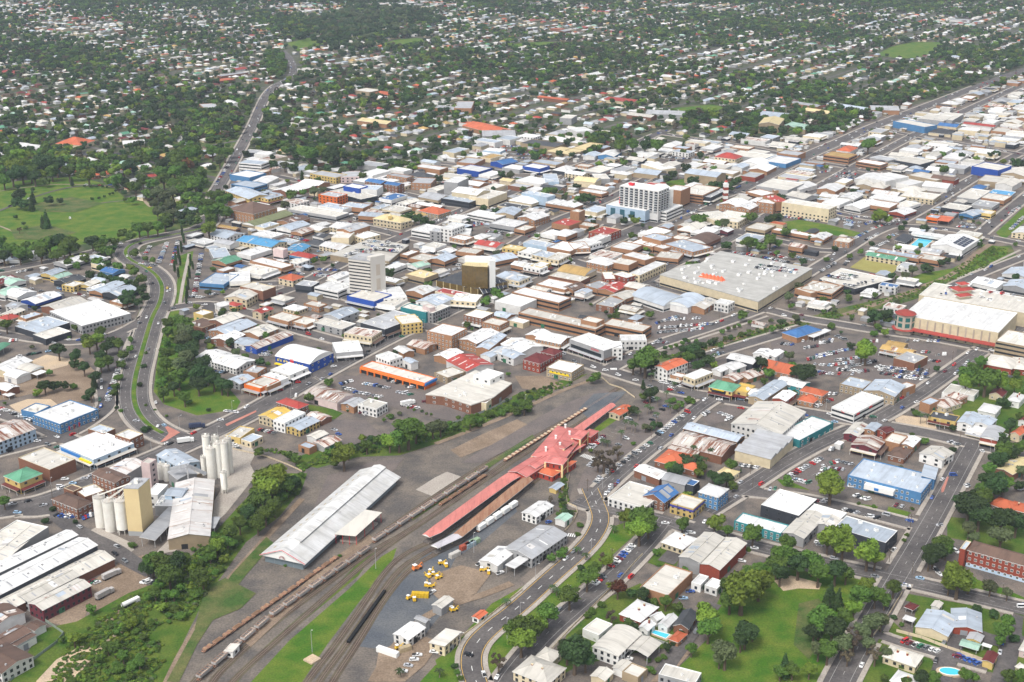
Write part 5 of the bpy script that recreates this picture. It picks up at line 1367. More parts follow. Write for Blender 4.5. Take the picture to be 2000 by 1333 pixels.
M_tower = mat('tower_ochre', (.68, .54, .29), .9, 'noise', (.62, .48, .26)); M_towerb = mat('tower_base_grey', (.35, .36, .36), .9)
M_silo = mat('silo_cream', (.86, .84, .77), .8, 'noise', (.76, .72, .63), 2)
# --- ochre mill tower
P = [gp(*T('A', 803, 72), 30), gp(*T('A', 899, 76), 30), gp(*T('A', 973, 8), 30)]
cx, cy = (P[0] + P[2]) / 2
u = P[0] - P[1]; v = P[2] - P[1]; quad = [P[1], P[2], P[0] + v, P[0]]
if sum(quad[i][0] * quad[(i + 1) % 4][1] - quad[(i + 1) % 4][0] * quad[i][1] for i in range(4)) < 0: quad = quad[::-1]
tw = thing('mill_tower', 'tall windowless ochre mill tower standing beside three cream silos', 'tower', (cx, cy, 0), land='the tall ochre mill tower', landz=15)
q = [(p[0] - cx, p[1] - cy) for p in quad]; mb = MB(); mb.prism(q, 3, 30, M_tower); mb.build('wall', tw)
mb = MB(); mb.prism([(x * .99, y * .99) for x, y in q], 0, 3, M_towerb); mb.build('base', tw)
mb = MB(); mb.prism([(x * 1.02, y * 1.02) for x, y in q], 30.01, 30.35, rm('G'), bottom=True); mb.build('roof', tw)
mb = MB(); mb.box(0, 0, 30.35, 2, 2, 2.2, M_silo); mb.box(2, 1.5, 30.35, 1.5, 1.2, 1.2, M_steel); mb.build('roof_machinery', tw)
occ(quad, 1)
# --- cream silos
def silo(x, y, r, h, label, legs=False, group='cream grain silos', z0=0):
 s = thing('grain_silo', label, 'silo', (x, y, 0), group=group); mb = MB(); b = 3.2 if legs else z0
 mb.cyl(0, 0, b, r, h - b, M_silo, 24); mb.build('silo_shell', s, smooth=False)
 mb = MB(); mb.cyl(0, 0, h, r + .15, r * .35, mat('silo_cap_grey', (.5, .48, .44), .8, 'rust', (.42, .36, .3), amt=.7), 24, r2=.6); mb.cyl(0, 0, h + r * .35, .6, .7, M_silo, 8); mb.build('cap', s)
 mb = MB()
 for k in range(12): a = k * math.pi / 6; mb.bar((math.cos(a) * r, math.sin(a) * r, h + .9), (math.cos(a + .52) * r, math.sin(a + .52) * r, h + .9), .08, M_silo); mb.bar((math.cos(a) * r, math.sin(a) * r, h), (math.cos(a) * r, math.sin(a) * r, h + .9), .08, M_silo)
 mb.build('railing', s)
 if legs:
  mb = MB(); mb.cyl(0, 0, 1.4, .5, 1.8, M_silo, 16, r2=r); mb.build('hopper', s)
  for k in range(6):
   a = k * math.pi / 3; mb = MB(); mb.bar((math.cos(a) * r * .92, math.sin(a) * r * .92, 0), (math.cos(a) * r * .92, math.sin(a) * r * .92, 3.3), .3, M_silo); mb.build('leg', s)
 occ(rect(x, y, 2 * r, 2 * r, 0), 1); return s
for (bx, by, tx, ty), lb, lg in (((655, 340, 655, 160), 'leftmost of three cream silos beside the ochre mill tower', False), ((716, 365, 709, 185), 'middle of three cream silos beside the ochre mill tower', False), ((795, 385, 782, 180), 'cream silo on legs nearest the ochre mill tower', True)):
 p = gp(*T('A', bx, by - 8)); silo(p[0], p[1] + 3, 3.5, 19 if not lg else 21, lb, lg)
 e = bpy.data.objects.new('grain_chute', None); COL.objects.link(e); e.location = (p[0], p[1] + 3, 0); tag(e, 'sloping cream pipes from the ochre tower to the ' + ('leftmost silo' if 'left' in lb else 'middle silo' if 'mid' in lb else 'silo on legs'), 'chute')
 for dd in (0, .9):
  mb = MB(); mb.bar((dd, 0, 20 if not lg else 22), (cx - p[0] - 3 + dd, cy - p[1] - 5, 31.2), .45, M_silo); mb.build('pipe', e)
sl_ = [(1355, 1075, 2.4, 24, 'back left tall silo of the white cluster by the creek road'), (1412, 1050, 2.3, 21, 'back middle silo of the white cluster'), (1380, 1128, 2.9, 21, 'fattest front silo of the white silo cluster'), (1428, 1115, 2.5, 23, 'second front silo from the left in the white cluster'),
       (1467, 1110, 2.5, 23, 'third front silo from the left in the white cluster'), (1497, 1090, 2.2, 24, 'rightmost silo of the white cluster'), (1328, 1100, 1.6, 12, 'short slim silo at the left foot of the white cluster'), (1052, 1128, 2.4, 10, 'left one of two short silos amid grey mill sheds'), (1087, 1138, 2.3, 10, 'right one of two short silos amid grey mill sheds')]
for x, y, r, h, lb in sl_:
 p = gp(*T('E', x, y - 6)); silo(p[0], p[1] + 1, r, h, lb, group='white silo cluster')
p = gp(*T('E', 1462, 1218)); silo(p[0], p[1] + 1, 2.0, 14.5, 'small truck-loading silo on open legs before the white cluster', True, 'white silo cluster')
LANDMARKS.append((430, 890, 'the white silo cluster')); LANDMARKS.append((215, 985, 'the three cream silos'))
# conveyor gallery
p, q_ = gp(*T('E', 1110, 1045), 14), gp(*T('E', 1215, 1010), 20); r_ = gp(*T('E', 1340, 1095), 9)
e = thing('conveyor_gallery', 'long grey covered conveyor bridging mill sheds to the white silos', 'conveyor', (p[0], p[1], 0));
for a_, b_ in (((p, 13), (q_, 18)), ((q_, 18), (r_, 10))):
 mb = MB(); mb.bar((a_[0][0] - p[0], a_[0][1] - p[1], a_[1]), (b_[0][0] - p[0], b_[0][1] - p[1], b_[1]), 1.8, rm('G')); mb.build('gallery', e)
mb = MB(); mb.bar((q_[0] - p[0], q_[1] - p[1], 0), (q_[0] - p[0], q_[1] - p[1], 18), .6, M_steel); mb.build('trestle', e)

# --- white goods shed
FL, FR, BR = gp(509.6, 1083, 5), gp(595.4, 1104.5, 5), gp(779.6, 931.5, 5)
cx, cy, L, Wd, a = orient([FL, FR, BR], 5)
gs = thing('goods_shed', 'very long white-roofed goods shed with raised ridge and arched fanlight end', 'building', (cx, cy, 0), a, land='the long white goods shed', landz=3)
occ(rect(cx, cy, L, Wd, a), 1)
e1 = np.array([math.cos(a), math.sin(a)]); front = -1 if (np.array([cx, cy]) - e1 * L / 2)[1] < cy else 1
M_gs = mat('goods_shed_iron', (.66, .66, .65), .6, 'roof', (.50, .49, .46), amt=.7)
x, y, rz = L / 2, Wd / 2, 4.6; r = Wd * .2; mz = 3.6
mb = MB()
for sy in (1, -1):
 qd = [(-x, sy * y, rz), (x, sy * y, rz), (x, sy * mz, rz + r * (1 - mz / y)), (-x, sy * mz, rz + r * (1 - mz / y))]
 mb.face(qd if sy < 0 else qd[::-1], M_gs); mb.face([(a_, b_, c_ - .2) for a_, b_, c_ in qd][::-1] if sy < 0 else [(a_, b_, c_ - .2) for a_, b_, c_ in qd], M_gs)
 ee = [(-x, sy * y, rz), (x, sy * y, rz), (x, sy * y, rz - .3), (-x, sy * y, rz - .3)]; mb.face(ee[::-1] if sy < 0 else ee, M_white)
z1 = rz + r * (1 - mz / y)
xm0 = -x + (14 if front < 0 else 0); xm1 = x - (14 if front > 0 else 0)
mb.build('roof', gs)
mb = MB()
for sy in (1, -1):
 qd = [(xm0, sy * (mz + .6), z1 + .7), (xm1, sy * (mz + .6), z1 + .7), (xm1, 0, z1 + 1.9), (xm0, 0, z1 + 1.9)]; mb.face(qd if sy < 0 else qd[::-1], M_gs)
 qd = [(xm0, sy * mz, z1 - .1), (xm1, sy * mz, z1 - .1), (xm1, sy * mz, z1 + .75), (xm0, sy * mz, z1 + .75)]; mb.face(qd if sy < 0 else qd[::-1], TK)
for xx in (xm0, xm1):
 mb.face([(xx, -mz, z1 - .2), (xx, mz, z1 - .2), (xx, mz, z1 + .75), (xx, 0, z1 + 1.85), (xx, -mz, z1 + .75)], M_white)
lo, hi = (-x, xm0) if front < 0 else (xm1, x)
for sy in (1, -1):
 qd = [(lo, sy * mz, z1), (hi, sy * mz, z1), (hi, 0, rz + r), (lo, 0, rz + r)]; mb.face(qd if sy < 0 else qd[::-1], M_gs)
mb.build('ridge_monitor', gs)
mb = MB(); ins = 2.2
pl = [(-x + ins, -y + ins), (x - ins, -y + ins), (x - ins, y - ins), (-x + ins, y - ins)]; mb.prism(pl, 0, rz + .2, mat('shed_grey_boards', (.20, .23, .25), .9)); mb.build('wall', gs)
fx = front * (x - .6); mb = MB(); g3 = [(fx, -y, rz - .1), (fx, y, rz - .1), (fx, 0, rz + r - .15)]
mb.face(g3 if front > 0 else g3[::-1], M_white); mb.face([(front * (x - ins) + front * .1, -y + ins, rz - .9), (front * (x - ins) + front * .1, y - ins, rz - .9), (front * (x - ins) + front * .1, y - ins, rz + .3), (front * (x - ins) + front * .1, -y + ins, rz + .3)], M_white); mb.build('gable_end', gs)
mb = MB(); c0 = (fx + front * .12, 0, rz + .3); n = 12
for i in range(n):
 a0, a1 = math.pi * i / n, math.pi * (i + 1) / n
 for r0, r1_, m_ in ((.35, 2.0, mat('fanlight_maroon', (.25, .05, .05), .6)), (2.0, 2.3, M_white)):
  qd = [(c0[0], r0 * math.cos(a0), c0[2] + r0 * math.sin(a0)), (c0[0], r1_ * math.cos(a0), c0[2] + r1_ * math.sin(a0)), (c0[0], r1_ * math.cos(a1), c0[2] + r1_ * math.sin(a1)), (c0[0], r0 * math.cos(a1), c0[2] + r0 * math.sin(a1))]
  mb.face(qd if front > 0 else qd[::-1], m_)
 mb.bar((c0[0] + front * .05, 0, c0[2]), (c0[0] + front * .05, 2.1 * math.cos(a0), c0[2] + 2.1 * math.sin(a0)), .1, M_white)
mb.build('fanlight_window', gs)
for sy in (-1, 1):
 mb = MB(); mb.bar((fx, 0, rz + r + .05), (fx, sy * y, rz + .05), .25, TR); mb.build('barge_board', gs)
for i in range(4):
 mb = MB(); yy = -y + ins + (2 * y - 2 * ins) * (i + .5) / 4; mb.box(front * (x - ins + .05), yy, 0, .12, (2 * y - 2 * ins) / 4 - .6, rz - 1, mat('shed_door', (.15, .19, .21), .8)); mb.build('door', gs)
skl = MB(); skl.box(0, 0, 0, 2.4, .7, .12, mat('tan_skylight', (.42, .33, .18), .6)); skm = mk('skylight', skl.v, skl.f, skl.mats, skl.m)
for i in range(15):
 xx = -x + 12 + (2 * x - 20) * i / 14; yy = -y * .62 if True else 0; o = ob('skylight', skm, gs, (xx, yy, rz + r * (1 - .62) + .06)); o.rotation_euler = (math.atan(r / y), 0, 0)
# annex canopy
P = [gp(*T('B', 510, 372), 6), gp(*T('B', 650, 384), 6), gp(*T('B', 820, 230), 6), gp(*T('B', 712, 211), 6)]
c_ = sum(P) / 4; an = thing('loading_platform_canopy', 'flat cream canopy on red posts projecting from the goods shed', 'canopy', (c_[0], c_[1], 0)); ql = [(p[0] - c_[0], p[1] - c_[1]) for p in P]
if sum(ql[i][0] * ql[(i + 1) % 4][1] - ql[(i + 1) % 4][0] * ql[i][1] for i in range(4)) < 0: ql = ql[::-1]
mb = MB(); mb.prism(ql, 6.0, 6.3, mat('canopy_cream', (.58, .55, .48), .7, 'roof', (.52, .5, .45), amt=.2), bottom=True); mb.build('roof', an)
mb = MB(); mb.prism([(x * .8, y * .8) for x, y in ql], 0, 1.1, M_conc); mb.build('platform', an)
for i in range(4):
 for k in range(3):
  p = np.array(ql[i]) * .95 * (1 - k / 3) + np.array(ql[(i + 1) % 4]) * .95 * k / 3; mb = MB(); mb.bar((p[0], p[1], 0), (p[0], p[1], 6), .25, TR); mb.build('post', an)
occ([tuple(p) for p in P], 1)

# --- railway station
M_sred = mat('station_red_wall', (.36, .05, .03), .9, 'noise', (.3, .045, .03)); M_quoin = mat('station_cream_quoin', (.74, .58, .30), .85)
st = None
def comp(parent, t, pts, h, form, roofm, wallm, quoins=False, chim=0, z0=0, open_=False, win=True):
 P = [gp(*T(t, *map(float, q.split(','))), h) for q in pts.split()]; cx, cy, L, Wd, a = orient(P, h)
 occ(rect(cx, cy, L, Wd, a), 1)
 e = bpy.data.objects.new('wing', None)
 rb = MB(); roof_part(rb, form, L, Wd, h, roofm, .32 if form == 'h' else None, ov=.6); ro = rb.build('roof', parent, (cx, cy, 0), a)
 if open_:
  n = max(2, int(L / 6)); pm = MB(); pm.box(0, 0, 0, .25, .25, h - .1, M_quoin); me = mk('post', pm.v, pm.f, pm.mats, pm.m)
  for i in range(n): c, s = math.cos(a), math.sin(a); x = -L / 2 + 1 + (L - 2) * i / (n - 1); ob('post', me, parent, (cx + c * x, cy + s * x, 0))
 else:
  wb = MB(); poly = [(-L / 2, -Wd / 2), (L / 2, -Wd / 2), (L / 2, Wd / 2), (-L / 2, Wd / 2)]; wb.prism(poly, 0, h - .06, wallm); w = wb.build('wall', parent, (cx, cy, 0), a)
  qm = MB()
  if quoins:
   for p in poly: qm.box(p[0], p[1], 0, 1.1, 1.1, h, M_quoin)
   for p, q in zip(poly, poly[1:] + poly[:1]):
    p, q = np.array(p), np.array(q); t_ = (q - p) / np.linalg.norm(q - p); n_ = np.array([t_[1], -t_[0]]) * .1; qm.bar((*(p + n_), h * .5), (*(q + n_), h * .5), .4, M_quoin)
   qm.build('quoin_column', parent, (cx, cy, 0), a)
  if win:
   for p, q in vis_edges(poly, a, (cx, cy)):
    c, s = math.cos(a), math.sin(a); t_ = (q - p); Lw = np.linalg.norm(t_); t_ /= Lw; n_ = np.array([t_[1], -t_[0]]); k = max(1, int(Lw / 3.4)); fl = max(1, round(h / 4.5))
    for f_ in range(fl):
     for i in range(k):
      pp = p + t_ * Lw * (i + .5) / k + n_ * .03; o = ob('window', WIN_D(), w, (pp[0], pp[1], f_ * h / fl + h / fl * .5), 0, (1.1, 1, 1.9)); o.rotation_euler = (0, 0, math.atan2(n_[1], n_[0]) - math.pi / 2)
 for k in range(chim):
  c, s = math.cos(a), math.sin(a); x = -L / 2 + L * (k + .6) / (chim + .2); y = (k % 2 - .5) * Wd * .3
  cb = MB(); cb.box(0, 0, 0, 1.2, 1.2, 3.6, M_white, bottom=False); cb.box(0, 0, 3.6, 1.5, 1.5, .3, M_white); cb.build('chimney', parent, (cx + c * x - s * y, cy + s * x + c * y, h + 1))
sp = gp(1070, 900)
stn = bpy.data.objects.new('railway_station', None); COL.objects.link(stn); tag(stn, 'long red brick railway station with pink-red hipped roofs and cream quoins', 'railway station'); LANDMARKS.append((1075, 890, 'the railway station'))
Pk, Rw = rm('P'), M_sred
comp(stn, 'G', '130,968 330,1000 490,805', 7, 'h', Pk, Rw, True, 5)
comp(stn, 'G', '205,1008 322,1020 372,985', 9.5, 'h', Pk, Rw, True, 0)
comp(stn, 'G', '280,905 345,925 385,880', 9.5, 'h', Pk, Rw, True)
comp(stn, 'G', '395,850 445,862 490,812', 9.5, 'h', Pk, Rw, True)
comp(stn, 'G', '475,830 520,850 542,808', 6.5, 'h', Pk, Rw)
comp(stn, 'G', '355,940 385,965 455,905', 4.5, 's', Pk, Rw, open_=True)
comp(stn, 'G', '-10,1068 95,1108 240,1005', 6, 'g', Pk, Rw)
comp(stn, 'G', '90,1025 150,1048 260,985', 7, 'g', Pk, Rw)
comp(stn, 'G', '165,1065 262,1108 305,1068', 4, 'h', rm('O'), Rw)
comp(stn, 'G', '365,1030 380,1045 400,1010', 4, 's', rm('O'), Rw)
def long_canopy(name, label, A_, B_, h, roofm, segs=None, wdt=None, cat='platform canopy', platform=True):
 """A_: list of left-edge photo points, B_: right-edge points; butterfly-free gable canopy on posts"""
 A_ = [gp(*p, h) for p in A_]; B_ = [gp(*p, h) for p in B_]; c0 = (A_[0] + B_[0]) / 2
 o = thing(name, label, cat, (c0[0], c0[1], 0)); n = len(A_)
 for i in range(n - 1):
  mb = MB(); a0, a1, b0, b1 = [p - c0 for p in (A_[i], A_[i + 1], B_[i], B_[i + 1])]; m0, m1 = (a0 + b0) / 2, (a1 + b1) / 2
  f1 = [(*a0, h), (*m0, h + .9), (*m1, h + .9), (*a1, h)]; f2 = [(*m0, h + .9), (*b0, h), (*b1, h), (*m1, h + .9)]
  M_ = roofm[i] if isinstance(roofm, list) else roofm
  for f in (f1, f2): mb.face(f, M_); mb.face([(x, y, z - .2) for x, y, z in f][::-1], M_)
  mb.face([(*b0, h - .3), (*b1, h - .3), (*b1, h), (*b0, h)], M_white); mb.face([(*a0, h - .3), (*a0, h), (*a1, h), (*a1, h - .3)], M_white)
  if i == 0: mb.face([(*a0, h - .2), (*b0, h - .2), (*b0, h), (*m0, h + .9), (*a0, h)], M_white)
  mb.build('roof', o)
  if platform:
   mb = MB(); k = .9; mb.prism([tuple(a0 * k + b0 * (1 - k)), tuple(b0 * k + a0 * (1 - k)), tuple(b1 * k + a1 * (1 - k)), tuple(a1 * k + b1 * (1 - k))], 0, 1.0, M_asph2); mb.build('platform', o)
  Lg = np.linalg.norm(m1 - m0); k = max(1, int(Lg / 7))
  for j in range(k):
   p = m0 + (m1 - m0) * (j + .5) / k; mb = MB(); mb.bar((*p, 0), (*p, h + .7), .25, M_quoin); mb.build('post', o)
  occ([tuple(q) for q in (A_[i], B_[i], B_[i + 1], A_[i + 1])], 1)
 return o
Pc = mat('platform_canopy_red', (.62, .21, .18), .6, 'roof', (.52, .18, .15), amt=.6)
long_canopy('platform_canopy', 'long salmon-red platform canopy running from the station to its pointed end', [(825, 1044.6), (846, 1028), (974, 935), (1040, 893)], [(839, 1050), (862, 1040), (1000, 940), (1062, 905)], 5, Pc)
long_canopy('platform_canopy', 'narrow pink-red platform canopy stretching behind the station towards the level crossing', [(1118, 838), (1192, 787.5)], [(1133, 845), (1203, 792)], 5, Pc)
long_canopy('island_platform_canopy', 'long rusty iron island platform canopy with a whitish near end', [(841, 1066), (885, 1043), (1000, 949), (1025, 930)], [(855.5, 1071), (903, 1049), (1012, 962), (1042, 937)], 4.6, [mat('canopy_pale_iron', (.55, .52, .55), .6, 'roof', (.45, .43, .45)), mat('canopy_rust', (.38, .22, .14), .9, 'rust', (.20, .065, .03)), mat('canopy_rust', (.3, .2, .1))])
make_building([tuple(gp(*T('G', 652, 684), 4)), tuple(gp(*T('G', 697, 716), 4)), tuple(gp(*T('G', 770, 660), 4))], 4, 'g', 'O', 'c', 'w', 'parcel_office', 'cream gabled office with orange roof beside the station lawn', 'the orange-roofed parcel office')
# --- grey tower block
hT = 36
P = [gp(*T('J', 1255, 890), hT), gp(*T('J', 1175, 940), hT), gp(*T('J', 1345, 965), hT)]; cx, cy, L, Wd, a = orient(P, hT)
tb = thing('office_tower', 'tall pale office tower with striped window bands and blank side core', 'office tower', (cx, cy, 0), a, land='the tall grey tower', landz=16); occ(rect(cx, cy, L, Wd, a), 1)
poly = [(-L / 2, -Wd / 2), (L / 2, -Wd / 2), (L / 2, Wd / 2), (-L / 2, Wd / 2)]
M_tc = mat('tower_concrete', (.56, .53, .48), .85); mb = MB(); mb.prism([(x * .97, y * .97) for x, y in poly], 0, hT - .4, M_glass); mb.build('glazing', tb)
for k in range(11):
 z = 4 + k * 3.0
 mb = MB(); mb.prism(poly, z, z + 1.7, M_tc, bottom=True); mb.build('floor_slab', tb)
mb = MB(); mb.prism(poly, hT - .4, hT + .3, rm('G'), bottom=True); mb.build('roof', tb)
mb = MB(); mb.box(0, 0, hT + .3, L * .4, Wd * .4, 1.6, M_steel); mb.build('plant_room', tb)
S0, S1 = gp(*T('J', 1348, 962), hT), gp(*T('J', 1465, 912), hT + 3); dv = S1 - S0; Ls = np.linalg.norm(dv); av = math.atan2(dv[1], dv[0]); nv = np.array([dv[1], -dv[0]]) / Ls; nv = nv if nv[1] < 0 or nv[0] > 0 else -nv
c_ = (S0 + S1) / 2 + np.array([-math.sin(av), math.cos(av)]) * 3.0
core = thing('tower_core', 'blank cream service core slab standing against the striped office tower', 'tower core', (c_[0], c_[1], 0), av)
mb = MB(); mb.box(0, 0, 0, Ls, 6, hT + 3.5, M_tc); mb.build('wall', core)
for z in (9, 22):
 mb = MB(); mb.box(0, -3.05, z, 4, .2, 10, mat('core_panel_tan', (.46, .40, .33), .9)); mb.build('recessed_panel', core)
# --- gold glass tower
M_gold = mat('gold_glass', (.16, .105, .03), .25, 'noise', (.11, .075, .025), 3, spec=.7)
zP = 7; zt = 27
pp = [gp(*T('K', *q), zP) for q in ((220, 1118), (420, 1040), (690, 1080), (800, 1125), (555, 1188))]; c_ = sum(pp) / 5
gt = thing('glass_tower', 'bronze glass tower on a dark podium with white service core', 'office tower', (c_[0], c_[1], 0), land='the gold glass tower', landz=18); occ([tuple(p) for p in pp], 1)
def ccw(q): return q if sum(q[i][0] * q[(i + 1) % len(q)][1] - q[(i + 1) % len(q)][0] * q[i][1] for i in range(len(q))) > 0 else q[::-1]
q = ccw([tuple(p - c_) for p in pp]); mb = MB(); mb.prism(q, 0, zP, M_gold, top=rm('K')); mb.build('podium', gt)
mu = MB()
for i in range(5):
 A_, B_ = np.array(q[i]), np.array(q[(i + 1) % 5])
 for k in range(6): p = A_ + (B_ - A_) * k / 6; mu.bar((*p * 1.005, 0), (*p * 1.005, zP + .2), .5, rm('y'))
mu.build('podium_mullions', gt)
tp = [gp(*T('K', *q_), zt) for q_ in ((424, 992), (465, 965), (600, 962), (648, 985), (635, 1008), (540, 1005))]
q = ccw([tuple(p - c_) for p in tp]); mb = MB(); mb.prism(q, zP, zt, M_gold, top=rm('y')); mb.build('glass_shaft', gt)
mu = MB()
for i in range(len(q)):
 A_, B_ = np.array(q[i]), np.array(q[(i + 1) % len(q)]); k_ = max(1, int(np.linalg.norm(B_ - A_) / 2.2))
 for k in range(k_): p = A_ + (B_ - A_) * k / k_; mu.bar((*p * 1.0, zP), (*p * 1.0, zt), .14, mat('mullion_bronze', (.08, .06, .03), .5))
mu.build('mullions', gt)
w0, w1 = gp(*T('K', 650, 975), zt + 4), gp(*T('K', 683, 955), zt + 4)
cc = (w0 + w1) / 2 - c_; mb = MB(); mb.box(cc[0], cc[1] + 2, zP, 5.5, 5, zt - zP + 5, M_white, rot=R(20)); mb.build('service_core', gt)
mb = MB(); cc = gp(*T('K', 560, 965), zt) - c_; mb.box(cc[0], cc[1], zt + .05, 24, 6, 4.5, M_white, rot=R(-8)); mb.build('plant_room', gt)
b0, b1 = gp(*T('K', 560, 1180), zP), gp(*T('K', 760, 1120), zP);
for k in range(6):
 p = b0 + (b1 - b0) * (k + .5) / 6 - c_; mb = MB(); d = (b1 - b0) / 6 * .46; n = np.array([d[1], -d[0]]); n = n / np.linalg.norm(n) * 6
 mb.face([(*(p - d), zP + 1.5), (*(p - d + n), 2.5), (*(p + d + n), 2.5), (*(p + d), zP + 1.5)], mat('sloped_glazing', (.06, .065, .08), .25, spec=.6)); mb.bar((*(p - d), zP + 1.6), (*(p - d + n), 2.6), .3, M_white); mb.build('sloped_glazing_panel', gt)
# --- apartment tower balconies
v = hero('the white apartment tower')
if v:
 root, (cx, cy, L, Wd, a), h, op, P = v; poly = [(-L / 2, -Wd / 2), (L / 2, -Wd / 2), (L / 2, Wd / 2), (-L / 2, Wd / 2)]
 for p, q in vis_edges(poly, a, (cx, cy)):
  Lw = np.linalg.norm(q - p); t_ = (q - p) / Lw; n_ = np.array([t_[1], -t_[0]]); k = max(2, int(Lw / 5.5)); bal = MB(); bal.box(0, 0, 0, 4.0, 1.6, .25, M_white); bal.box(0, -.75, .25, 4.0, .08, .9, mat('balcony_glass_grey', (.3, .32, .34), .3)); bal.box(0, .75, .25, 3.6, .06, 2.3, M_glass); bm = mk('balcony', bal.v, bal.f, bal.mats, bal.m)
  for f in range(8):
   for i in range(k):
    pos = p + t_ * Lw * (i + .5) / k + n_ * .85; o = ob('balcony', bm, root, (pos[0], pos[1], 12 + f * 2.7)); o.rotation_euler = (0, 0, math.atan2(n_[1], n_[0]) + math.pi / 2)
 wall_panel(v, 0, .0, .1, 14, 22, TR, 'red_cladding'); wall_panel(v, 0, .16, .2, 12, 24, TR, 'red_cladding')
 mb = MB(); mb.box(L * .3, Wd * .1, h + .5, 6, 4, 2.4, TR); mb.build('rooftop_sign_box', root)
v = hero('the glassy podium')
if v:
 for u in (.12, .36, .62): wall_panel(v, 0, u, u + .12, 1, 11, mat('podium_teal_glass', (.03, .10, .13), .2, spec=.6), 'glass_panel', .2)
# --- clock tower by the post office
p = gp(1416, 394); ct = thing('clock_tower', 'red and white brick post office clock tower with white cupola', 'clock tower', (p[0], p[1], 0), R(10), land='the red and white clock tower', landz=12)
for k in range(6): mb = MB(); mb.box(0, 0, k * 3.4, 5, 5, 3.4, wm('r') if k % 2 == 0 else M_white); mb.build('tower_stage', ct)
mb = MB(); mb.box(0, 0, 20.4, 5.6, 5.6, .6, M_white); mb.cyl(0, 0, 21, 2.2, 2, M_white, 8); mb.cyl(0, 0, 23, 2.4, 2, rm('R'), 8, r2=.2); mb.build('cupola', ct)
for s, (x_, y_) in enumerate(((0, -2.6), (-2.6, 0), (2.6, 0))):
 mb = MB(); n = 16
 for i in range(n): a0, a1 = 2 * math.pi * i / n, 2 * math.pi * (i + 1) / n; f = [(0, 0, 0), (1.3 * math.cos(a0), 0, 1.3 * math.sin(a0)), (1.3 * math.cos(a1), 0, 1.3 * math.sin(a1))]; mb.face([(x_ + (u if x_ == 0 else 0), y_ + (u if y_ == 0 and x_ != 0 else 0), 18.6 + w) for u, vv, w in f], M_white)
 mb.build('clock_dial', ct)
# town hall cupola, mall tower, signs
p = gp(*T('J', 1508, 612), 10); th_ = thing('cupola', 'small yellow cupola with finial on the town hall ridge', 'cupola', (p[0], p[1], 0)); mb = MB(); mb.box(0, 0, 10, 4, 4, 3, wm('y')); mb.cyl(0, 0, 13, 2.4, 2.2, rm('y'), 8, r2=.2); mb.build('lantern', th_)
p = gp(1765, 650); mt = thing('mall_corner_tower', 'octagonal stone corner tower of the cream mall with red conical roof', 'tower', (p[0], p[1], 0), R(22), land='the octagonal mall tower', landz=9)
mb = MB(); mb.cyl(0, 0, 0, 8, 17, mat('mall_stone', (.40, .34, .27), .9, 'noise', (.36, .3, .25)), 8); mb.build('wall', mt)
mb = MB(); mb.cyl(0, 0, 17, 9, 3.2, rm('R'), 8, r2=1); mb.build('roof', mt)
mb = MB(); mb.cyl(0, 0, 4.2, 10.5, .6, rm('R'), 8, r2=8.2); mb.build('awning', mt)
for k in range(8):
 a = k * math.pi / 4 + math.pi / 8
 for z in (6.5, 11.5): mb = MB(); mb.box(math.cos(a) * 7.45, math.sin(a) * 7.45, z, .3, 3.6, 3.4, mat('green_glass', (.02, .12, .11), .25, spec=.6), rot=a); mb.build('window', mt)
v = hero('the cream mall')
if v:
 for i in range(12): wall_panel(v, 0, .03 + i * .08, .045 + i * .08, 1, 13.5, mat('mall_stone', (.4, .34, .27)), 'pilaster', .35)
 root, (cx, cy, L, Wd, a), h, op, P = v; poly = [(-L / 2, -Wd / 2), (L / 2, -Wd / 2), (L / 2, Wd / 2), (-L / 2, Wd / 2)]
 p, q = max(vis_edges(poly, a, (cx, cy)), key=lambda e: np.linalg.norm(e[1] - e[0])); t_ = (q - p) / np.linalg.norm(q - p); n_ = np.array([t_[1], -t_[0]])
 mb = MB(); mb.face([(*(p + n_ * 4), 4.2), (*(q + n_ * 4), 4.2), (*q, 5.6), (*p, 5.6)], rm('R')); mb.face([(*(p + n_ * 4), 3.8), (*(q + n_ * 4), 3.8), (*(q + n_ * 4), 4.2), (*(p + n_ * 4), 4.2)], rm('R')); mb.build('awning', root)
for (x_, y_, s_) in ((1885, 575, 1), (1880, 566, .7)):
 pass
p = gp(*T('M', 1160, 1215), 12); pg = thing('roof_pavilion', 'red tiered pavilion on the mall rooftop car park', 'pavilion', (p[0], p[1], 12.4), R(20), land='the red rooftop pavilion', landz=3)
for z, w in ((0, 17), (4.5, 9)):
 mb = MB(); mb.box(0, 0, z, w * .75, w * .55, 3.2, wm('c')); mb.build('wall', pg); mb = MB(); roof_part(mb, 'h', w, w * .75, z + 3.3, rm('R')); mb.build('roof', pg)
p = gp(*T('M', 1175, 1262), 12); pg = thing('stair_pavilion', 'low red hipped pavilion in front of the red tiered pavilion', 'pavilion', (p[0], p[1], 12.4), R(20)); mb = MB(); mb.box(0, 0, 0, 11, 5, 2.4, wm('c')); mb.build('wall', pg); mb = MB(); roof_part(mb, 'h', 13, 7, 2.5, rm('R')); mb.build('roof', pg)
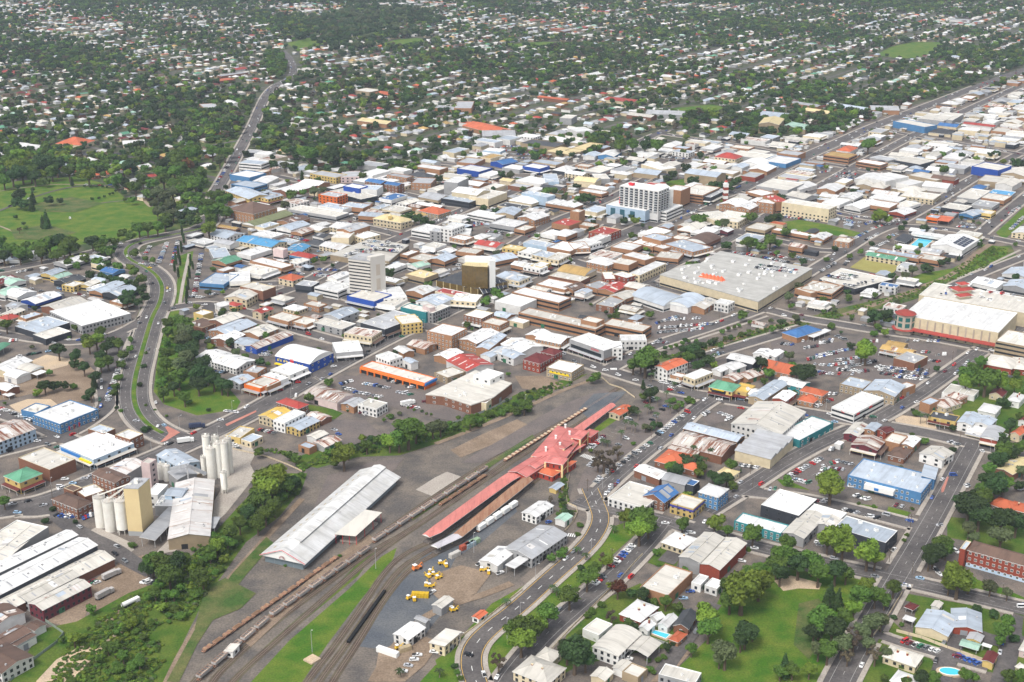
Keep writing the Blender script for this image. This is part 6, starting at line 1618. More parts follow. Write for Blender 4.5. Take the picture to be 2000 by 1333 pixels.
# big mall roof ornament and awning
p0, p1 = gp(*T('L', 705, 1085), 10.3), gp(*T('L', 885, 1120), 10.3); zz = thing('zigzag_skylight', 'row of orange-red pyramid skylights on the huge flat mall roof', 'skylight', (p0[0], p0[1], 10.3), land='the orange zigzag skylight')
for k in range(6):
 c_ = (p1 - p0) * (k + .5) / 6; mb = MB(); mb.cyl(c_[0], c_[1], 0, 4.2, 4, mat('skylight_orange', (.72, .14, .06), .5), 4, r2=.1); mb.build('pyramid', zz)
mv = hero('the huge flat mall')
if mv:
 root = mv[0]; cx, cy = mv[1][0], mv[1][1]
 for k in range(44):
  x, y = gp(rnd.uniform(1330, 1560), rnd.uniform(505, 575), 10);
  if inpoly(x, y, [tuple(p) for p in mv[4]]):
   c, s = math.cos(-R(55.5)), math.sin(-R(55.5)); lx, ly = c * (x - cx) - s * (y - cy), s * (x - cx) + c * (y - cy); q_ = rnd.choice([(4.5, 3, 2), (6, 2.5, 1.8), (2, 2, 1.6)]); ob('air_conditioner', unit_box('air_conditioner', M_white, 'ac'), root, (lx, ly, 10.3), 0, q_)
# lettering that can be read or guessed from the photograph
def tryv(land, *a, fn=wall_text, **k):
 v = hero(land)
 if v: return fn(v, *a, **k)
v = hero('the furniture store')
wall_panel(v, 0, .05, .93, 4.2, 7.0, M_glass, 'window_band', .08); wall_text(v, 0, 'ROWES', 2.3, TR, 8.7, .75, 'red_lettering')
v = hero('the block with the yellow sign'); wall_panel(v, 0, .12, .9, 3.8, 5.4, TY, 'yellow_sign');
v = hero('the blue and yellow toy store')
if v:
 for i in range(9): wall_panel(v, 0, .06 + i * .09, .09 + i * .09, 4.6, 6.2, TY, 'yellow_letter_panel', .12)
 wall_panel(v, 0, .44, .54, 3.9, 8.6, TR, 'red_sign', .25)
 wall_panel(v, 0, .02, .98, 2.2, 3.0, TY, 'yellow_awning', 2.4)
v = hero('the blue showroom with red doors')
if v:
 root, (cx, cy, L, Wd, a), h, op, P = v
 for i in range(3): wall_panel(v, 0, .2 + i * .13, .24 + i * .13, .1, 3.4, TR, 'red_door', .1)
 text('the vow', 3.0, TK, 'roof_lettering', root, (-L / 2 + L * .2, 0 if Wd < 8 else -Wd * .3, h + .1), (0, 0, math.pi / 2 if False else R(-90) + math.pi / 2))
v = hero('the green-roofed tavern')
if v: wall_panel(v, 0, .12, .72, 3.6, 5.6, M_glass, 'balcony_opening', .1); wall_panel(v, 0, .2, .66, 5.7, 6.7, TY, 'sign_board', .2); wall_text(v, 0, 'THE LOAN PLACE', .8, TK, 6.2, .43)
v = hero('the orange shopping strip')
if v: wall_panel(v, 0, 0, 1, 3.3, 4.9, TO, 'orange_fascia', 1.2); wall_panel(v, 0, .01, .99, .1, 3.0, M_glass, 'shopfront', .1); [wall_panel(v, 0, i / 9, i / 9 + .012, 0, 3.3, TO, 'orange_post', 1.2) for i in range(9)]; wall_panel(v, 1, 0, 1, 3.3, 5.2, TB, 'blue_fascia', 1.0)
v = hero('the brick hospital')
if v: wall_panel(v, 0, 0, 1, .1, 2.2, wm('l'), 'pale_blue_base', .06)
v = hero('the blue store')
if v: wall_panel(v, 0, .26, .66, 3.2, 6.3, M_white, 'porch_fascia', 4.0); wall_panel(v, 0, .4, .46, 3.9, 5.6, TB, 'sign', 4.15)
v = hero('the wide white-roofed store')
if v: wall_panel(v, 0, .05, .62, 3.6, 5.6, TB, 'blue_fascia', .4); wall_panel(v, 0, .62, .95, 3.4, 4.4, TY, 'yellow_fascia', 1.6)
v = hero('the yellow box shop')
if v: wall_panel(v, 0, .0, 1, 4.6, 5.9, mat('indigo_fascia', (.06, .06, .3), .6), 'fascia', .15); wall_panel(v, 1, .0, 1, 4.6, 5.9, mat('indigo_fascia', (.06, .06, .3), .6), 'fascia', .15)
v = hero('the white corner building')
if v: wall_text(v, 1, 'The', 1.8, TR, 6.3, .5, 'red_lettering'); [wall_panel(v, 0, u, u + .1, 5.4, 6.8, TR, 'red_sign', .08) for u in (.08, .5)]
# solar panels on pool hall
v = hero('the white pool hall')
if v:
 root, (cx, cy, L, Wd, a), h, op, P = v; sm_ = mat('solar_panel', (.015, .02, .04), .2, spec=.6)
 SY = 1 if math.sin(a + math.pi / 2) < 0 or math.cos(a + math.pi / 2) > .5 else -1
 for i in range(5):
  for j in range(3):
   mb = MB(); y0, y1 = SY * Wd * (.45 - j * .13), SY * Wd * (.45 - (j + .9) * .13); zf = lambda y: h + (1 - abs(y) / (Wd / 2)) * (Wd * .1 + .2) + .2
   x0 = -L * .3 + i * L * .13; mb.face([(x0, y0, zf(y0)), (x0 + L * .12, y0, zf(y0)), (x0 + L * .12, y1, zf(y1)), (x0, y1, zf(y1))], sm_); mb.build('solar_panel', root)
# pools
def pool(t, pts, label, deck=True):
 P = W(pts, t); c_ = np.mean(P, 0); o = thing('swimming_pool', label, 'pool', (c_[0], c_[1], 0)); q = ccw([(p[0] - c_[0], p[1] - c_[1]) for p in P])
 mb = MB(); mb.prism([(x * 1.3, y * 1.3) for x, y in q], .0, .75, M_sand); mb.build('paving', o); mb = MB(); mb.prism(q, .75, .80, M_water); mb.build('water', o); mb = MB()
 for i in range(len(q)): mb.bar((*q[i], .85), (*q[(i + 1) % len(q)], .85), .3, M_white)
 mb.build('coping', o); occ([tuple(p) for p in P], 4)
pool('C', '905,1022 925,1002 1030,1032 1000,1058', 'rectangular turquoise backyard pool with cream paving beside the white homestead')
el_ = ' '.join(f'{1185 + 72 * math.cos(k * math.pi / 8):.0f},{1272 + 24 * math.sin(k * math.pi / 8) + 8 * math.cos(k * math.pi / 8):.0f}' for k in range(16))
pool('D', el_, 'oval turquoise backyard pool near the bottom right corner')
pool('M', '722,855 808,782 925,797 842,868', 'large public swimming pool with lane lines beside the white pool hall')
# ------------------------------------------------------------ railway
TRACKS = ['330,1400 375,1333 440,1278 510,1222 650,1112 745,1042 860,962 950,905 1060,845 1150,795 1215,755',
 '385,1400 410,1333 470,1275 535,1217 660,1126 725,1077 800,1037 905,965 1005,890 1110,820 1205,760',
 '400,1400 450,1333 560,1235 695,1115 761,1064 840,1012 960,930 1040,877 1120,836 1210,775',
 '555,1400 598,1333 650,1268 705,1188 757,1108 800,1076 870,1047 950,985 1030,936 1075,915',
 '585,1400 622,1333 675,1262 730,1182 778,1112 830,1080 905,1040 1010,965 1060,930',
 '615,1400 648,1333 700,1255 750,1170 800,1110 860,1078 930,1032 1010,978',
 '690,1390 700,1333 730,1250']
TP_ = []; slp = MB(); railm = mat('worn_rail', (.30, .22, .18), .5, metal=.3); slm = mat('sleeper', (.13, .10, .085), .9)
for k, s in enumerate(TRACKS[:6]):
 P = smooth([gp(*map(float, q.split(','))) for q in s.split()]); TP_.append(P)
 mb = MB(); ribbon(mb, P, 2.0, -2.0, .14 + k * .003, M_ballast); tag(mb.build('track_bed'), kind='structure')
 rl = MB()
 for d in (.55, -.55): ribbon(rl, P, d + .09, d - .09, .32 + k * .002, railm)
 tag(rl.build('rail_track'), kind='structure')
 A = np.array(P); acc = 0
 for a, b in zip(A[:-1], A[1:]):
  L = np.linalg.norm(b - a); t = (b - a) / (L + 1e-9); n = np.array([-t[1], t[0]]); u = -(acc % 1.4)
  while u < L:
   if u > 0: c = a + t * u; slp.face([(*(c - n * 1.05 - t * .15), .22 + k * .002), (*(c + n * -1.05 + t * .15), .22 + k * .002), (*(c + n * 1.05 + t * .15), .22 + k * .002), (*(c + n * 1.05 - t * .15), .22 + k * .002)][::-1] if False else [(*(c - n * 1.05 - t * .15), .22 + k * .002), (*(c - n * 1.05 + t * .15), .22 + k * .002), (*(c + n * 1.05 + t * .15), .22 + k * .002), (*(c + n * 1.05 - t * .15), .22 + k * .002)][::-1], slm)
   u += 1.4
  acc += L
tag(slp.build('track_sleepers'), 'dark timber sleepers under the rail tracks', None, kind='stuff')
LANDMARKS.append((640, 1160, 'the middle of the rail tracks')); LANDMARKS.append((760, 1030, 'the bend of the wagon line'))
def along(p0, p1, n, gap=0):
 a, b = gp(*p0), gp(*p1); return [(a + (b - a) * (i + .5) / n, math.atan2(*(b - a)[::-1]), np.linalg.norm(b - a) / n) for i in range(n)]
ORDW = ['nearest the camera', 'second', 'third', 'fourth', 'fifth', 'sixth', 'seventh', 'eighth', 'ninth', 'tenth', 'eleventh', 'twelfth', 'thirteenth', 'fourteenth', 'fifteenth', 'sixteenth', 'seventeenth', 'eighteenth']
def bogies(mb_parent, L):
 for sx in (-1, 1):
  mb = MB(); x = sx * L * .34
  mb.box(x, 0, .35, 2.4, 1.9, .3, M_rust)
  for dx in (-.8, .8):
   for sy in (-.55, .55): mb.box(x + dx, sy, .05, .75, .14, .75, M_tyre)
  mb.build('bogie', mb_parent)
M_hop = mat('hopper_grey', (.46, .45, .44), .8, 'noise', (.36, .32, .29), 6); M_tan = mat('timber_load', (.33, .21, .13), .9, 'noise', (.22, .12, .07), 5)
def hopper(c, a, L, label):
 o = thing('hopper_wagon', label, 'wagon', (c[0], c[1], .25), a, group='grey hopper wagons in the rail yard'); h = L / 2 - 1.0
 mb = MB(); B = [(-h, -1.4), (h, -1.4), (h, 1.4), (-h, 1.4)]; z0, z1 = 1.0, 3.1
 b = [(-h * .8, -1.0), (h * .8, -1.0), (h * .8, 1.0), (-h * .8, 1.0)]
 for i in range(4):
  j = (i + 1) % 4; mb.face([(*b[i], z0), (*b[j], z0), (*B[j], 2.0), (*B[i], 2.0)], M_hop); mb.face([(*B[i], 2.0), (*B[j], 2.0), (*B[j], z1), (*B[i], z1)], M_hop); ii = [(x * .96, y * .9) for x, y in (B[i], B[j])]
  mb.face([(*B[i], z1), (*B[j], z1), (*ii[1], z1), (*ii[0], z1)], M_rust); mb.face([(*ii[1], z1), (*ii[1], 1.5), (*ii[0], 1.5), (*ii[0], z1)], M_hop)
 mb.face([(x * .96, y * .9, 1.5) for x, y in B], mat('hopper_inside', (.66, .62, .55), .9, 'noise', (.45, .36, .27), 8))
 mb.build('hopper_body', o); mb = MB()
 for k in range(5): x = -h + 2 * h * (k + .5) / 5; mb.box(x, 0, 2.9, .12, 2.6, .2, M_rust)
 mb.box(0, 0, .75, 2 * h + .6, .5, .3, M_rust); mb.build('cross_brace', o); bogies(o, L)
def flat(c, a, L, label, load, m=None, grp='rusty flat wagons in the rail yard'):
 o = thing('flat_wagon', label, 'wagon', (c[0], c[1], .25), a, group=grp); mb = MB(); h = L / 2 - .9
 mb.box(0, 0, .95, 2 * h, 2.5, .3, M_rust); mb.box(0, 0, .7, 2 * h + .8, .5, .3, M_rust); mb.build('deck', o); bogies(o, L)
 mb = MB()
 if load == 0:
  for x in (-h * .62, h * .62): mb.box(x, 0, 1.25, h * .5, 2.4, .35, m or M_tan)
 elif load == 1:
  for y in (-.9, -.3, .3, .9): mb.box(0, y, 1.25, h * 1.7, .35, .3, m or M_tan)
 mb.build('timber_load', o)
for i, (c, a, s) in enumerate(along((385, 1333), (525, 1213), 5)): hopper(c, a, min(s, 13), f'grey empty hopper wagon, {ORDW[i]} from the bottom edge of the photo' if i else 'grey empty hopper wagon at the bottom edge of the photo')
for i, (c, a, s) in enumerate(along((528, 1209), (722, 1075), 8)): hopper(c, a, s, f'grey hopper wagon passing in front of the goods shed, {ORDW[i]} from the left' if i else 'grey hopper wagon just past the small tan-roofed yard hut')
for i, (c, a, s) in enumerate(along((728, 1063), (952, 918), 10)): hopper(c, a, s, f'hopper wagon between goods shed canopy and station canopy, {ORDW[i]} from left' if i else 'hopper wagon right beside the goods shed canopy corner')
for i, (c, a, s) in enumerate(along((396, 1276), (660, 1090), 15)): flat(c, a, s, f'rusty flat wagon left of the hoppers, {ORDW[i]} counted from the bottom' if i else 'rusty flat wagon at the lower end of the leftmost line', i % 2)
for i, (c, a, s) in enumerate(along((858, 990), (950, 930), 5)): flat(c, a, s, f'rusty flat wagon above the salmon canopy, {ORDW[i]} from the left' if i else 'rusty flat wagon at the left end above the salmon canopy', 1)
for i, (c, a, s) in enumerate(along((985, 903), (1146, 800), 12)): flat(c, a, s, f'flat wagon with tan load behind the station, {ORDW[i]} from the left' if i else 'flat wagon with tan load furthest left behind the station', 0, mat('pale_load', (.55, .43, .30), .9))
# white covered wagons
for i, (c, a, s) in enumerate(along((932, 1041), (1010, 988), 5)):
 o = thing('covered_wagon', ['white covered wagon nearest the shipping containers', 'second white covered wagon from the shipping containers', 'third white covered wagon from the shipping containers', 'fourth white covered wagon from the shipping containers', 'white covered wagon nearest the station yard'][i], 'wagon', (c[0], c[1], .2), a, group='white covered wagons'); mb = MB(); h = s / 2 - .9
 mb.box(0, 0, .9, 2 * h, 2.7, 2.4, M_white); mb.build('body', o); mb = MB(); mb.prism([(-h, -1.45), (h, -1.45), (h, 1.45), (-h, 1.45)], 3.3, 3.55, M_white); mb.box(0, 0, 3.55, 2 * h, 1.6, .25, M_white); mb.build('roof', o); bogies(o, s)
# shipping containers
def container(t, x, y, a, L, label, m, z=0):
 c = gp(*T(t, x, y)); o = thing('shipping_container', label, 'container', (c[0], c[1], z), a, group='shipping containers in the rail yard'); mb = MB(); mb.box(0, 0, 0, L, 2.6, 2.7, m, bottom=False); mb.build('body', o); occ(rect(c[0], c[1], L, 3, a), 4)
 mb = MB(); n = int(L / .8)
 for i in range(n): mb.box(-L / 2 + .4 + i * .8, -1.33, .15, .3, .08, 2.4, m); mb.box(-L / 2 + .4 + i * .8, 1.33, .15, .3, .08, 2.4, m)
 mb.build('corrugated_side', o)
MC = lambda n, c: mat('container_' + n, c, .7, 'noise', tuple(v * .6 for v in c), 6)
container('B', 1362, 462, R(45), 7, 'rust-red shipping container at the left of the container stack', MC('rust', (.40, .09, .05)))
container('B', 1395, 450, R(45), 7, 'pale blue shipping container in the middle of the containers', MC('blue', (.35, .45, .5)))
container('B', 1422, 430, R(45), 7, 'pale green shipping container at the right of the containers', MC('green', (.35, .5, .32)))
container('B', 1294, 515, R(45), 7, 'white shipping container with rusty top beside yellow machinery', MC('white', (.6, .57, .52)))
container('B', 1070, 778, R(-5), 9, 'bright yellow ribbed container beside the gravel apron', MC('yellow', (.75, .48, .02)))
container('B', 858, 1150, R(-30), 12, 'white box trailer parked beside the large white yard shed', M_white)
container('B', 972, 1130, R(30), 6, 'tan container behind the white box trailer', MC('tan', (.5, .4, .25)))
# yellow track machines
def machine(t, x, y, a, label, m, s=1.0):
 c = gp(*T(t, x, y)); o = thing('track_machine', label, 'machine', (c[0], c[1], 0), a, group='yellow track machines in the yard'); mb = MB()
 mb.box(0, 0, .7 * s, 5 * s, 2 * s, .9 * s, m); mb.build('chassis', o); mb = MB(); mb.box(-1.2 * s, 0, 1.6 * s, 1.7 * s, 1.8 * s, 1.5 * s, m); mb.box(-1.2 * s, 0, 3.1 * s, 2 * s, 2.1 * s, .15, M_white); mb.build('cab', o)
 mb = MB(); mb.box(-.33 * s, 0, 1.9 * s, .06, 1.5 * s, .9 * s, M_glass); mb.build('windscreen', o); mb = MB(); mb.bar((1 * s, 0, 1.5 * s), (3.2 * s, .3, 3 * s), .35 * s, m); mb.bar((3.2 * s, .3, 3 * s), (4 * s, .3, 1 * s), .3 * s, m); mb.build('boom', o)
 for dx in (-1.6, 1.5):
  for dy in (-1, 1): mb = MB(); mb.cyl(0, 0, 0, .7 * s, .4, M_tyre, 12); w = mb.build('wheel', o, (dx * s, dy * s * 1.0 + (.2 if dy > 0 else -.2) * 0, .7 * s)); w.rotation_euler = (R(90), 0, 0)
MYL = mat('machine_yellow', (.66, .42, .03), .6)
for i, (x, y, a) in enumerate([(1210, 565, 20), (1235, 580, 110), (1140, 620, 60), (1165, 640, 10), (1120, 650, 130), (1190, 660, 40), (1110, 705, 80), (1140, 715, 20), (1000, 790, 50), (1030, 800, 100), (1290, 870, 30), (1275, 860, 70), (1480, 610, 10), (1515, 625, 90), (930, 1115, 30)]):
 t_ = 'B'; c = gp(*T(t_, x, y));
 o = machine(t_, x, y, R(a), None, MYL, .8); o_ = [q for q in COL.objects if q.name.startswith('track_machine')][-1]; pend(o_, 'yellow track machine with cab and boom', c[0], c[1])
LANDMARKS.append((845, 1120, 'the cluster of yellow machines'))
machine('B', 1048, 600, R(40), 'small orange and red rail tractor on the siding by the canopies', mat('tractor_orange', (.65, .2, .05), .7), 1.1)
def truck(t, x, y, a, label, m, tank=False):
 c = gp(*T(t, x, y)); o = thing('truck', label, 'truck', (c[0], c[1], .3), R(a)); mb = MB(); mb.box(4.2, 0, .6, 2.2, 2.4, 2.3, m); mb.build('cab', o); mb = MB(); mb.box(5.32, 0, 1.7, .06, 2.0, .9, M_glass); mb.build('windscreen', o); mb = MB(); mb.box(-.5, 0, .7, 11, 1.0, .3, M_tyre); mb.build('chassis', o); mb = MB()
 if tank: mb.cyl(0, 0, -4, 1.25, 8, m, 14); q = mb.build('tank', o, (-.8, 0, 2.2)); q.rotation_euler = (0, R(90), 0)
 else: mb.box(-1.3, 0, 1.0, 8.4, 2.5, 2.6, m); mb.build('box_body', o)
 for x_ in (4.2, -2, -3.2, -4.6):
  for y_ in (-1, 1): mb = MB(); mb.cyl(0, 0, -.15, .5, .3, M_tyre, 10); q = mb.build('wheel', o, (x_, y_ * 1.05, .5)); q.rotation_euler = (R(90), 0, 0)
truck('A', 850, 835, 50, 'white tanker trailer truck on the silo yard dirt by the trees', M_white, True)
truck('A', 685, 775, 55, 'long pale tipper truck beside the maroon brick factory yard', M_hop)
truck('A', 730, 650, 50, 'grey tipper truck behind the long pale tipper truck', M_hop)
truck('E', 1210, 885, 20, 'white and black truck waiting on the main road by the mill', M_white)
truck('E', 1285, 790, 10, 'dark blue box truck at the parkway junction', mat('truck_navy', (.03, .04, .08), .5))
truck('I', 130, 985, 5, 'white truck under the park trees at the left edge', M_white)
truck('F', 990, 640, 30, 'white box truck parked at the shopping strip car park', M_white)
truck('C', 610, 1190, -30, 'white tray truck in front of the barrel-roofed workshop', M_white)
# yard hut, buffer wall, scrap
make_building([tuple(gp(*T('A', 1470, 1130), 3)), tuple(gp(*T('A', 1518, 1148), 3)), tuple(gp(*T('A', 1548, 1098), 3))], 3, 's', 'C', 'w', '', 'yard_hut', 'tiny hut with sloping tan roof between the lower tracks', 'the tiny track hut', small=True)
c = gp(*T('B', 366, 1190)); o = thing('inspection_platform', 'small square tan platform on the grass beside the tracks', 'platform', (c[0], c[1], 0), R(50)); mb = MB(); mb.box(0, 0, 0, 6, 6, .9, M_sand); mb.build('deck', o)
P0, P1 = gp(*T('B', 600, 1080)), gp(*T('B', 838, 745)); d = P1 - P0; o = thing('retaining_wall', 'long dark retaining wall between tracks and blue gravel apron', 'wall', (P0[0], P0[1], 0)); mb = MB(); mb.bar((0, 0, .6), (d[0], d[1], .6), 1.6, mat('tarred_timber', (.012, .012, .012), .9)); mb.build('wall', o)
# fences along the yard
def fence(name, label, s, h, m, t='Z', rails=True, land=None):
 P = [gp(*T(t, *map(float, q.split(',')))) for q in s.split()]; o = thing(name, label, 'fence', (P[0][0], P[0][1], 0)); pan = MB()
 for a, b in zip(P[:-1], P[1:]):
  L = np.linalg.norm(b - a); t_ = (b - a) / L; n = np.array([-t_[1], t_[0]]) * .06; a_, b_ = a - P[0], b - P[0]
  pan = MB(); pan.prism([tuple(a_ - n), tuple(b_ - n), tuple(b_ + n), tuple(a_ + n)], .1, h, m); pan.build('panel', o)
  k = max(1, int(L / 6))
  for i in range(k + 1): c_ = a_ + (b_ - a_) * i / k; pb = MB(); pb.box(0, 0, 0, .18, .18, h + .15, M_trunk); ob('post', UNIT.setdefault('fp%s' % h, mk('post', pb.v, pb.f, pb.mats, pb.m)), o, (c_[0], c_[1], 0))
 return o
M_fcol = mat('fence_cream', (.60, .50, .34), .9, 'noise', (.5, .42, .3), 4); M_fgrey = mat('fence_grey', (.30, .31, .30), .9); M_fgreen = mat('fence_green_grey', (.22, .27, .22), .9)
fence('block_wall', 'low cream wall curving along the road beside the rail yard', '1112,930 1106,965 1108,985 1125,992 1128,1003 1120,1020 1103,1040', 1.4, M_fcol)
fence('block_wall', 'pale wall along the boulevard verge beside the tiny orange hut', '1020,1155 975,1190 945,1215 905,1243 893,1250', 1.5, M_fcol)
fence('timber_fence', 'grey-green timber fence behind the brown store sheds, bottom left', '20,1333 60,1295 110,1258 125,1240 85,1212', 1.8, M_fgreen)
fence('garden_fence', 'cream fence along the childcare centre edge by the lane', '1705,1245 1735,1205 1762,1160', 1.8, M_fcol)
fence('garden_fence', 'cream panel fence in front of the childcare centre lawn', '1750,1235 1800,1248 1850,1268 1900,1285 1940,1300', 1.8, M_fcol)
fence('garden_fence', 'long fence along the avenue beside the homestead garden', '1078,1270 1110,1235 1150,1195 1210,1135 1245,1095 1255,1085', 1.5, M_fcol)
fence('iron_fence', 'grey iron fence beside the backyard pool', '1247,1238 1270,1250 1305,1262', 1.8, M_fgrey)
fence('timber_fence', 'timber fence behind the creek supermarket car park', '830,835 880,830 905,822 960,800 1000,780', 1.8, M_fgrey)
fence('bridge_rail', 'pale bridge parapet at the level crossing end of the yard', '1175,738 1190,752 1215,760 1240,778', 1.2, M_fcol)
fence('road_barrier', 'low barrier above the curving creek road near the mill', '455,878 520,893 560,908 590,922', 1.1, M_fcol)
# ------------------------------------------------------------ trees
def crown_mesh(key, seed, nleaf, mleaf, shape='round', leaf=.115):
 """crown of unit radius (z from -0.8 to 0.8): lobes of small leaf clumps round dark inner masses"""
 r = np.random.default_rng(seed); V = []; Fc = []
 if shape == 'round': lobes = [(0, 0, .05, .72)] + [(math.cos(a) * d, math.sin(a) * d, z, s) for a, d, z, s in zip(r.uniform(0, 6.28, 11), r.uniform(.3, .66, 11), r.uniform(-.3, .5, 11), r.uniform(.26, .44, 11))]
 elif shape == 'cone': lobes = [(r.uniform(-.06, .06), r.uniform(-.06, .06), z, .5 * (1 - (z + 1) / 2.6) + .1) for z in np.linspace(-.8, 1.5, 10)]
 elif shape == 'column': lobes = [(r.uniform(-.05, .05), r.uniform(-.05, .05), z, .34 - .1 * max(z - 1, 0)) for z in np.linspace(-.8, 2.0, 11)]
 elif shape == 'sparse': lobes = [(math.cos(a) * d, math.sin(a) * d, z, s) for a, d, z, s in zip(r.uniform(0, 6.28, 12), r.uniform(.2, .75, 12), r.uniform(-.4, .6, 12), r.uniform(.16, .32, 12))]
 lobes = np.array(lobes); w = lobes[:, 3] ** 2; w /= w.sum(); idx = r.choice(len(lobes), nleaf, p=w)
 d = r.normal(size=(nleaf, 3)); d /= np.linalg.norm(d, axis=1)[:, None]; d[:, 2] = np.where(d[:, 2] < -.35, -d[:, 2], d[:, 2])
 rad = lobes[idx, 3] * r.uniform(.82, 1.12, nleaf); c = lobes[idx, :3] + d * rad[:, None] * np.array([1, 1, .82])
 nrm = d + r.normal(size=(nleaf, 3)) * .55; nrm /= np.linalg.norm(nrm, axis=1)[:, None]
 t = np.cross(nrm, r.normal(size=(nleaf, 3))); t /= np.linalg.norm(t, axis=1)[:, None]; b = np.cross(nrm, t); s = leaf * r.uniform(.6, 1.35, nleaf)
 s = s[:, None]; q = np.stack([c - t * s, c + b * s * .8, c + t * s, c - b * s * .8], 1)
 V = q.reshape(-1, 3).tolist(); Fc = [(4 * i, 4 * i + 1, 4 * i + 2, 4 * i + 3) for i in range(nleaf)]
 for L in lobes:   # inner mass
  n0 = len(V); rr = L[3] * .84
  for ph in (-.9, 0, .9):
   for k in range(6): a = k * math.pi / 3 + ph; V.append((L[0] + rr * math.cos(a) * math.cos(ph), L[1] + rr * math.sin(a) * math.cos(ph), L[2] + rr * math.sin(ph) * .8))
  for ring in range(2):
   for k in range(6): a, b2 = n0 + ring * 6 + k, n0 + ring * 6 + (k + 1) % 6; Fc.append((a, b2, b2 + 6, a + 6))
  Fc.append(tuple(n0 + 12 + k for k in range(6))); Fc.append(tuple(n0 + 5 - k for k in range(6)))
 return mk(key, V, Fc, [mleaf])
LF = {'y': mat('leaf_yellow_green', (.17, .235, .025), .85, 'leaf', (.10, .16, .018)), 'g': mat('leaf_mid_green', (.095, .16, .022), .85, 'leaf', (.055, .105, .016)),
      'd': mat('leaf_dark_green', (.045, .082, .02), .85, 'leaf', (.028, .055, .016)), 'b': mat('leaf_brown_twigs', (.11, .085, .055), .9, 'leaf', (.07, .055, .035)),
      'a': mat('leaf_grey_green', (.11, .135, .055), .85, 'leaf', (.07, .09, .038)), 'r': mat('leaf_russet', (.13, .05, .02), .85, 'leaf', (.08, .035, .015))}
CR = {}
for c in 'ygdbar':
 for v in range(3 if c in 'ygd' else 2): CR[c, v] = crown_mesh('crown', hash((ord(c), v)) % 1000, 1300 if c != 'b' else 520, LF[c], 'round' if c != 'b' else 'sparse', .085 if c != 'b' else .06)
CR['c', 0] = crown_mesh('crown', 5, 1000, LF['d'], 'column', .08); CR['n', 0] = crown_mesh('crown', 6, 900, LF['d'], 'cone', .09); CR['n', 1] = crown_mesh('crown', 8, 900, LF['d'], 'cone', .09)
tb_ = MB(); tb_.cyl(0, 0, 0, .09, .8, M_trunk, 7, r2=.055)
for k in range(4): a = k * 1.7; tb_.bar((0, 0, .5), (math.cos(a) * .35, math.sin(a) * .35, 1.0), .05, M_trunk)
TRUNK = mk('trunk', tb_.v, tb_.f, tb_.mats, tb_.m)
# palm: slender trunk and drooping fronds
def palm_crown():
 mb = MB(); m = mat('palm_frond', (.05, .085, .025), .8, 'leaf', (.035, .06, .02)); r = random.Random(3)
 for k in range(16):
  a = k * 2.4; up = r.uniform(.1, .9); pr = None
  for s in range(5):
   u = s / 4; x = u * 2.6; z = up * u * 2.2 - 1.9 * u * u; w = .38 * (1 - abs(u - .4)); cur = [(x * math.cos(a) - w * math.sin(a), x * math.sin(a) + w * math.cos(a), z - .25), (x * math.cos(a), x * math.sin(a), z), (x * math.cos(a) + w * math.sin(a), x * math.sin(a) - w * math.cos(a), z - .25)]
   if pr: mb.face([pr[0], pr[1], cur[1], cur[0]], m); mb.face([pr[1], pr[2], cur[2], cur[1]], m)
   pr = cur
 return mk('fronds', mb.v, mb.f, mb.mats, mb.m)
PALM = palm_crown(); pt_ = MB(); pt_.cyl(0, 0, 0, .28, 1, mat('palm_trunk', (.22, .18, .14), .9), 8, r2=.18); PTR = mk('trunk', pt_.v, pt_.f, pt_.mats, pt_.m)
TN = {'y': ('broad_tree', 'yellow-green round-crowned tree'), 'g': ('broad_tree', 'mid-green spreading tree'), 'd': ('broad_tree', 'dark green dense tree'), 'b': ('bare_tree', 'brownish half-bare tree'),
      'a': ('gum_tree', 'grey-green loose-crowned tree'), 'r': ('russet_tree', 'russet-leaved tree'), 'c': ('cypress_tree', 'dark column-shaped cypress'), 'n': ('pine_tree', 'dark cone-shaped pine'), 'p': ('palm_tree', 'palm'), 's': ('shrub', 'green rounded shrub'), 'q': ('shrub', 'dark rounded shrub')}
TCOUNT = [0]
TREES = []      # x, y, radius, kind
def tree(x, y, r, k, label=None):
 nm, ds = TN[k]; o = bpy.data.objects.new(nm, None); COL.objects.link(o); o.location = (x, y, 0); o.rotation_euler = (0, 0, rnd.uniform(0, 6.28)); o['category'] = 'tree' if k not in 'sq' else 'shrub'; o['group'] = {'s': 'garden and verge shrubs', 'q': 'garden and verge shrubs', 'p': 'palms of the forecourt and gardens'}.get(k, 'trees of the town')
 TCOUNT[0] += 1
 if k == 'p':
  h = r; ob('trunk', PTR, o, (0, 0, 0), 0, (1, 1, h)); ob('fronds', PALM, o, (0, 0, h), 0, (1, 1, 1)); sz = 'tall ' if h > 8 else 'short '
 elif k in 'sq':
  cm = CR['g' if k == 's' else 'd', rnd.randrange(3)]; ob('crown', cm, o, (0, 0, r * .6), 0, (r, r, r * .85)); sz = ''
 else:
  cm = CR[k, rnd.randrange(len([1 for q in CR if q[0] == k]))]; zs = rnd.uniform(.85, 1.1)
  hh = r * (1.25 if k not in 'cn' else 1.0) + 1.0
  ob('trunk', TRUNK, o, (0, 0, 0), 0, (r * 1.3, r * 1.3, hh)); ob('crown', cm, o, (0, 0, hh), 0, (r, r, r * zs)); sz = 'very large ' if r > 8.5 else 'large ' if r > 6.5 else '' if r > 4 else 'small '
 occ(rect(x, y, r * 1.2, r * 1.2, 0), 8)
 if label: o['label'] = label
 else: pend(o, sz + ds, x, y)
 return o
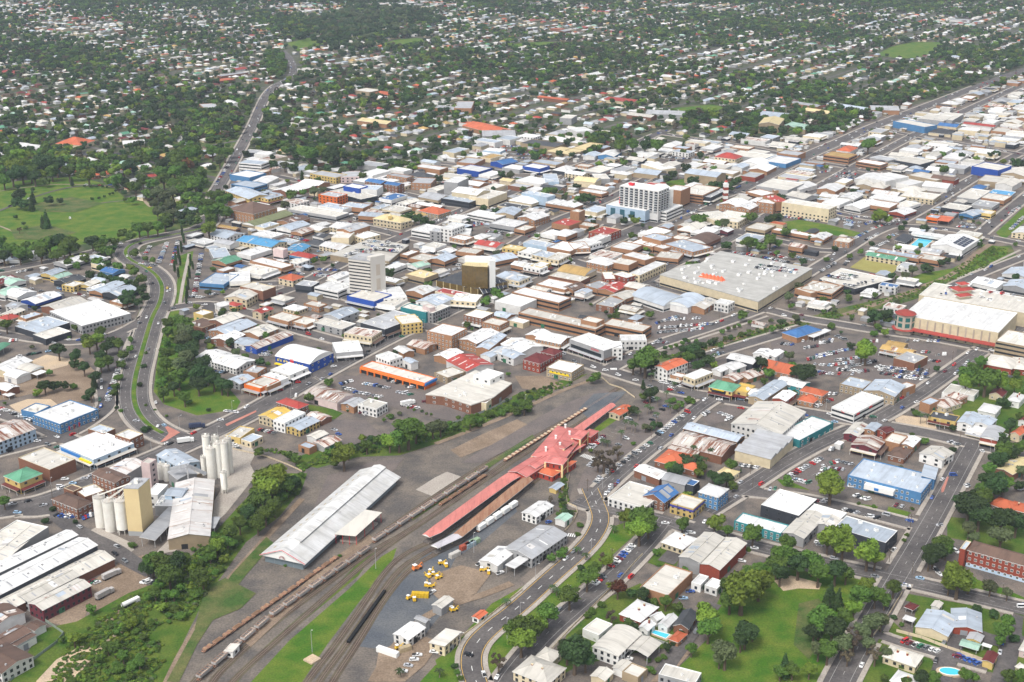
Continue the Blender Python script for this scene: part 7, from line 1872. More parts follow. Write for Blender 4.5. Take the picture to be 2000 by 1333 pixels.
# tile; list of crown centre x,y,radius(px of the tile),kind
TL = '''
A;990,555,75,g 1060,560,80,g 1130,570,75,d 1100,630,85,g 960,590,60,d 1200,540,55,g 1180,505,35,s 1390,370,40,g 1410,450,60,y 1360,480,55,g 1455,520,38,y 1290,640,60,g 1320,680,50,g 1300,440,22,s 1260,470,22,s 1040,700,43,g 1010,750,43,g 960,760,36,g 890,930,36,g 980,935,28,g 1050,830,39,y 1130,760,43,g 1180,700,39,g 1240,700,36,y 920,960,32,g 820,960,32,g 760,990,32,g 590,840,39,g 480,1040,50,y 540,1020,28,y 400,1040,28,g 860,440,30,s 345,205,28,q 290,285,30,q 490,290,22,q 25,150,45,g 700,1100,43,g 650,1160,36,g 470,1330,39,g 1560,300,55,g 1500,350,60,g 1480,420,50,g 1610,230,60,d 1650,160,55,g 1440,600,30,s 1400,620,30,s 1100,900,28,s 1060,860,28,s
B;60,60,100,y 30,130,80,g 110,30,60,g 200,50,60,g 250,30,55,d 60,230,70,g 120,180,60,g 10,300,60,g 260,90,40,s 170,130,50,s 60,290,35,s 190,575,12,s 545,510,16,s 1290,1230,28,q 1310,1270,26,s 1330,1310,26,s 1580,1200,60,b 1195,1290,10,p 1630,830,10,p 940,1290,10,p
C;840,255,85,g 830,340,85,y 890,310,70,g 760,260,60,y 1110,300,50,g 1320,300,65,y 1405,340,45,g 1570,370,70,g 700,290,14,p 660,350,12,p 730,320,14,p 480,530,12,p 425,490,12,p 265,740,10,p 290,760,8,p 320,480,40,g 255,510,35,g 340,460,30,g 450,590,30,q 600,520,40,b 490,650,75,g 540,600,50,g 620,540,45,y 375,770,75,g 230,875,85,g 110,980,100,g 60,1060,90,y 20,1000,80,g 180,950,60,y 445,310,25,s 430,370,22,s 690,715,60,r 650,690,35,r 780,740,40,d 850,760,50,d 870,800,35,q 930,800,35,g 1000,810,45,g 1080,830,40,g 760,930,35,g 800,960,40,d 650,900,45,b 580,830,30,s 520,870,30,s 490,900,28,s 440,1010,25,s 550,1050,25,s 410,1140,115,d 360,1120,80,d 480,1180,70,d 990,1170,25,s 950,1190,25,s 900,1250,30,s 920,1270,22,s 1010,1090,35,d 1050,1080,25,q 1100,1010,25,q 1270,900,90,y 1280,980,80,g 1250,850,50,y 1500,720,140,y 1420,790,80,g 1560,640,80,g 1610,690,90,y 1620,590,55,g 1400,700,60,g 1170,1110,45,g 1390,1140,90,a 1350,1180,50,a 1520,1010,85,d 1490,1060,60,d 1570,1000,50,d 940,470,28,g 1130,590,28,g 1540,470,22,s 950,570,18,s 320,150,22,q 345,210,30,d 375,230,28,q 300,240,20,s 250,140,26,b 890,1190,22,s
D;410,40,95,y 445,390,105,y 490,440,80,y 390,410,70,y 650,490,95,y 700,520,70,y 120,510,95,g 200,560,85,d 290,540,80,g 60,560,80,g 130,430,60,g 330,620,75,g 440,600,85,d 510,620,60,g 80,620,70,d 410,760,65,n 460,790,60,n 380,800,55,n 600,760,85,g 700,770,65,g 820,710,60,g 760,800,50,g 640,710,60,y 340,930,100,g 420,980,90,d 300,1000,70,d 500,900,60,g 560,850,60,y 680,950,75,a 740,930,60,a 620,1000,60,a 560,1050,75,b 480,1090,70,a 390,1130,75,g 330,1120,60,a 650,1080,60,a 520,1160,55,b 110,1220,65,n 160,1250,55,g 80,1260,50,g 270,1250,50,y 700,1150,60,b 770,1140,40,a 820,910,25,q 870,960,20,s 1140,430,75,g 1080,490,80,d 1050,530,60,d 1160,460,60,g 1240,660,110,y 1180,690,60,y 1310,680,60,y 1310,180,110,d 1380,240,90,d 1260,150,60,d 1410,130,70,g 1480,60,80,d 1540,40,60,g 1640,40,40,d 1310,330,55,a 1520,270,90,d 1520,380,80,a 1340,390,40,a 1620,290,80,d 1450,710,50,a 1560,750,40,a 1360,860,42,q 1470,890,40,q 1530,1000,70,g 1560,930,50,g 1510,1060,40,g 1600,1050,40,q 1000,1300,60,d 1080,1310,50,g 900,1330,40,g 1560,1290,50,g 1640,1290,50,g 1290,1290,50,g 1340,1300,40,g 760,1290,30,g 870,1230,25,s 1150,1090,12,s 980,1200,16,s 905,375,18,s 885,410,18,s 940,205,16,s 690,190,18,s 590,170,16,s 620,130,14,s
E;380,275,55,d 490,320,45,d 485,360,38,d 545,390,45,d 650,165,45,g 625,210,50,y 580,240,50,y 560,200,40,g 720,210,40,d 690,260,45,d 650,320,45,d 700,350,50,g 655,370,45,g 620,450,45,d 610,480,40,n 590,560,45,d 560,590,30,q 290,510,45,d 330,500,40,d 370,495,35,d 420,500,35,d 480,520,30,s 320,415,25,g 260,520,25,q 450,200,14,s 770,240,45,g 800,300,40,g 790,380,40,s 770,460,35,s 750,520,35,s 740,560,30,s 845,260,28,g 850,200,25,g 935,385,22,q 910,505,24,q 950,640,12,s 1010,670,12,s 1085,710,12,s 950,300,14,s 760,655,18,q 790,675,20,s 940,800,32,q 970,790,22,q 1100,110,50,g 1090,160,45,g 1080,220,40,g 1085,300,50,g 1080,370,50,g 1060,430,45,g 1050,490,45,g 1060,560,45,g 1190,110,70,g 1200,160,60,a 1190,210,60,a 1195,280,60,d 1210,330,60,a 1170,380,60,a 1160,450,70,g 1130,520,45,d 1250,400,70,d 1290,430,70,d 1310,370,60,d 1350,430,60,d 1390,470,60,d 1440,500,55,d 1480,510,50,d 1290,500,60,d 1240,300,60,d 1290,190,50,d 1250,260,60,d 1200,590,45,g 1230,620,25,s 1150,470,50,g 1180,560,30,g 1355,670,18,q 1495,220,35,d 1440,35,28,d 1525,15,22,d 20,160,0,s 40,115,45,g 20,100,35,g 1480,540,30,a 1600,310,28,g
F;990,800,100,g 930,850,75,g 1040,790,75,g 870,870,60,y 1150,790,55,a 1200,780,50,a 1395,740,50,g 1250,780,40,g 1300,760,38,g 570,960,85,y 600,930,50,y 510,1000,40,g 530,880,30,s 470,930,30,g 90,1110,110,y 60,1180,90,y 150,1080,60,y 220,950,40,g 260,970,40,g 20,930,40,g 680,910,40,q 750,860,40,q 720,900,45,g 790,850,35,g 610,920,35,s 1450,740,38,s 1520,700,38,s 1600,690,35,s 1640,670,30,s 1450,770,25,s 1080,680,14,q 1110,695,12,s 1140,700,12,s 1030,670,14,s 990,655,12,s 970,300,18,s 920,300,18,s 780,600,15,s 740,600,15,s 600,675,15,q 160,310,12,s 100,300,12,s 790,170,0,s
G;870,340,95,g 840,360,60,g 790,370,55,g 910,380,50,d 855,500,28,n 900,560,50,d 860,570,35,g 905,480,16,p 920,460,14,p 1055,540,14,p 1005,600,14,p 945,640,14,p 880,690,14,p 820,730,14,p 740,790,14,p 780,800,16,p 800,810,14,p 710,860,14,p 590,890,12,p 620,900,12,p 1040,610,30,s 1070,640,30,g 1100,620,32,g 1150,610,35,s 1175,615,28,s 1010,660,22,p 1030,690,14,p 920,760,30,d 960,770,30,q 900,790,30,q 870,780,28,a 940,740,28,p 600,990,75,b 560,1010,50,b 690,940,50,b 640,1030,50,b 790,890,20,s 550,440,40,g 520,460,30,g 380,490,16,s 490,480,12,s 80,640,50,g 110,610,30,g 30,680,45,s 120,590,25,q 100,660,40,s 1170,290,60,d 1220,310,50,d 1260,330,40,d 1290,360,55,p 1240,390,16,p 1320,350,14,p 1190,370,16,p 1150,330,50,g 1210,380,45,d 1280,340,40,d 1360,240,22,g 995,265,18,q 1035,250,18,g 1070,240,18,g 1110,225,18,g 1150,215,16,g 1200,210,16,g 1370,150,20,g 1410,130,20,g 1450,120,18,g 1480,110,18,g 1500,40,42,g 1550,90,18,g 1600,145,16,a 1540,165,16,a 1630,360,45,d 1600,410,30,d 1640,470,30,g 1080,1060,50,d 1040,1050,40,d 1120,970,40,d 1180,960,35,p 1140,1000,40,d 1190,1020,16,p 1160,1050,14,p 1260,1040,16,p 1290,980,16,p 1220,980,35,d 1350,1130,50,d 1400,1110,50,d 1310,1100,45,d 1440,1150,40,g 1430,1030,45,g 1490,1060,12,n 1300,1160,30,g 1200,1170,30,q 930,1130,25,s 1000,1150,18,s 905,680,10,p
H;640,285,75,y 610,310,50,y 240,430,75,d 190,420,50,d 280,410,40,d 150,370,35,g 10,420,40,g 700,60,55,d 760,50,50,d 540,240,30,d 1385,360,45,g 1430,410,40,g 1340,400,45,g 1300,440,60,g 1290,490,55,y 1420,470,90,g 1500,480,70,y 1380,450,50,g 1620,420,30,g 1610,510,50,y 1640,540,40,g 1100,390,25,d 945,670,16,q 840,580,20,q 720,120,30,g 690,45,30,d 780,70,35,g 1520,610,40,d 1560,620,30,d 1580,770,50,d 1540,860,40,d 1640,700,30,g 1520,830,40,d 1490,990,70,d 1540,940,70,g 1580,950,60,d 1640,920,50,g 1440,1060,50,g 1420,1120,60,d 1400,1180,55,g 1480,1120,60,d 1530,1140,60,d 1350,1230,60,d 1310,1290,90,d 1380,1320,80,d 1420,1220,40,y 940,830,20,s 990,750,16,p 1030,750,16,p 1200,930,30,q 410,1170,95,y 390,1080,30,a 120,110,18,s 30,130,30,g 80,120,25,g 180,70,30,a
'''
HT = dict(p=1)
def add_trees(TLs):
 for ln in TLs.strip().splitlines():
  t, s = ln.split(';'); sc = TILES[t][2]
  for q in s.split():
   x, y, r, k = q.split(','); x, y, r = float(x), float(y), float(r) * 1.0
   if r <= 0: continue
   fx, fy = T(t, x, y); w = gp(fx, fy); D = F * w[1] / max(1, F) ; dist = math.hypot(w[1], CH) * 1.0; m_px = dist / F * 1.02
   if k == 'p': TREES.append((*gp(fx, fy + 4), 7.5 if r > 12 else 4.5, 'p')); continue
   rm_ = r * sc * m_px; zc = rm_ * (1.25 if k not in 'sq' else .6) + (1 if k not in 'sq' else 0)
   w = gp(fx, fy, zc); TREES.append((w[0], w[1], max(1.0, rm_), k))
add_trees(TL)
# middle-distance trees one by one
TL2 = '''
I;330,840,80,g 400,810,70,g 480,800,75,d 560,830,80,g 330,900,60,g 520,870,60,g 610,840,50,g 90,870,70,g 160,910,60,g 230,900,50,g 30,920,60,d 460,910,65,g 690,930,45,g 550,960,45,g 620,980,35,g 790,950,50,g 870,970,45,d 960,990,50,g 820,1000,40,g 750,800,65,d 850,780,55,g 800,830,55,g 930,790,45,g 990,720,50,g 1060,740,50,g 1130,690,60,g 1200,690,60,g 1280,680,60,g 1340,640,60,g 1280,560,50,a 1360,590,50,g 1430,560,40,g 1090,1030,50,g 1150,1090,50,g 1060,1000,40,y 730,1060,45,d 820,1070,40,d 880,1090,40,d 930,1100,40,d 980,1110,40,d 1040,1120,40,d 1090,1140,45,d 1150,1180,50,d 1180,1240,50,d 1050,1220,55,d 1030,1280,60,d 1120,1280,50,d 1480,720,26,c 1495,780,28,c 1475,850,30,c 1450,900,30,c 1430,950,30,c 1420,1010,30,c 1465,960,26,c 1450,1060,28,c 1550,960,28,c 1570,1000,22,c 1540,1060,30,c 1530,1150,30,c 1520,1220,30,c 1515,1270,26,c 150,430,60,d 130,470,50,d 190,480,50,d 265,440,42,n 255,490,45,n 395,450,45,d 488,460,32,d 375,620,55,n 345,640,40,n 125,590,22,d 190,645,20,d 210,690,22,s 155,700,24,b 265,370,22,d 180,380,26,d 145,350,20,d 585,310,28,n 685,340,14,d 735,340,14,d 788,345,14,d 835,345,14,d 870,350,14,d 750,445,16,d 803,438,14,d 848,425,14,d 893,405,14,d 918,400,14,d 940,380,14,d 1075,450,38,g 1015,450,22,g 1260,490,45,a 1600,620,50,g 1560,560,45,d 1560,620,50,d 1090,880,45,g 1180,930,30,g 1240,940,30,g 1100,360,60,g 1060,340,50,g 950,300,60,g 1010,310,50,d 880,300,45,y 370,300,45,g 1200,400,50,g 1280,400,60,a 1340,440,60,a 1380,500,50,a 1450,380,60,g 1520,420,55,g 1600,450,50,g 720,260,70,y 640,240,50,g 660,190,50,g 560,230,60,g 420,230,60,g 350,240,50,y 460,170,80,d 330,160,80,d 250,230,70,g 180,240,70,d 120,190,80,y 60,140,70,g 100,260,70,d 200,180,70,g 280,270,60,d 30,300,60,g 150,100,70,y 80,60,60,g 520,330,0,s 1040,180,60,d 940,160,45,g 1320,170,60,d 1160,300,60,g 1240,330,60,g 1330,290,70,g 1400,330,60,g 1300,240,60,g 1420,230,60,g 1470,200,60,g 1530,180,60,r 1550,90,70,g 1450,120,80,g 1600,60,60,g 1590,330,80,g 1630,260,60,g 1500,290,50,g
J;70,430,60,g 130,470,60,g 30,500,70,g 100,540,70,g 170,560,60,g 50,620,60,g 30,690,70,y 20,560,70,g 190,430,55,g 120,400,50,g 700,405,55,g 800,390,35,g 890,390,45,a 960,380,35,a 1280,255,38,g 1570,160,40,g 1640,160,35,g 850,90,85,g 950,70,60,y 1020,100,85,d 780,60,50,g 560,160,40,d 650,180,40,a 720,190,50,d 850,190,40,g 790,260,28,n 480,380,25,a 170,350,28,d 60,60,60,g 160,80,60,g 200,60,45,g 120,140,50,a 550,110,30,d 1500,1040,55,d 1040,985,22,d 260,835,16,q 1660,580,40,d 1340,70,45,d 1140,80,30,g 1400,50,30,d 1640,90,20,g 620,340,20,s 380,210,20,q 530,220,25,q 650,500,40,a 850,870,14,s
K;45,120,40,g 140,100,42,d 205,105,28,g 20,170,30,g 240,280,40,d 570,85,28,g 750,240,38,d 820,260,36,a 440,75,30,g 1110,380,50,g 1170,375,38,g 1230,390,25,a 1430,430,55,d 1480,440,42,d 1370,440,38,g 1340,480,30,g 1260,450,30,a 1380,340,22,d 600,520,38,d 700,540,38,d 640,460,22,d 680,365,26,d 260,30,20,d 1540,160,32,y 1300,290,14,n 60,600,50,d 120,620,45,d 180,640,30,d 1470,600,25,g 700,1200,50,g 620,1270,50,g 740,1230,40,g 150,1140,42,g 1310,940,22,g 1350,340,30,d 480,620,22,d 700,710,18,g 800,740,20,g 1480,690,28,d
L;590,190,45,d 700,90,38,d 560,60,30,g 480,240,42,d 430,280,42,d 650,290,50,d 620,300,40,d 800,330,45,d 870,330,45,d 930,340,50,d 980,310,45,d 1010,290,35,g 900,270,30,d 880,270,30,a 1360,435,42,d 700,600,50,g 650,600,35,g 740,600,35,g 1120,590,55,g 1060,600,35,g 1290,600,50,d 1250,610,40,d 1330,590,45,d 900,650,45,a 850,640,35,g 540,520,24,d 1395,710,45,g 910,820,45,d 1085,810,60,g 1140,800,45,g 1200,830,50,g 1270,790,60,g 1250,750,30,d 1330,800,40,g 640,985,50,g 600,970,30,g 1320,880,28,g 1450,900,35,g 1540,950,35,d 1500,1160,40,a 1420,1250,40,a 170,620,40,r 140,590,30,d 230,660,22,d 80,620,40,d 160,90,32,g 80,150,35,g 60,130,25,g 810,200,35,g 1590,760,25,g 250,20,60,d 350,20,60,g 150,10,60,g 50,20,60,g 560,15,30,n
M;500,590,60,y 460,600,40,y 560,610,40,y 670,680,32,d 850,680,40,d 880,690,28,d 80,530,22,n 280,380,32,d 1020,200,48,g 970,190,30,d 1010,80,32,g 1160,90,32,d 900,95,26,y 400,10,60,g 1280,115,30,y 1400,85,35,d 1450,75,32,d 1600,150,50,d 1650,160,40,d 1500,140,28,y 340,870,32,g 430,810,30,d 250,910,28,g 645,840,30,y 880,870,26,d 800,880,30,g 860,1000,42,d 900,1010,42,d 760,1030,42,a 700,1080,40,a 590,1070,35,d 640,1090,26,g 1300,640,22,a 1160,600,22,d 1600,1080,38,d 1000,960,38,d 1050,940,30,d 1400,850,28,g 60,950,30,s 130,860,35,q 700,640,24,d 250,1010,0,s 600,1190,14,g 560,1220,12,g 340,1260,14,g 1140,930,20,n 180,130,15,g 400,205,22,d 460,205,18,d'''
add_trees(TL2)
# ------------------------------------------------------------ rows of parked cars (their ground stays free of buildings)
BAY = MB()
CARS = []   # x,y,z,angle
KINDS = ['sedan'] * 5 + ['hatchback'] * 5 + ['wagon'] * 2 + ['four-wheel drive'] * 3 + ['ute', 'ute', 'van']
rc_ = random.Random(21)
def row(t, x0, y0, x1, y1, n, turn=90, fill=1.0, z=0.0, zc=.0):
 """n bays between two photo points; cars at an angle to the row"""
 a, b = gp(*T(t, x0, y0), z), gp(*T(t, x1, y1), z); d = b - a; an = math.atan2(d[1], d[0])
 onb = []
 for i in range(n + 1):
  c = a + d * i / n; w_ = np.array([math.cos(an + R(turn)), math.sin(an + R(turn))]); tt = np.array([-w_[1], w_[0]]) * .07
  if z < 1 and turn > 10 and c[1] < 1100: BAY.face([(*(c - w_ * 2.6 - tt), .46), (*(c + w_ * 2.6 - tt), .46), (*(c + w_ * 2.6 + tt), .46), (*(c - w_ * 2.6 + tt), .46)], M_line)
 if z < 1: c = (a + b) / 2; occ(rect(c[0], c[1], np.linalg.norm(d) + 4, 9 if c[1] < 1100 else 13, an), 2)
 for i in range(n):
  if rc_.random() > fill: continue
  c = a + d * (i + .5) / n; CARS.append((c[0] + rc_.uniform(-.15, .15), c[1] + rc_.uniform(-.2, .2), z + zc, an + R(turn) + (math.pi if rc_.random() < .25 else 0) + rc_.gauss(0, .03), None))
ROWS = '''
C;790,440 640,590;9;80;1
C;600,640 530,700;5;80;1
C;700,20 600,120;5;20;1
G;500,930 600,840;8;80;.9
G;500,1045 545,1000;4;75;1
G;600,1090 650,1050;3;70;1
G;540,1150 580,1110;3;70;1
G;630,1080 910,880;11;75;.9
G;940,840 1150,680;12;75;.85
G;860,630 930,600;4;80;1
G;640,840 780,730;6;80;.4
G;900,750 1010,640;5;75;.5
G;680,910 780,830;4;75;.5
G;960,490 1100,520;7;10;.8
G;1020,520 1060,545;2;10;1
G;930,110 1090,60;9;60;.9
G;950,140 1300,110;20;60;.95
G;940,170 1150,150;12;60;.9
G;1090,160 1250,140;9;60;.9
G;930,230 1020,235;5;60;.9
G;990,90 1230,75;12;60;.9
G;110,75 180,90;5;60;1
G;340,160 480,190;8;60;.9
G;1430,720 1340,690;3;60;1
G;1240,710 1280,680;3;60;1
G;1390,740 1440,720;3;20;1
G;1300,320 1380,300;5;60;.8
G;1100,850 1180,830;0;0;0
G;1480,1030 1610,1050;7;80;.8
F;545,505 630,480;6;80;1
F;570,530 640,545;4;60;1
F;700,500 870,530;9;60;.8
F;640,555 820,590;9;60;.85
F;850,480 940,500;3;60;1
F;920,555 1020,575;5;60;1
F;980,520 1030,525;3;60;1
F;1090,620 1130,615;2;0;1
F;960,640 1060,665;4;60;.9
F;20,800 130,825;5;60;.9
F;500,790 550,845;2;30;1
F;680,690 750,710;4;60;1
F;600,240 670,250;3;10;1
F;10,290 80,300;6;60;1
F;30,310 110,320;5;60;.9
E;165,725 390,800;13;60;1
E;0,660 150,720;8;50;.95
E;700,600 805,310;26;85;1
E;60,225 120,215;3;60;1
E;110,325 330,290;7;10;.9
E;420,800 550,770;5;0;.4
E;700,620 715,590;2;85;1
E;220,880 330,905;3;0;.9
E;20,930 80,945;3;60;1
E;1320,200 1400,210;5;60;1
E;1340,275 1410,270;5;60;.8
E;1340,420 1480,430;6;60;.8
E;1460,680 1550,690;3;0;1
E;1500,880 1560,930;4;60;1
E;370,910 400,930;2;60;1
A;365,245 500,265;6;60;.9
A;535,270 610,240;5;60;1
A;590,680 640,690;3;60;1
A;930,680 1010,690;5;60;.9
D;870,1065 1120,1140;7;70;1
D;1215,1155 1380,1220;5;70;1
D;1190,450 1230,490;4;10;1
D;1080,590 1120,640;3;10;1
D;165,15 270,40;6;60;1
D;0,80 60,75;2;60;1
D;560,120 660,150;4;60;.9
D;530,60 640,80;4;20;1
D;490,210 720,270;9;60;.8
D;280,150 370,165;3;10;1
D;1090,300 1130,320;2;60;.6
D;1280,60 1310,50;2;60;1
D;815,180 890,195;2;80;1
D;840,120 900,135;3;60;1
D;320,420 340,450;2;60;1
D;1450,90 1500,100;2;60;1
D;1620,70 1660,80;3;60;.8
H;130,1110 350,985;12;80;.9
H;180,1125 270,1150;4;60;1
H;300,1090 460,1110;7;60;.9
H;340,1060 500,1060;7;60;.9
H;350,1040 470,1000;7;60;.8
H;440,1000 550,1030;5;60;.9
H;400,930 430,930;2;60;1
H;260,340 450,300;12;60;1
H;310,320 560,270;14;60;.9
H;250,345 320,330;4;60;1
H;300,375 430,385;7;60;.6
H;430,350 600,330;10;60;.9
H;420,380 560,360;9;60;.9
H;430,410 640,420;12;60;.8
H;500,395 640,370;8;60;.8
H;320,420 400,440;5;60;1
H;330,435 560,440;11;60;.7
H;580,430 680,410;5;60;.8
H;700,390 1040,420;20;60;.95
H;720,410 1040,440;18;60;.8
H;730,435 1050,465;18;60;.9
H;820,455 1010,475;11;60;.95
H;640,370 720,350;5;60;.8
H;1000,295 1080,300;6;60;.9
H;1050,350 1130,360;6;60;.8
H;1090,315 1160,310;5;60;.8
H;60,240 170,250;5;60;.8
H;200,225 430,215;12;60;.6
H;230,270 330,255;7;60;.9
H;330,240 420,225;6;60;.9
H;440,190 510,220;3;60;.9
H;590,235 720,225;6;60;.7
H;900,220 1120,225;10;60;.7
H;1200,455 1310,350;9;5;.8
H;380,570 480,570;7;60;.8
H;300,655 420,600;5;80;1
H;620,150 660,140;0;0;0
H;1540,450 1580,460;3;60;1
H;1180,880 1240,900;4;60;1
J;1120,920 1230,890;9;60;.9
J;1230,870 1400,870;12;60;.9
J;1290,820 1420,860;9;60;.8
J;1430,830 1640,850;14;60;.9
J;1400,860 1600,890;14;60;.9
J;1330,800 1520,810;12;60;.4
J;1180,900 1350,880;10;60;.6
J;880,1060 1040,1090;11;60;.95
J;910,1030 1100,1040;12;60;.9
J;900,1080 1000,1085;8;60;.9
J;700,760 840,800;9;60;.8
J;150,800 210,820;4;60;1
J;270,750 340,740;5;60;1
J;75,360 200,170;16;85;.9
J;600,540 700,550;5;60;.8
J;800,440 900,450;6;60;.6
J;900,880 1000,890;5;60;.6
J;690,1060 830,1070;6;20;.7
J;30,1225 100,1235;4;60;.9
J;700,350 820,330;5;20;.7
I;1180,910 1220,840;7;85;1
I;1290,980 1360,810;16;85;1
I;1400,1000 1450,790;14;85;1
I;1580,1250 1640,900;22;85;1
I;1540,1250 1660,1260;6;60;.9
I;1150,980 1280,1000;6;60;.5
I;130,1055 270,1030;6;60;1
I;380,1150 520,1200;5;10;.8
I;560,1210 700,1250;4;10;.7
I;180,1170 350,1210;6;60;.7
I;650,1100 750,1090;4;60;.8
K;760,60 1080,70;26;60;.9
K;780,30 1060,20;24;60;.9
K;830,90 1100,100;24;60;.9
K;850,120 1180,130;26;60;.9
K;900,145 1160,150;18;60;.8
K;500,680 640,650;9;60;.9
K;520,655 600,640;6;60;.9
K;630,720 760,730;9;60;.95
K;640,745 760,750;8;60;.9
K;800,700 1050,740;8;30;.6
K;150,980 280,1000;8;60;.7
K;280,1050 410,1020;8;60;.7
K;340,985 420,1000;5;60;.6
K;1440,490 1600,480;12;60;.9
K;1340,520 1440,540;7;60;.8
K;1500,520 1600,560;8;60;.8
K;1220,470 1320,440;6;60;.8
K;200,650 480,530;12;20;.7
K;1060,760 1170,680;6;20;.6
K;930,1130 1110,1040;8;20;.6
K;150,560 250,590;0;0;0
K;850,280 960,290;6;60;.7
K;1150,300 1300,290;8;60;.6
L;1370,600 1666,640;22;60;.9
L;1400,590 1600,610;14;60;.8
L;900,880 1170,920;16;60;.9
L;920,905 1130,935;12;60;.9
L;1160,990 1500,1040;22;60;.95
L;1150,1015 1450,1055;20;60;.95
L;1180,960 1400,980;14;60;.7
L;1200,930 1420,970;16;60;.9
L;1260,900 1400,940;9;60;.8
L;1250,870 1340,830;6;60;.8
L;1480,930 1640,960;9;60;.8
L;0,100 120,120;9;60;.8
L;0,170 140,190;10;60;.8
L;430,140 560,150;9;60;.8
L;440,120 620,130;12;60;.8
L;570,590 850,470;14;20;.7
L;450,660 700,540;12;20;.6
L;600,130 700,120;6;60;.7
L;1040,330 1160,310;5;20;.5
L;700,880 900,820;6;20;.5
L;1290,1290 1420,1200;9;70;.8
L;480,1000 600,940;5;20;.6
M;130,270 310,280;14;60;.9
M;170,245 320,260;12;60;.9
M;100,255 290,300;12;60;.7
M;190,620 330,600;9;60;.9
M;200,650 440,650;15;60;.95
M;310,680 460,640;10;60;.9
M;420,700 540,660;8;60;.9
M;150,610 260,640;7;60;.9
M;470,640 560,620;6;60;.9
M;280,780 390,720;10;60;.9
M;360,800 480,740;9;60;.7
M;200,1000 260,930;5;80;.8
M;0,1050 130,980;10;60;.9
M;450,850 560,800;9;60;.9
M;550,770 640,740;6;60;.8
M;900,580 1000,590;7;60;.9
M;1120,680 1280,690;10;60;.9
M;1140,650 1260,670;8;60;.8
M;1260,600 1380,640;7;60;.8
M;1540,580 1630,520;9;80;.95
M;1550,710 1666,600;12;80;.95
M;1010,500 1180,350;12;20;.7
M;640,640 740,560;5;20;.6
M;0,240 90,230;6;60;.8
M;1400,580 1600,390;10;20;.5
M;420,990 540,980;0;0;0
'''
for ln in ROWS.strip().splitlines():
 t, s, n, tu, fl = ln.split(';'); (a, b) = [tuple(map(float, q.split(','))) for q in s.split()]
 z = 0.3
 row(t, *a, *b, int(n), float(tu), float(fl), z)
o = BAY.build('parking_bay_lines')
tag(o, kind='structure')
# ------------------------------------------------------------ infill: commercial buildings and houses standing where the hand-placed ones leave room
G0 = R(55.5)
def vn(x, y): return math.sin(x * .0061 + 1.3) * math.sin(y * .0053 + .4) + .6 * math.sin(x * .017 + y * .011) + .4 * math.sin(x * .031 - y * .027 + 2)
def axes(a): return np.array([math.cos(a), math.sin(a)]), np.array([-math.sin(a), math.cos(a)])
INDIV = {'commercial_building': 0, 'house': sum(1 for k in HERO if k[0] == 'house')}
class Mass:
 """past the 300 largest: one joined mesh with real walls and roofs"""
 def __init__(s, name): s.mb = MB(); s.name = name; s.n = 0
 def add(s, cx, cy, L, Wd, a, h, form, rc, wc, detail=True):
  mb = s.mb; c, q = math.cos(a), math.sin(a); m = rm(rc); wmm = wm(wc); s.n += 1
  tr = lambda x, y: (cx + c * x - q * y, cy + q * x + c * y); x, y = L / 2, Wd / 2
  P = [tr(-x, -y), tr(x, -y), tr(x, y), tr(-x, y)]
  for i in range(4):
   j = (i + 1) % 4; mb.face([(*P[i], 0), (*P[j], 0), (*P[j], h), (*P[i], h)], wmm)
  if form == 'f':
   mb.face([(*p, h - .25) for p in P], m)
   if detail:
    for p, qq in ((P[0], P[1]), (P[3], P[0])): band(mb, p, qq, 1.0, 2.5, M_glass, .08)
  else:
   o = .5; x += o; y += o; r = min(y, x) * (.42 if form == 'h' else .2) + (.1 if form == 'g' else 0); xr = max(x - y, .2) if form == 'h' else x
   E = [(*tr(-x, -y), h), (*tr(x, -y), h), (*tr(x, y), h), (*tr(-x, y), h)]; r0, r1 = (*tr(-xr, 0), h + r), (*tr(xr, 0), h + r)
   mb.face([E[0], E[1], r1, r0], m); mb.face([E[2], E[3], r0, r1], m); mb.face([E[1], E[2], r1], m if form == 'h' else wmm); mb.face([E[3], E[0], r0], m if form == 'h' else wmm)
MC_ = Mass('commercial_buildings_beyond'); MH = Mass('suburban_houses')
cand = []
ex, ey = axes(G0)
rr = random.Random(5)
# commercial infill over the town centre
cells = []
for y in np.arange(640, 2900, 13.0):
 for x in np.arange(-900, 1300, 13.0):
  if cbd(x, y):
   px, py = pj(x, y)
   if -150 < px < 2150 and py > 140: cells.append((y, x))
rr.shuffle(cells)
COMM = []
for size in ((30, 20), (22, 15), (16, 11), (11, 8), (7, 5)):
 for (y, x) in cells:
  if rr.random() < .3: continue
  L = size[0] * rr.uniform(.8, 1.25); Wd = size[1] * rr.uniform(.8, 1.2); a = G0 + (math.pi / 2 if rr.random() < .55 else 0) + rr.gauss(0, .03)
  jx, jy = x + rr.uniform(-6, 6), y + rr.uniform(-6, 6)
  if not free(rect(jx, jy, L + 2, Wd + 2, a), 15) or (size[0] > 12 and vn(jx * 4, jy * 4) < -1.1): continue
  px, py = pj(jx, jy)
  if py > 640 or (py > 520 and (size[0] > 20 or rr.random() < .55)): continue
  h = rr.choice([4, 4.5, 5, 5, 6, 7]) if size[0] > 15 else rr.choice([2.8, 3.4, 4])
  form = rr.choice('ffffggh' if size[0] > 15 else 'fgghs'.replace('s', 'g')); rc = rr.choice('WWWWWWWWCCCCGGGIIIZXK' if rr.random() < .95 else 'UTORMR'); wc = rr.choice('wwwwwwcccccbbggks')
  occ(rect(jx, jy, L, Wd, a), 1); COMM.append((py, jx, jy, L, Wd, a, h, form, rc, wc))
COMM.sort(key=lambda c: -c[0] * 0 - (c[3] * c[4]) / (c[2] ** 2))
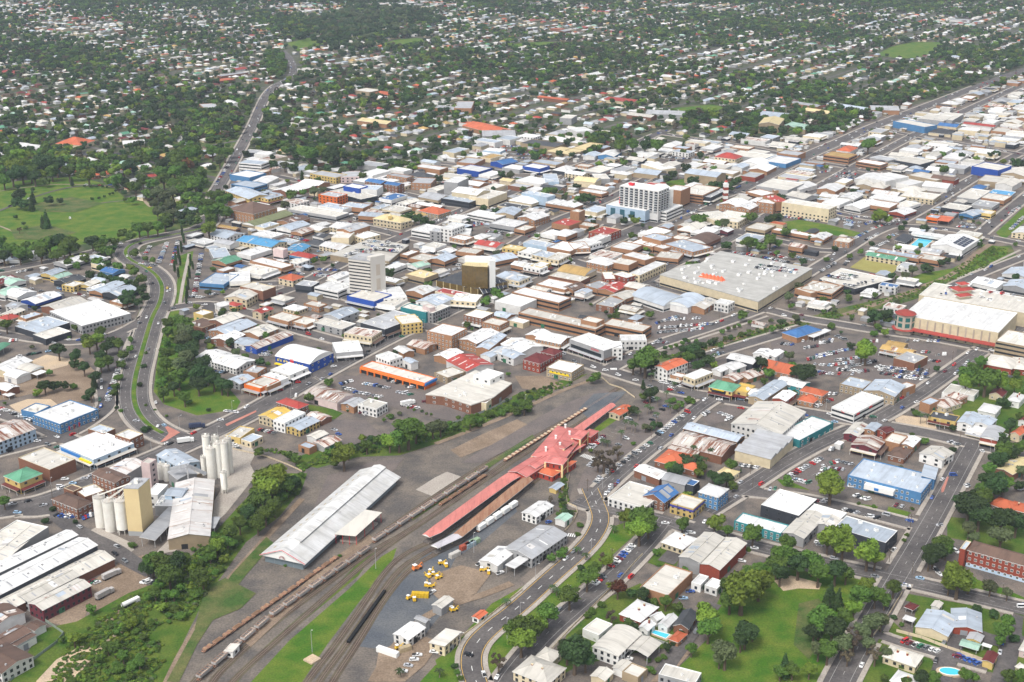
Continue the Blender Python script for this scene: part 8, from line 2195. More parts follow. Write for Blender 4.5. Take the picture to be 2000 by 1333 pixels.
for i, (py, x, y, L, Wd, a, h, form, rc, wc) in enumerate(COMM):
 if i < 290:
  c, s = math.cos(a), math.sin(a); R_ = rect(x, y, L, Wd, a)
  make_building([R_[0], R_[1], R_[2]], h, form, rc, wc, rr.choice(['n', '', 'a', 'a', 'w']), 'commercial_building')[0]['group'] = 'commercial buildings of the town centre'
 else: MC_.add(x, y, L, Wd, a, h, form, rc, wc)
print('commercial infill', len(COMM))

# suburb: streets and lots
def in_view(x, y, m=160): px, py = pj(x, y); return -m < px < 2000 + m
SEC = lambda x, y: R(55.5) if x > -150 or y < 900 else R(48)
STM = MB(); HOUSES = []
KEEP = []
for y in np.arange(850, 4450, 21.5):
 for x in np.arange(-(y * .46 + 120), y * .46 + 120, 21.5):
  if not in_view(x, y, 60): continue
  if cbd(x, y): continue
  a = SEC(x, y); e1, e2 = axes(a); u, v = x * e1[0] + y * e1[1], x * e2[0] + y * e2[1]
  vv = v % 88; uu = u % 230
  if uu < 16: continue
  KEEP.append((x, y, a, u, v, vv))
suburb_roof = 'WWWWWWWCCCCCGGGGLLIIIRVOMBBBTtZK'
seen = set()
for (x, y, a, u, v, vv) in KEEP:
 # snap to one of the two rows of the block
 rw_ = int(v // 88); side = 0 if vv < 44 else 1; col = int(u // 21)
 key = (round(a, 2), rw_, side, col)
 if key in seen: continue
 seen.add(key)
 e1, e2 = axes(a); uc = col * 21 + 10.5; vc = rw_ * 88 + (27 if side == 0 else 61)
 if (uc % 230) < 18: continue
 X, Y = uc * e1[0] + vc * e2[0] + rr.uniform(-4, 4), uc * e1[1] + vc * e2[1] + rr.uniform(-4, 4)
 if cbd(X, Y) or not in_view(X, Y, 60) or Y > 4450 or Y < 600: continue
 if rr.random() < .04 + .3 * (vn(X, Y) > .85): continue
 q_ = 1.0 if Y < 1700 else .85; L = rr.uniform(12, 19) * q_; Wd = rr.uniform(8.5, 12.5) * q_; an = a + (math.pi / 2 if rr.random() < .5 else 0) + rr.gauss(0, .12)
 if not free(rect(X, Y, L + 1, Wd + 1, an), 7): continue
 rc = rr.choice(suburb_roof); wc = rr.choice('wwwcccnbgs'); form = 'h' if rr.random() < .68 else 'g'; occ(rect(X, Y, L, Wd, an), 1)
 HOUSES.append((X, Y, L, Wd, an, rr.choice([3.2, 3.6, 4.4]), form, rc, wc))
 if rr.random() < .55:  # rear wing or shed
  off = rr.choice([-1, 1]) * (L / 2 + 3.0); c, s = math.cos(an), math.sin(an); X2, Y2 = X + c * off * .7 - s * rr.uniform(5, 9), Y + s * off * .7 + c * rr.uniform(5, 9)
  if free(rect(X2, Y2, 6, 5, an), 3): MH.add(X2, Y2, 7, 6, an, 2.7, 'g', rr.choice('WWCGI'), wc); MH.n -= 1
HOUSES.sort(key=lambda h: h[1])
nh = 300 - INDIV['house']
vis = 0
for H_ in HOUSES:
 X, Y, L, Wd, an, h, form, rc, wc = H_; px, py = pj(X, Y)
 if vis < nh and -10 < px < 2010 and py < 1340:
  vis += 1; o = bpy.data.objects.new('house', None); COL.objects.link(o); o.location = (X, Y, 0); o.rotation_euler = (0, 0, an); tag(o, cat='house', group='houses of the town')
  wb = MB(); wb.prism([(-L / 2, -Wd / 2), (L / 2, -Wd / 2), (L / 2, Wd / 2), (-L / 2, Wd / 2)], 0, h - .05, wm(wc));
  rb = MB(); r = roof_part(rb, form, L, Wd, h, rm(rc), .42); rb.build('roof', o)
  if form == 'g':
   for sx in (1, -1):
    q = [(sx * L / 2, -Wd / 2, h - .06), (sx * L / 2, Wd / 2, h - .06), (sx * L / 2, 0, h + r - .22)]; wb.face(q if sx > 0 else q[::-1], wm(wc))
  wb.build('wall', o)
  if rr.random() < .6: vb = MB(); vb.prism([(-L / 2 + 1, -Wd / 2 - 2.6), (L / 2 - 1, -Wd / 2 - 2.6), (L / 2 - 1, -Wd / 2 + .3), (-L / 2 + 1, -Wd / 2 + .3)], h - .75, h - .45, rm(rc), bottom=True); vb.build('verandah_roof', o)
  if py > 330:
   for p, q in vis_edges([(-L / 2, -Wd / 2), (L / 2, -Wd / 2), (L / 2, Wd / 2), (-L / 2, Wd / 2)], an, (X, Y)): wall_windows(o, (p, q), 0, h, an, (X, Y), WIN_W(), maxn=3, skip_ground=False, spacing=5)
  pend(o, f"{WALL[wc][0]} {'gabled' if form == 'g' else 'hipped'} house with {ROOF[rc][0]} roof", X, Y)
 else: MH.add(X, Y, L, Wd, an, h, form, rc, wc)
print('houses', len(HOUSES))
# bigger far roofs (schools, sheds) sprinkled through the suburb and a white estate near the top edge
for k in range(90):
 Y = rr.uniform(1900, 4300); X = rr.uniform(-.42, .42) * Y; L, Wd = rr.uniform(28, 60), rr.uniform(14, 26); a = SEC(X, Y) + rr.choice([0, math.pi / 2])
 if cbd(X, Y) or not free(rect(X, Y, 8, 8, a), 6): continue
 MC_.add(X, Y, L, Wd, a, 5.5, rr.choice('fg'), rr.choice('WWCGOR'), rr.choice('wcbn'))
for k in range(160):
 px, py = rr.uniform(730, 1150), rr.uniform(-2, 12); X, Y = gp(px, py); MC_.add(X, Y, rr.uniform(30, 80), rr.uniform(18, 34), R(rr.uniform(0, 90)), 6, 'f', rr.choice('WWWCO'), 'w')
# minor streets of the suburb as strips
for a in (R(55.5), R(48)):
 e1, e2 = axes(a)
 for kind, per, wd, z in (('v', 88, 8, .30), ('u', 230, 9, .36)):
  for k in range(-60, 75):
   q = k * per; E1, E2 = (e1, e2) if kind == 'v' else (e2, e1)
   seg = []
   for s in np.arange(-4200, 5400, 25):
    c = E1 * s + E2 * (q + (0 if kind == 'v' else 8)); ok = 850 < c[1] < 4500 and in_view(*c, 40) and not cbd(*c) and abs(SEC(*c) - a) < .01 and not (cellbits(*c) & 4)
    if ok: seg.append(c)
    if (not ok or s > 5370) and seg:
     if len(seg) > 2: ribbon(STM, [seg[0], seg[-1]], wd * .42, -wd * .42, z * .3 + (.02 if a > R(50) else 0), M_asph)
     seg = []
tag(STM.build('suburban_streets'), kind='structure')
for M_, lb in ((MC_, 'dense pale commercial roofs of the outer town'), (MH, 'small pale-roofed suburban houses spreading to the far edge')):
 o = M_.mb.build(M_.name); tag(o, lb, 'buildings' if M_ is MC_ else 'houses', kind='stuff')

# ------------------------------------------------------------ trees: the 300 largest one by one, the others as one mass
def scatter_tree_poly(s, t, n, r0, r1, kinds, clear=0):
 P = W(s, t); P_ = np.array(P); x0, y0 = P_.min(0); x1, y1 = P_.max(0); k = 0; tries = 0
 while k < n and tries < n * 12:
  tries += 1; x, y = rr.uniform(x0, x1), rr.uniform(y0, y1)
  if inpoly(x, y, P) and not (cellbits(x, y) & 3): TREES.append((x, y, rr.uniform(r0, r1), rr.choice(kinds))); k += 1
scatter_tree_poly('300,455 340,440 335,385 270,340 255,285 330,270 400,225 438,250 372,290 400,330 408,370 404,440 350,455', 'Z', 130, 4, 8, 'ggggddya')
scatter_tree_poly('-60,350 -60,270 60,265 130,300 240,330 255,350 150,340 60,348', 'Z', 120, 5, 9, 'ggddyyg')
scatter_tree_poly('-60,520 -60,485 60,480 100,492 90,505 20,515', 'Z', 22, 4, 7, 'ggd')
scatter_tree_poly('530,165 520,110 560,100 575,140 560,155', 'Z', 90, 5, 9, 'ggd')
scatter_tree_poly('700,130 560,70 640,30 740,40 860,75 760,78 720,100', 'Z', 260, 6, 10, 'dda')
scatter_tree_poly('640,40 700,10 850,25 860,50 700,60', 'Z', 200, 6, 10, 'dda')
scatter_tree_poly('1000,300 1090,270 1210,250 1220,290 1130,310 1040,320', 'Z', 60, 4, 7, 'ggd')
scatter_tree_poly('1440,290 1500,250 1560,262 1640,240 1560,225 1480,220 1440,240', 'Z', 70, 4, 7, 'ggd')
scatter_tree_poly('1600,230 1640,205 1900,120 1990,110 1980,140 1860,180 1720,240', 'Z', 90, 4, 7, 'ggd')
scatter_tree_poly('1280,700 1340,688 1450,655 1560,625 1640,605 1640,612 1540,640 1440,672 1340,702', 'Z', 60, 1.5, 3.5, 'gsda')
scatter_tree_poly('480,1000 560,935 600,930 560,985 500,1040 430,1110 400,1160 330,1250 280,1333 200,1333 230,1240 330,1160 400,1090', 'Z', 60, 1.5, 4, 'ggssy')
scatter_tree_poly('640,885 730,872 800,838 870,828 930,812 1010,772 1080,748 1090,755 1000,800 900,840 800,862 700,890', 'Z', 60, 1, 2.6, 'gssq')
scatter_tree_poly('215,790 232,700 258,640 262,690 240,790', 'Z', 26, 1.5, 4, 'gsd')
scatter_tree_poly('1105,990 1108,940 1100,930 1095,1000 1120,1020', 'Z', 10, 1, 2.5, 'gsq')
OCCF = OCC
# street and garden trees through town and suburb
for k in range(9000):
 Y = rr.uniform(680, 2500); X = rr.uniform(-.44, .44) * Y
 if not cbd(X, Y) or cellbits(X, Y) & 15: continue
 if rr.random() < .2 + .2 * vn(X * 2, Y * 2): TREES.append((X, Y, rr.uniform(1.5, 4.4), rr.choice('gggdays')))
FAR = []
for k in range(92000):
 Y = math.sqrt(rr.uniform(850 ** 2, 4500 ** 2)); X = rr.uniform(-.45, .45) * Y
 if cbd(X, Y): continue
 b = cellbits(X, Y)
 if b & 7: continue
 p = .45 + .33 * vn(X, Y)
 if rr.random() < p: FAR.append((X, Y, rr.uniform(2.6, 6.2) * (1.25 if vn(X, Y) > .5 else 1), rr.choice('gggddddddayb')))
for k in range(5200):   # wooded belt on the skyline side
 px, py = rr.uniform(-80, 2080), rr.uniform(-22, 10); X, Y = gp(px, py)
 if vn(X * .7, Y * .5) > -.2: FAR.append((X, Y, rr.uniform(5, 9), rr.choice('dddga')))
ALL = TREES + FAR
def isz(t): return t[2] / t[1]
broad = sorted([t for t in ALL if t[3] in 'ygdr' and -20 < pj(t[0], t[1])[0] < 2020 and pj(t[0], t[1])[1] < 1370], key=lambda t: -isz(t))[:295]
sel = set(map(id, broad))
for ks in ('a', 'b', 'c', 'n', 'p'):
 L_ = sorted([t for t in TREES if t[3] == ks], key=lambda t: -isz(t))[:90]; sel |= set(map(id, L_))
L_ = sorted([t for t in TREES if t[3] in 'sq'], key=lambda t: -isz(t))[:190]; sel |= set(map(id, L_))
rest = []
for t in ALL:
 if id(t) in sel: tree(*t)
 else: rest.append(t)
# mass: instanced crowns (geometry nodes) of 8 lighter source crowns
src = bpy.data.collections.new('crown_sources'); ks = 'gdyabs'; key = []
SRC = {}
for c, n_ in (('g', 3), ('d', 3), ('y', 1), ('a', 1), ('b', 1)):
 for v in range(n_):
  me = crown_mesh('crown', 40 + v + ord(c), 230, LF[c], 'round' if c != 'b' else 'sparse', .17); o = bpy.data.objects.new(f's{len(key):02d}_crown', me); src.objects.link(o); SRC.setdefault(c, []).append(len(key)); key.append(c)
SRC['s'] = SRC['g']; SRC['q'] = SRC['d']; SRC['n'] = SRC['d']; SRC['c'] = SRC['d']; SRC['r'] = SRC['y']; SRC['p'] = SRC['g']
pts = []; sc_ = []; ix = []
for t in rest:
 x, y, r, k = t; k = k if k in SRC else 'g'; z = r * (.6 if k in 'sq' else 1.05); pts.append((x, y, z)); sc_.append(r); ix.append(rr.choice(SRC[k]))
def instanced(name, pts, sc_, ix, label, cat):
 pm_ = bpy.data.meshes.new(name); pm_.from_pydata(pts, [], [])
 at = pm_.attributes.new('sc', 'FLOAT', 'POINT'); at.data.foreach_set('value', np.array(sc_, dtype=np.float32))
 at = pm_.attributes.new('ix', 'INT', 'POINT'); at.data.foreach_set('value', np.array(ix, dtype=np.int32))
 po = ob(name, pm_); tag(po, label, cat, kind='stuff'); po.modifiers.new('scatter', 'NODES').node_group = ng
ng = bpy.data.node_groups.new('tree_scatter', 'GeometryNodeTree'); ng.interface.new_socket('Geometry', in_out='INPUT', socket_type='NodeSocketGeometry'); ng.interface.new_socket('Geometry', in_out='OUTPUT', socket_type='NodeSocketGeometry')
N = ng.nodes; gi = N.new('NodeGroupInput'); go = N.new('NodeGroupOutput'); iop = N.new('GeometryNodeInstanceOnPoints'); ci = N.new('GeometryNodeCollectionInfo'); ci.inputs['Collection'].default_value = src; ci.inputs['Separate Children'].default_value = True; ci.inputs['Reset Children'].default_value = True
a1 = N.new('GeometryNodeInputNamedAttribute'); a1.data_type = 'FLOAT'; a1.inputs['Name'].default_value = 'sc'; a2 = N.new('GeometryNodeInputNamedAttribute'); a2.data_type = 'INT'; a2.inputs['Name'].default_value = 'ix'
rv = N.new('FunctionNodeRandomValue'); rv.data_type = 'FLOAT_VECTOR'; rv.inputs['Max'].default_value = (0, 0, 6.28)
ln_ = ng.links.new; ln_(gi.outputs[0], iop.inputs['Points']); ln_(ci.outputs[0], iop.inputs['Instance']); iop.inputs['Pick Instance'].default_value = True
ln_(a2.outputs['Attribute'], iop.inputs['Instance Index']); ln_(a1.outputs['Attribute'], iop.inputs['Scale']); ln_(rv.outputs[0], iop.inputs['Rotation']); ln_(iop.outputs[0], go.inputs[0])
instanced('distant_trees', pts, sc_, ix, 'distant and garden trees merging into green masses between the roofs', 'trees')
pts, sc_, ix = [], [], []
for s, t, n, r0, r1 in (('60,1400 130,1270 205,1200 262,1165 330,1135 380,1085 425,1040 470,990 500,960 560,930 590,935 540,1000 475,1055 430,1115 395,1175 350,1240 300,1333 270,1400', 'Z', 2600, .5, 1.6), ('640,890 730,872 800,838 870,828 930,812 1010,772 1090,748 1120,752 1000,804 900,848 800,872 700,892', 'Z', 700, .4, 1.2), ('1275,700 1330,690 1450,655 1560,625 1660,598 1740,580 1800,562 1850,540 1880,515 1940,482 1975,490 1890,545 1740,600 1540,645 1450,675 1350,705', 'Z', 1200, .5, 1.5), ('215,790 232,700 258,640 275,600 268,700 250,770', 'Z', 350, .5, 1.6), ('318,640 305,720 300,765 350,760 385,700 380,620', 'Z', 400, .5, 1.5), ('500,880 560,890 600,930 640,915 640,885 600,900 540,880', 'Z', 250, .5, 1.5), ('1095,930 1105,925 1112,985 1125,1000 1110,1020 1092,1000', 'Z', 160, .4, 1.2)):
 P = W(s, t); P_ = np.array(P); x0, y0 = P_.min(0); x1, y1 = P_.max(0); k = 0; tr_ = 0
 while k < n and tr_ < n * 15:
  x, y = rr.uniform(x0, x1), rr.uniform(y0, y1); tr_ += 1
  if inpoly(x, y, P) and not (cellbits(x, y) & 3) and vn(x * 9, y * 9) > -.7: r = rr.uniform(r0, r1); pts.append((x, y, r * .35)); sc_.append(r); ix.append(rr.choice(SRC['g'] + SRC['g'] + SRC['y'] + SRC['y'] + SRC['y'] + SRC['a'])); k += 1
instanced('undergrowth', pts, sc_, ix, 'tangled bushes and long grass on the embankments and creek banks', 'undergrowth')
print('trees', TCOUNT[0], 'mass', len(rest))
# ------------------------------------------------------------ vehicles
CC = {'white': (.75, .75, .74), 'silver': (.45, .46, .48), 'grey': (.18, .19, .2), 'black': (.015, .015, .018), 'red': (.5, .02, .02), 'blue': (.03, .09, .35), 'maroon': (.16, .02, .03), 'green': (.03, .16, .09), 'yellow': (.75, .5, .03), 'light blue': (.3, .45, .6)}
CW = ['white'] * 14 + ['silver'] * 8 + ['grey'] * 5 + ['black'] * 4 + ['red'] * 2 + ['blue'] * 3 + ['maroon'] * 2 + ['green', 'light blue']
def car_mesh(kind, col, part='all'):
 key = (kind, col, part)
 if key in UNIT: return UNIT[key]
 m = mat('car_paint_' + col.replace(' ', '_'), CC[col], .3, spec=.5); L = {'sedan': 4.7, 'hatchback': 4.1, 'wagon': 4.8, 'four-wheel drive': 4.7, 'ute': 5.0, 'van': 4.9}[kind]
 h = {'four-wheel drive': 1.75, 'van': 2.0}.get(kind, 1.45); w = .88
 # side profile: x, lower z, upper z of body; then cabin
 prof = {'sedan': ([-2.35, -2.2, -1.5, 1.1, 2.1, 2.35], [.75, .92, .95, .95, .78, .6], (-1.6, -1.0, .35, 1.15)), 'hatchback': ([-2.05, -1.95, -1.4, .95, 1.85, 2.05], [.8, .95, .97, .97, .78, .6], (-1.85, -1.35, .2, 1.0)),
   'wagon': ([-2.4, -2.3, -1.6, 1.1, 2.15, 2.4], [.8, .95, .97, .97, .8, .6], (-2.2, -1.9, .35, 1.15)), 'four-wheel drive': ([-2.35, -2.3, -1.6, 1.0, 2.2, 2.35], [.9, 1.05, 1.08, 1.08, 1.0, .8], (-2.25, -2.0, .4, 1.0)),
   'ute': ([-2.5, -2.45, -.6, 1.1, 2.3, 2.5], [.85, .95, .97, .97, .85, .65], (-.55, -.35, .55, 1.15)), 'van': ([-2.45, -2.4, -1.6, 1.3, 2.2, 2.45], [1.0, 1.1, 1.1, 1.1, 1.0, .7], (-2.4, -2.35, 1.1, 1.9))}[kind]
 X, Z, cab = prof; mb = MB()
 if part in ('all', 'body'):
  n = len(X); ws = [w * .86] + [w] * (n - 2) + [w * .84]
  for sy in (-1, 1):
   q = [(X[i], sy * ws[i], .3) for i in range(n)] + [(X[i], sy * ws[i], Z[i]) for i in reversed(range(n))]; mb.face(q if sy < 0 else q[::-1], m)
  for i in range(n - 1): mb.face([(X[i], -ws[i], Z[i]), (X[i + 1], -ws[i + 1], Z[i + 1]), (X[i + 1], ws[i + 1], Z[i + 1]), (X[i], ws[i], Z[i])], m if not (kind == 'ute' and i <= 1) else M_tyre)
  mb.face([(X[0], ws[0], .3), (X[0], -ws[0], .3), (X[0], -ws[0], Z[0]), (X[0], ws[0], Z[0])], m); mb.face([(X[-1], -ws[-1], .3), (X[-1], ws[-1], .3), (X[-1], ws[-1], Z[-1]), (X[-1], -ws[-1], Z[-1])], m)
  zt = h; c = cab; t = .68; mb.face([(c[1], -t, zt), (c[2], -t, zt), (c[2], t, zt), (c[1], t, zt)], m)
  for sy in (-1, 1): mb.bar((c[0], sy * .8, Z[2]), (c[1], sy * t, zt), .09, m); mb.bar((c[3], sy * .8, Z[2]), (c[2], sy * t, zt), .09, m)
 if part in ('all', 'glass'):
  zt = h - .02; zb = Z[2] - .02; c = cab; t, b = .67, .8
  mb.face([(c[3], -b, zb), (c[3], b, zb), (c[2], t, zt), (c[2], -t, zt)], M_glass); mb.face([(c[0], b, zb), (c[0], -b, zb), (c[1], -t, zt), (c[1], t, zt)], M_glass if kind != 'van' else m)
  for sy in (-1, 1): q = [(c[0], sy * b, zb), (c[3], sy * b, zb), (c[2], sy * t, zt), (c[1], sy * t, zt)]; mb.face(q if sy < 0 else q[::-1], M_glass)
 if part in ('all', 'wheels'):
  for x in (-1.4, 1.4):
   for sy in (-1, 1):
    q = [(x + .33 * math.cos(k * math.pi / 4), sy * .9, .33 + .33 * math.sin(k * math.pi / 4)) for k in range(8)]; mb.face(q if sy > 0 else q[::-1], M_tyre)
 UNIT[key] = mk('car_body', mb.v, mb.f, mb.mats, mb.m); return UNIT[key]
wb_ = MB(); wb_.cyl(0, 0, -.1, .33, .22, M_tyre, 10, top=M_steel); WHEEL = mk('wheel', wb_.v, wb_.f, wb_.mats, wb_.m)
# decks above ground
def deckrows(t, lines, z):
 for s, n, tu, fl in lines:
  (a, b) = [tuple(map(float, q.split(','))) for q in s.split()]; row(t, *a, *b, n, tu, fl, z)
CARS_ = []
for c in CARS:   # a car whose row crosses a deck stands on the deck
 x, y, z, a, k = c; zz = z
 for ld, hz in (('the rooftop parking deck', 7.35), ('the creek-side parking deck', 6.6), ('the mall rooftop car park', 12.6)):
  v = hero(ld)
  if v is not None:
   px, py = pj(x, y, z); q = gp(px, py, hz); poly = [tuple(p) for p in v[4]]
   if len(poly) == 3: poly.append(tuple(np.array(poly[0]) + np.array(poly[2]) - np.array(poly[1])))
   if inpoly(q[0], q[1], poly): x, y, zz = q[0], q[1], hz
 CARS_.append((x, y, zz, a, k))
CARS = CARS_
deckrows('M', [('60,1080 250,1110', 10, 60, .8), ('150,1060 330,1090', 9, 60, .6), ('300,1150 480,1110', 6, 60, .4), ('200,1150 320,1170', 6, 60, .7)], 6.6)
deckrows('M', [('980,1230 1060,1225', 4, 60, .8), ('1230,1220 1400,1280', 6, 60, .4), ('1050,1180 1100,1170', 3, 60, .8), ('1350,1210 1600,1240', 8, 60, .3)], 12.6)
v = hero('the huge flat mall'); deckrows('L', [('1160,990 1500,1040', 22, 60, .95), ('1150,1015 1450,1055', 20, 60, .95)], 10.4) if v else None
# moving cars on the roads, parked cars along kerbs
for nm, w, P in ROADPTS:
 A = np.array(P); s = 0; nxt = rc_.uniform(5, 40)
 dens_ = {'main_street': 15, 'parkway': 40, 'boulevard': 90, 'right_main_road': 45, 'hospital_street': 40, 'palm_avenue': 200}.get(nm, 20)
 for a, b in zip(A[:-1], A[1:]):
  L = np.linalg.norm(b - a); t = (b - a) / (L + 1e-9); n = np.array([-t[1], t[0]])
  while nxt < s + L:
   c = a + t * (nxt - s); sg = rc_.choice([-1, 1]); off = rc_.choice([.25, .25, .25, .42, .42]) if nm in ('main_street',) or w < 15 else rc_.choice([.22, .34]); c = c + n * sg * w * off
   px, py = pj(*c)
   if -30 < px < 2030 and 120 < py < 1345: CARS.append((c[0], c[1], .44, math.atan2(t[1], t[0]) + (math.pi if sg > 0 else 0), None))
   nxt += rc_.expovariate(1 / dens_) + 6
  s += L
SINGLE = [('B', 1385, 1165, -25, 'black', 'four-wheel drive'), ('B', 1160, 1145, -10, 'white', 'sedan'), ('B', 1050, 1165, 5, 'white', 'ute'), ('B', 1030, 1195, 5, 'white', 'wagon'), ('B', 992, 1233, -15, 'silver', 'sedan'), ('B', 955, 1270, -5, 'white', 'ute'),
 ('B', 1455, 570, 50, 'white', 'ute'), ('B', 1590, 630, 40, 'white', 'ute'), ('B', 1148, 755, 50, 'white', 'ute'), ('C', 998, 305, 0, 'white', 'sedan'), ('C', 1168, 368, -15, 'white', 'wagon'), ('C', 240, 298, 30, 'blue', 'hatchback'), ('C', 775, 655, 55, 'red', 'van'), ('C', 1495, 552, -20, 'white', 'wagon'),
 ('C', 1578, 468, -10, 'white', 'sedan'), ('C', 755, 1187, -15, 'white', 'ute'), ('C', 620, 1185, -30, 'white', 'van'), ('C', 1160, 750, 0, 'blue', 'ute'), ('C', 1115, 795, 0, 'light blue', 'ute'), ('D', 900, 713, -10, 'white', 'wagon'), ('D', 817, 478, 50, 'white', 'ute'), ('D', 430, 535, -30, 'silver', 'wagon'), ('D', 1650, 850, 0, 'white', 'van'), ('D', 1122, 312, 55, 'black', 'sedan'),
 ('A', 395, 70, 0, 'white', 'van'), ('A', 424, 18, 5, 'white', 'wagon'), ('A', 475, 45, 0, 'light blue', 'sedan'), ('A', 550, 15, 10, 'silver', 'sedan'), ('A', 415, 262, 20, 'blue', 'ute'), ('A', 470, 265, 20, 'blue', 'ute'), ('E', 1015, 628, 110, 'white', 'sedan'), ('E', 1030, 782, 90, 'white', 'hatchback'), ('E', 1435, 742, 10, 'white', 'sedan'), ('E', 888, 748, -10, 'silver', 'sedan'),
 ('E', 1092, 897, 15, 'white', 'sedan'), ('E', 888, 328, 80, 'white', 'hatchback'), ('E', 245, 880, 15, 'white', 'sedan'), ('F', 507, 393, 20, 'white', 'wagon'), ('F', 275, 497, 15, 'red', 'hatchback'), ('F', 157, 547, 15, 'red', 'sedan'), ('F', 262, 583, 90, 'white', 'van'), ('F', 950, 198, 10, 'green', 'sedan'), ('G', 608, 418, 0, 'white', 'wagon'), ('G', 805, 483, 0, 'white', 'sedan'), ('G', 1028, 545, -10, 'red', 'hatchback'), ('G', 755, 732, 0, 'white', 'wagon'), ('G', 1245, 607, 80, 'grey', 'sedan'), ('G', 970, 927, 60, 'silver', 'wagon'), ('G', 1350, 610, -10, 'white', 'sedan'), ('G', 1415, 585, -10, 'white', 'sedan'), ('G', 1490, 665, -30, 'red', 'ute'), ('H', 970, 627, 20, 'white', 'sedan'), ('H', 760, 747, 30, 'white', 'hatchback'), ('H', 683, 722, 0, 'green', 'wagon'), ('H', 433, 755, -15, 'light blue', 'sedan'), ('H', 1392, 945, 110, 'white', 'hatchback'), ('H', 1205, 1102, 0, 'blue', 'van'), ('H', 1135, 1130, 50, 'white', 'hatchback'), ('I', 570, 618, 120, 'white', 'van'), ('I', 1035, 925, 110, 'white', 'sedan'), ('I', 1145, 988, -10, 'white', 'sedan'), ('I', 1220, 1020, -30, 'yellow', 'sedan'), ('I', 983, 825, 0, 'white', 'van'), ('I', 855, 858, 0, 'silver', 'sedan'), ('I', 877, 872, 0, 'white', 'sedan'), ('I', 1365, 1185, 90, 'yellow', 'hatchback'), ('I', 1365, 1212, 90, 'white', 'hatchback')]
for t, x, y, a, cl, kd in SINGLE: c = gp(*T(t, x, y)); CARS.append((c[0], c[1], .44, R(a), (kd, cl)))
CARS = [c for c in CARS if c[2] > 3 or c[4] or not (cellbits(c[0], c[1]) & 1)]
CARS.sort(key=lambda c: c[1])
nv = 0; mass = {}
for x, y, z, a, k in CARS:
 px, py = pj(x, y, z); kd, cl = k or (rc_.choice(KINDS), rc_.choice(CW)); vis_ = -5 < px < 2005 and -5 < py < 1338
 if vis_ and nv < 300:
  nv += 1; o = bpy.data.objects.new('car', None) if kd not in ('van', 'ute') else bpy.data.objects.new({'van': 'van', 'ute': 'utility_truck'}[kd], None); COL.objects.link(o); o.location = (x, y, z); o.rotation_euler = (0, 0, a); tag(o, cat='car' if kd not in ('van', 'ute') else {'van': 'van', 'ute': 'ute'}[kd], group='cars and utes parked or driving in the town')
  if nv < 170:
   ob('body', car_mesh(kd, cl, 'body'), o); ob('windows', car_mesh(kd, cl, 'glass'), o)
   for wx in (-1.4, 1.4):
    for wy in (-.82, .82): w = ob('wheel', WHEEL, o, (wx, wy, .33)); w.rotation_euler = (R(90) if wy < 0 else R(-90), 0, 0)
  else: ob('body', car_mesh(kd, cl, 'all'), o)
  pend(o, f'{cl} {kd}', x, y)
 else: mass.setdefault((kd, cl), []).append((x, y, z, a))
MBc = MB();
VV = []; FF = []; MM = []; mats_ = []
for (kd, cl), L_ in mass.items():
 me = car_mesh(kd, cl, 'all'); v0 = np.array([v.co[:] for v in me.vertices]); f0 = [tuple(p.vertices) for p in me.polygons]; mi = [p.material_index for p in me.polygons]
 mp = []
 for m in me.materials:
  if m not in mats_: mats_.append(m)
  mp.append(mats_.index(m))
 for x, y, z, a in L_:
  c, s = math.cos(a), math.sin(a); b = len(VV); q = np.column_stack([x + c * v0[:, 0] - s * v0[:, 1], y + s * v0[:, 0] + c * v0[:, 1], z + v0[:, 2]]); VV += q.tolist(); FF += [tuple(i + b for i in f) for f in f0]; MM += [mp[i] for i in mi]
o = ob('distant_cars', mk('distant_cars', VV, FF, mats_, MM)); tag(o, 'hundreds of small cars filling the farther car parks and streets', 'cars', kind='stuff')
print('cars', len(CARS), nv)

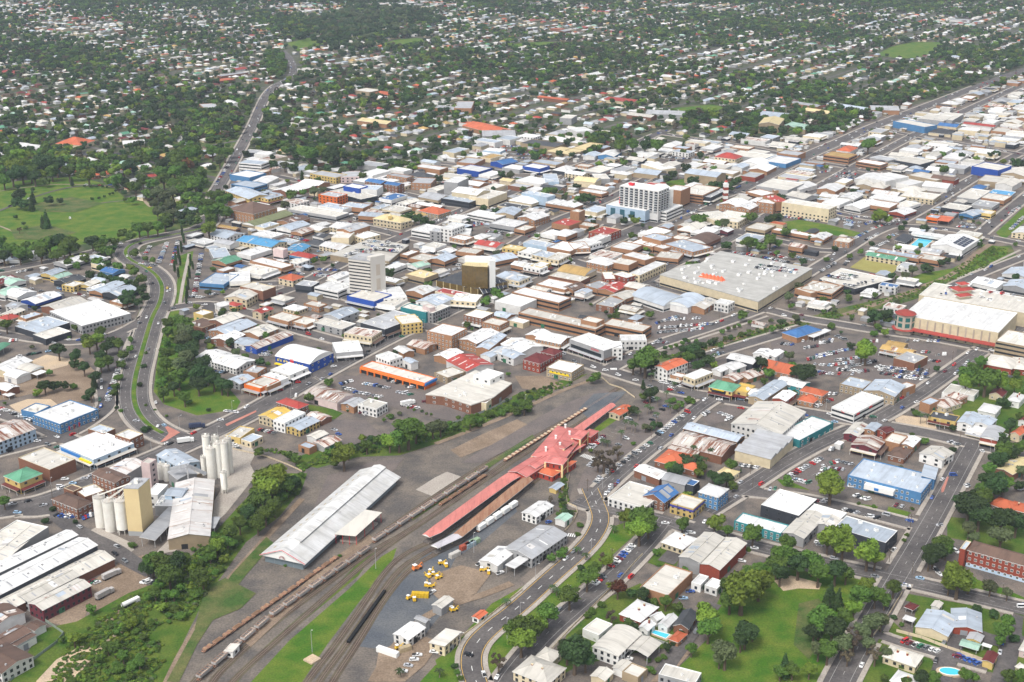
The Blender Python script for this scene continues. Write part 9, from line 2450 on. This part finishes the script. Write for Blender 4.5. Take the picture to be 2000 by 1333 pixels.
# ------------------------------------------------------------ poles and lamps
def pole_meshes():
 a = MB(); a.cyl(0, 0, 0, .16, 9, M_trunk, 6, r2=.11); b = MB(); b.box(0, 0, 8.2, 2.4, .14, .14, M_trunk); b.box(0, 0, 7.4, 1.8, .14, .14, M_trunk)
 for x in (-1, -.5, .5, 1): b.cyl(x, 0, 8.34, .06, .2, M_white, 6)
 c = MB(); c.cyl(0, 0, 0, .12, 9.5, M_steel, 6, r2=.07); d = MB(); d.bar((0, 0, 9.4), (1.8, 0, 9.9), .09, M_steel); e = MB(); e.box(2.0, 0, 9.82, .8, .3, .12, M_white)
 return [mk(n, q.v, q.f, q.mats, q.m) for n, q in (('pole', a), ('crossarm', b), ('column', c), ('arm', d), ('lamp_head', e))]
PM = pole_meshes(); npole = 0
for nm, w, P in ROADPTS:
 if nm in ('park_lane', 'lane', 'school_street', 'mill_lane'): continue
 A = np.array(P); s = 0; nxt = 15; lamp = nm in ('main_street', 'parkway', 'boulevard', 'mall_street', 'station_cross_street')
 for a, b in zip(A[:-1], A[1:]):
  L = np.linalg.norm(b - a); t = (b - a) / (L + 1e-9); n = np.array([-t[1], t[0]])
  while nxt < s + L:
   c = a + t * (nxt - s) + n * (w / 2 + 1.2) * (1 if int(nxt / 38) % 2 or not lamp else -1); px, py = pj(*c); nxt += 38 if lamp else 46
   if not (0 < px < 2000 and 560 < py < 1330) or cellbits(*c) & 1: continue
   an = math.atan2(t[1], t[0])
   if lamp: o = bpy.data.objects.new('street_lamp', None); COL.objects.link(o); ob('column', PM[2], o); ob('arm', PM[3], o); ob('lamp_head', PM[4], o); tag(o, cat='street lamp', group='street lamps along the main roads'); o.rotation_euler = (0, 0, an - math.pi / 2)
   else: o = bpy.data.objects.new('power_pole', None); COL.objects.link(o); ob('pole', PM[0], o); ob('crossarm', PM[1], o); tag(o, cat='power pole', group='timber power poles along the streets'); o.rotation_euler = (0, 0, an + math.pi / 2)
   o.location = (*c, 0); npole += 1; pend(o, 'grey curved-arm street lamp' if lamp else 'timber power pole with two crossarms', *c)
  s += L
for t, x, y, lb in (('B', 780, 595, 'tall pale floodlight mast on grass between the rail tracks'), ('B', 366, 1140, 'slim mast on the rail grass beside the square tan platform'), ('B', 1418, 490, 'slim mast beside the coloured shipping containers'), ('B', 552, 310, 'slim pole rising over the goods shed roof edge'), ('B', 1635, 1060, 'tall pole on the boulevard verge lawn'), ('G', 85, 680, 'white lamp pole on the embankment above the empty yard')):
 c = gp(*T(t, x, y)); o = bpy.data.objects.new('light_mast', None); COL.objects.link(o); o.location = (*c, 0); tag(o, lb, 'light mast'); k = ob('column', PM[2], o, (0, 0, 0), 0, (1.3, 1.3, 1.3)); ob('lamp_head', PM[4], o, (-1.5, 0, 2.8))
for (lx, ly, ph) in ((1500, 70, 'the far sports oval'), (900, 110, 'the far playing field'), (560, 130, 'the far end of the parkway'), (250, 110, 'the upper left suburb'), (120, 220, 'the suburb beyond the park'), (100, 400, 'the big park lawn'), (360, 470, 'the parkway junction'), (300, 640, 'the dual carriageway'), (285, 790, 'the big parkway bend'),
                     (1560, 1220, 'the town park lawn'), (1750, 980, 'the verge by the blue store'), (1000, 1250, 'the boulevard verge lawn'), (1230, 1100, 'the palm avenue'), (1220, 830, 'the station forecourt'), (1340, 630, 'the big car park by the creek'), (1650, 715, 'the great car park'), (640, 790, 'the shopping strip car park'), (720, 880, 'the grass bank'), (480, 1100, 'the green embankment'),
                     (330, 1180, 'the scrubby slope'), (1780, 560, 'the creek lawn'), (1710, 520, 'the bowling green'), (1330, 720, 'the creek trees'), (1450, 240, 'the far main road'), (1700, 170, 'the upper right suburb'), (1150, 150, 'the upper middle suburb'), (700, 200, 'the middle left suburb'), (1950, 480, 'the far right junction'), (1850, 840, 'the playground'), (1900, 1100, 'the hospital lawn'),
                     (1650, 1260, 'the lower park trees'), (600, 490, 'the railway clubs block'), (1060, 240, 'the middle suburb'), (430, 560, 'the avenue of cypresses'), (60, 620, 'the left industrial estate'), (1130, 1290, 'the big dark garden tree'), (1570, 440, 'the grass lot'), (840, 250, 'the tree belt above the office blocks'), (1900, 300, 'the far right sheds')):
 LANDMARKS.append((lx, ly, ph))
resolve_labels()
HAZE = 0.00005
# ------------------------------------------------------------ haze between camera and the far suburbs
hm = bpy.data.materials.new('haze'); hm.use_nodes = True; n = hm.node_tree.nodes; n.remove(n['Principled BSDF'])
v = n.new('ShaderNodeVolumePrincipled'); v.inputs['Color'].default_value = (.70, .82, 1.0, 1); v.inputs['Density'].default_value = HAZE; v.inputs['Anisotropy'].default_value = 0.0
hm.node_tree.links.new(v.outputs[0], n['Material Output'].inputs['Volume'])
mb = MB(); mb.prism([(-31000, -3500), (31000, -3500), (31000, 46000), (-31000, 46000)], -1.2, 372, hm, bottom=True)
o = mb.build('haze'); tag(o, 'pale blue haze over the whole town', 'haze', kind='stuff')
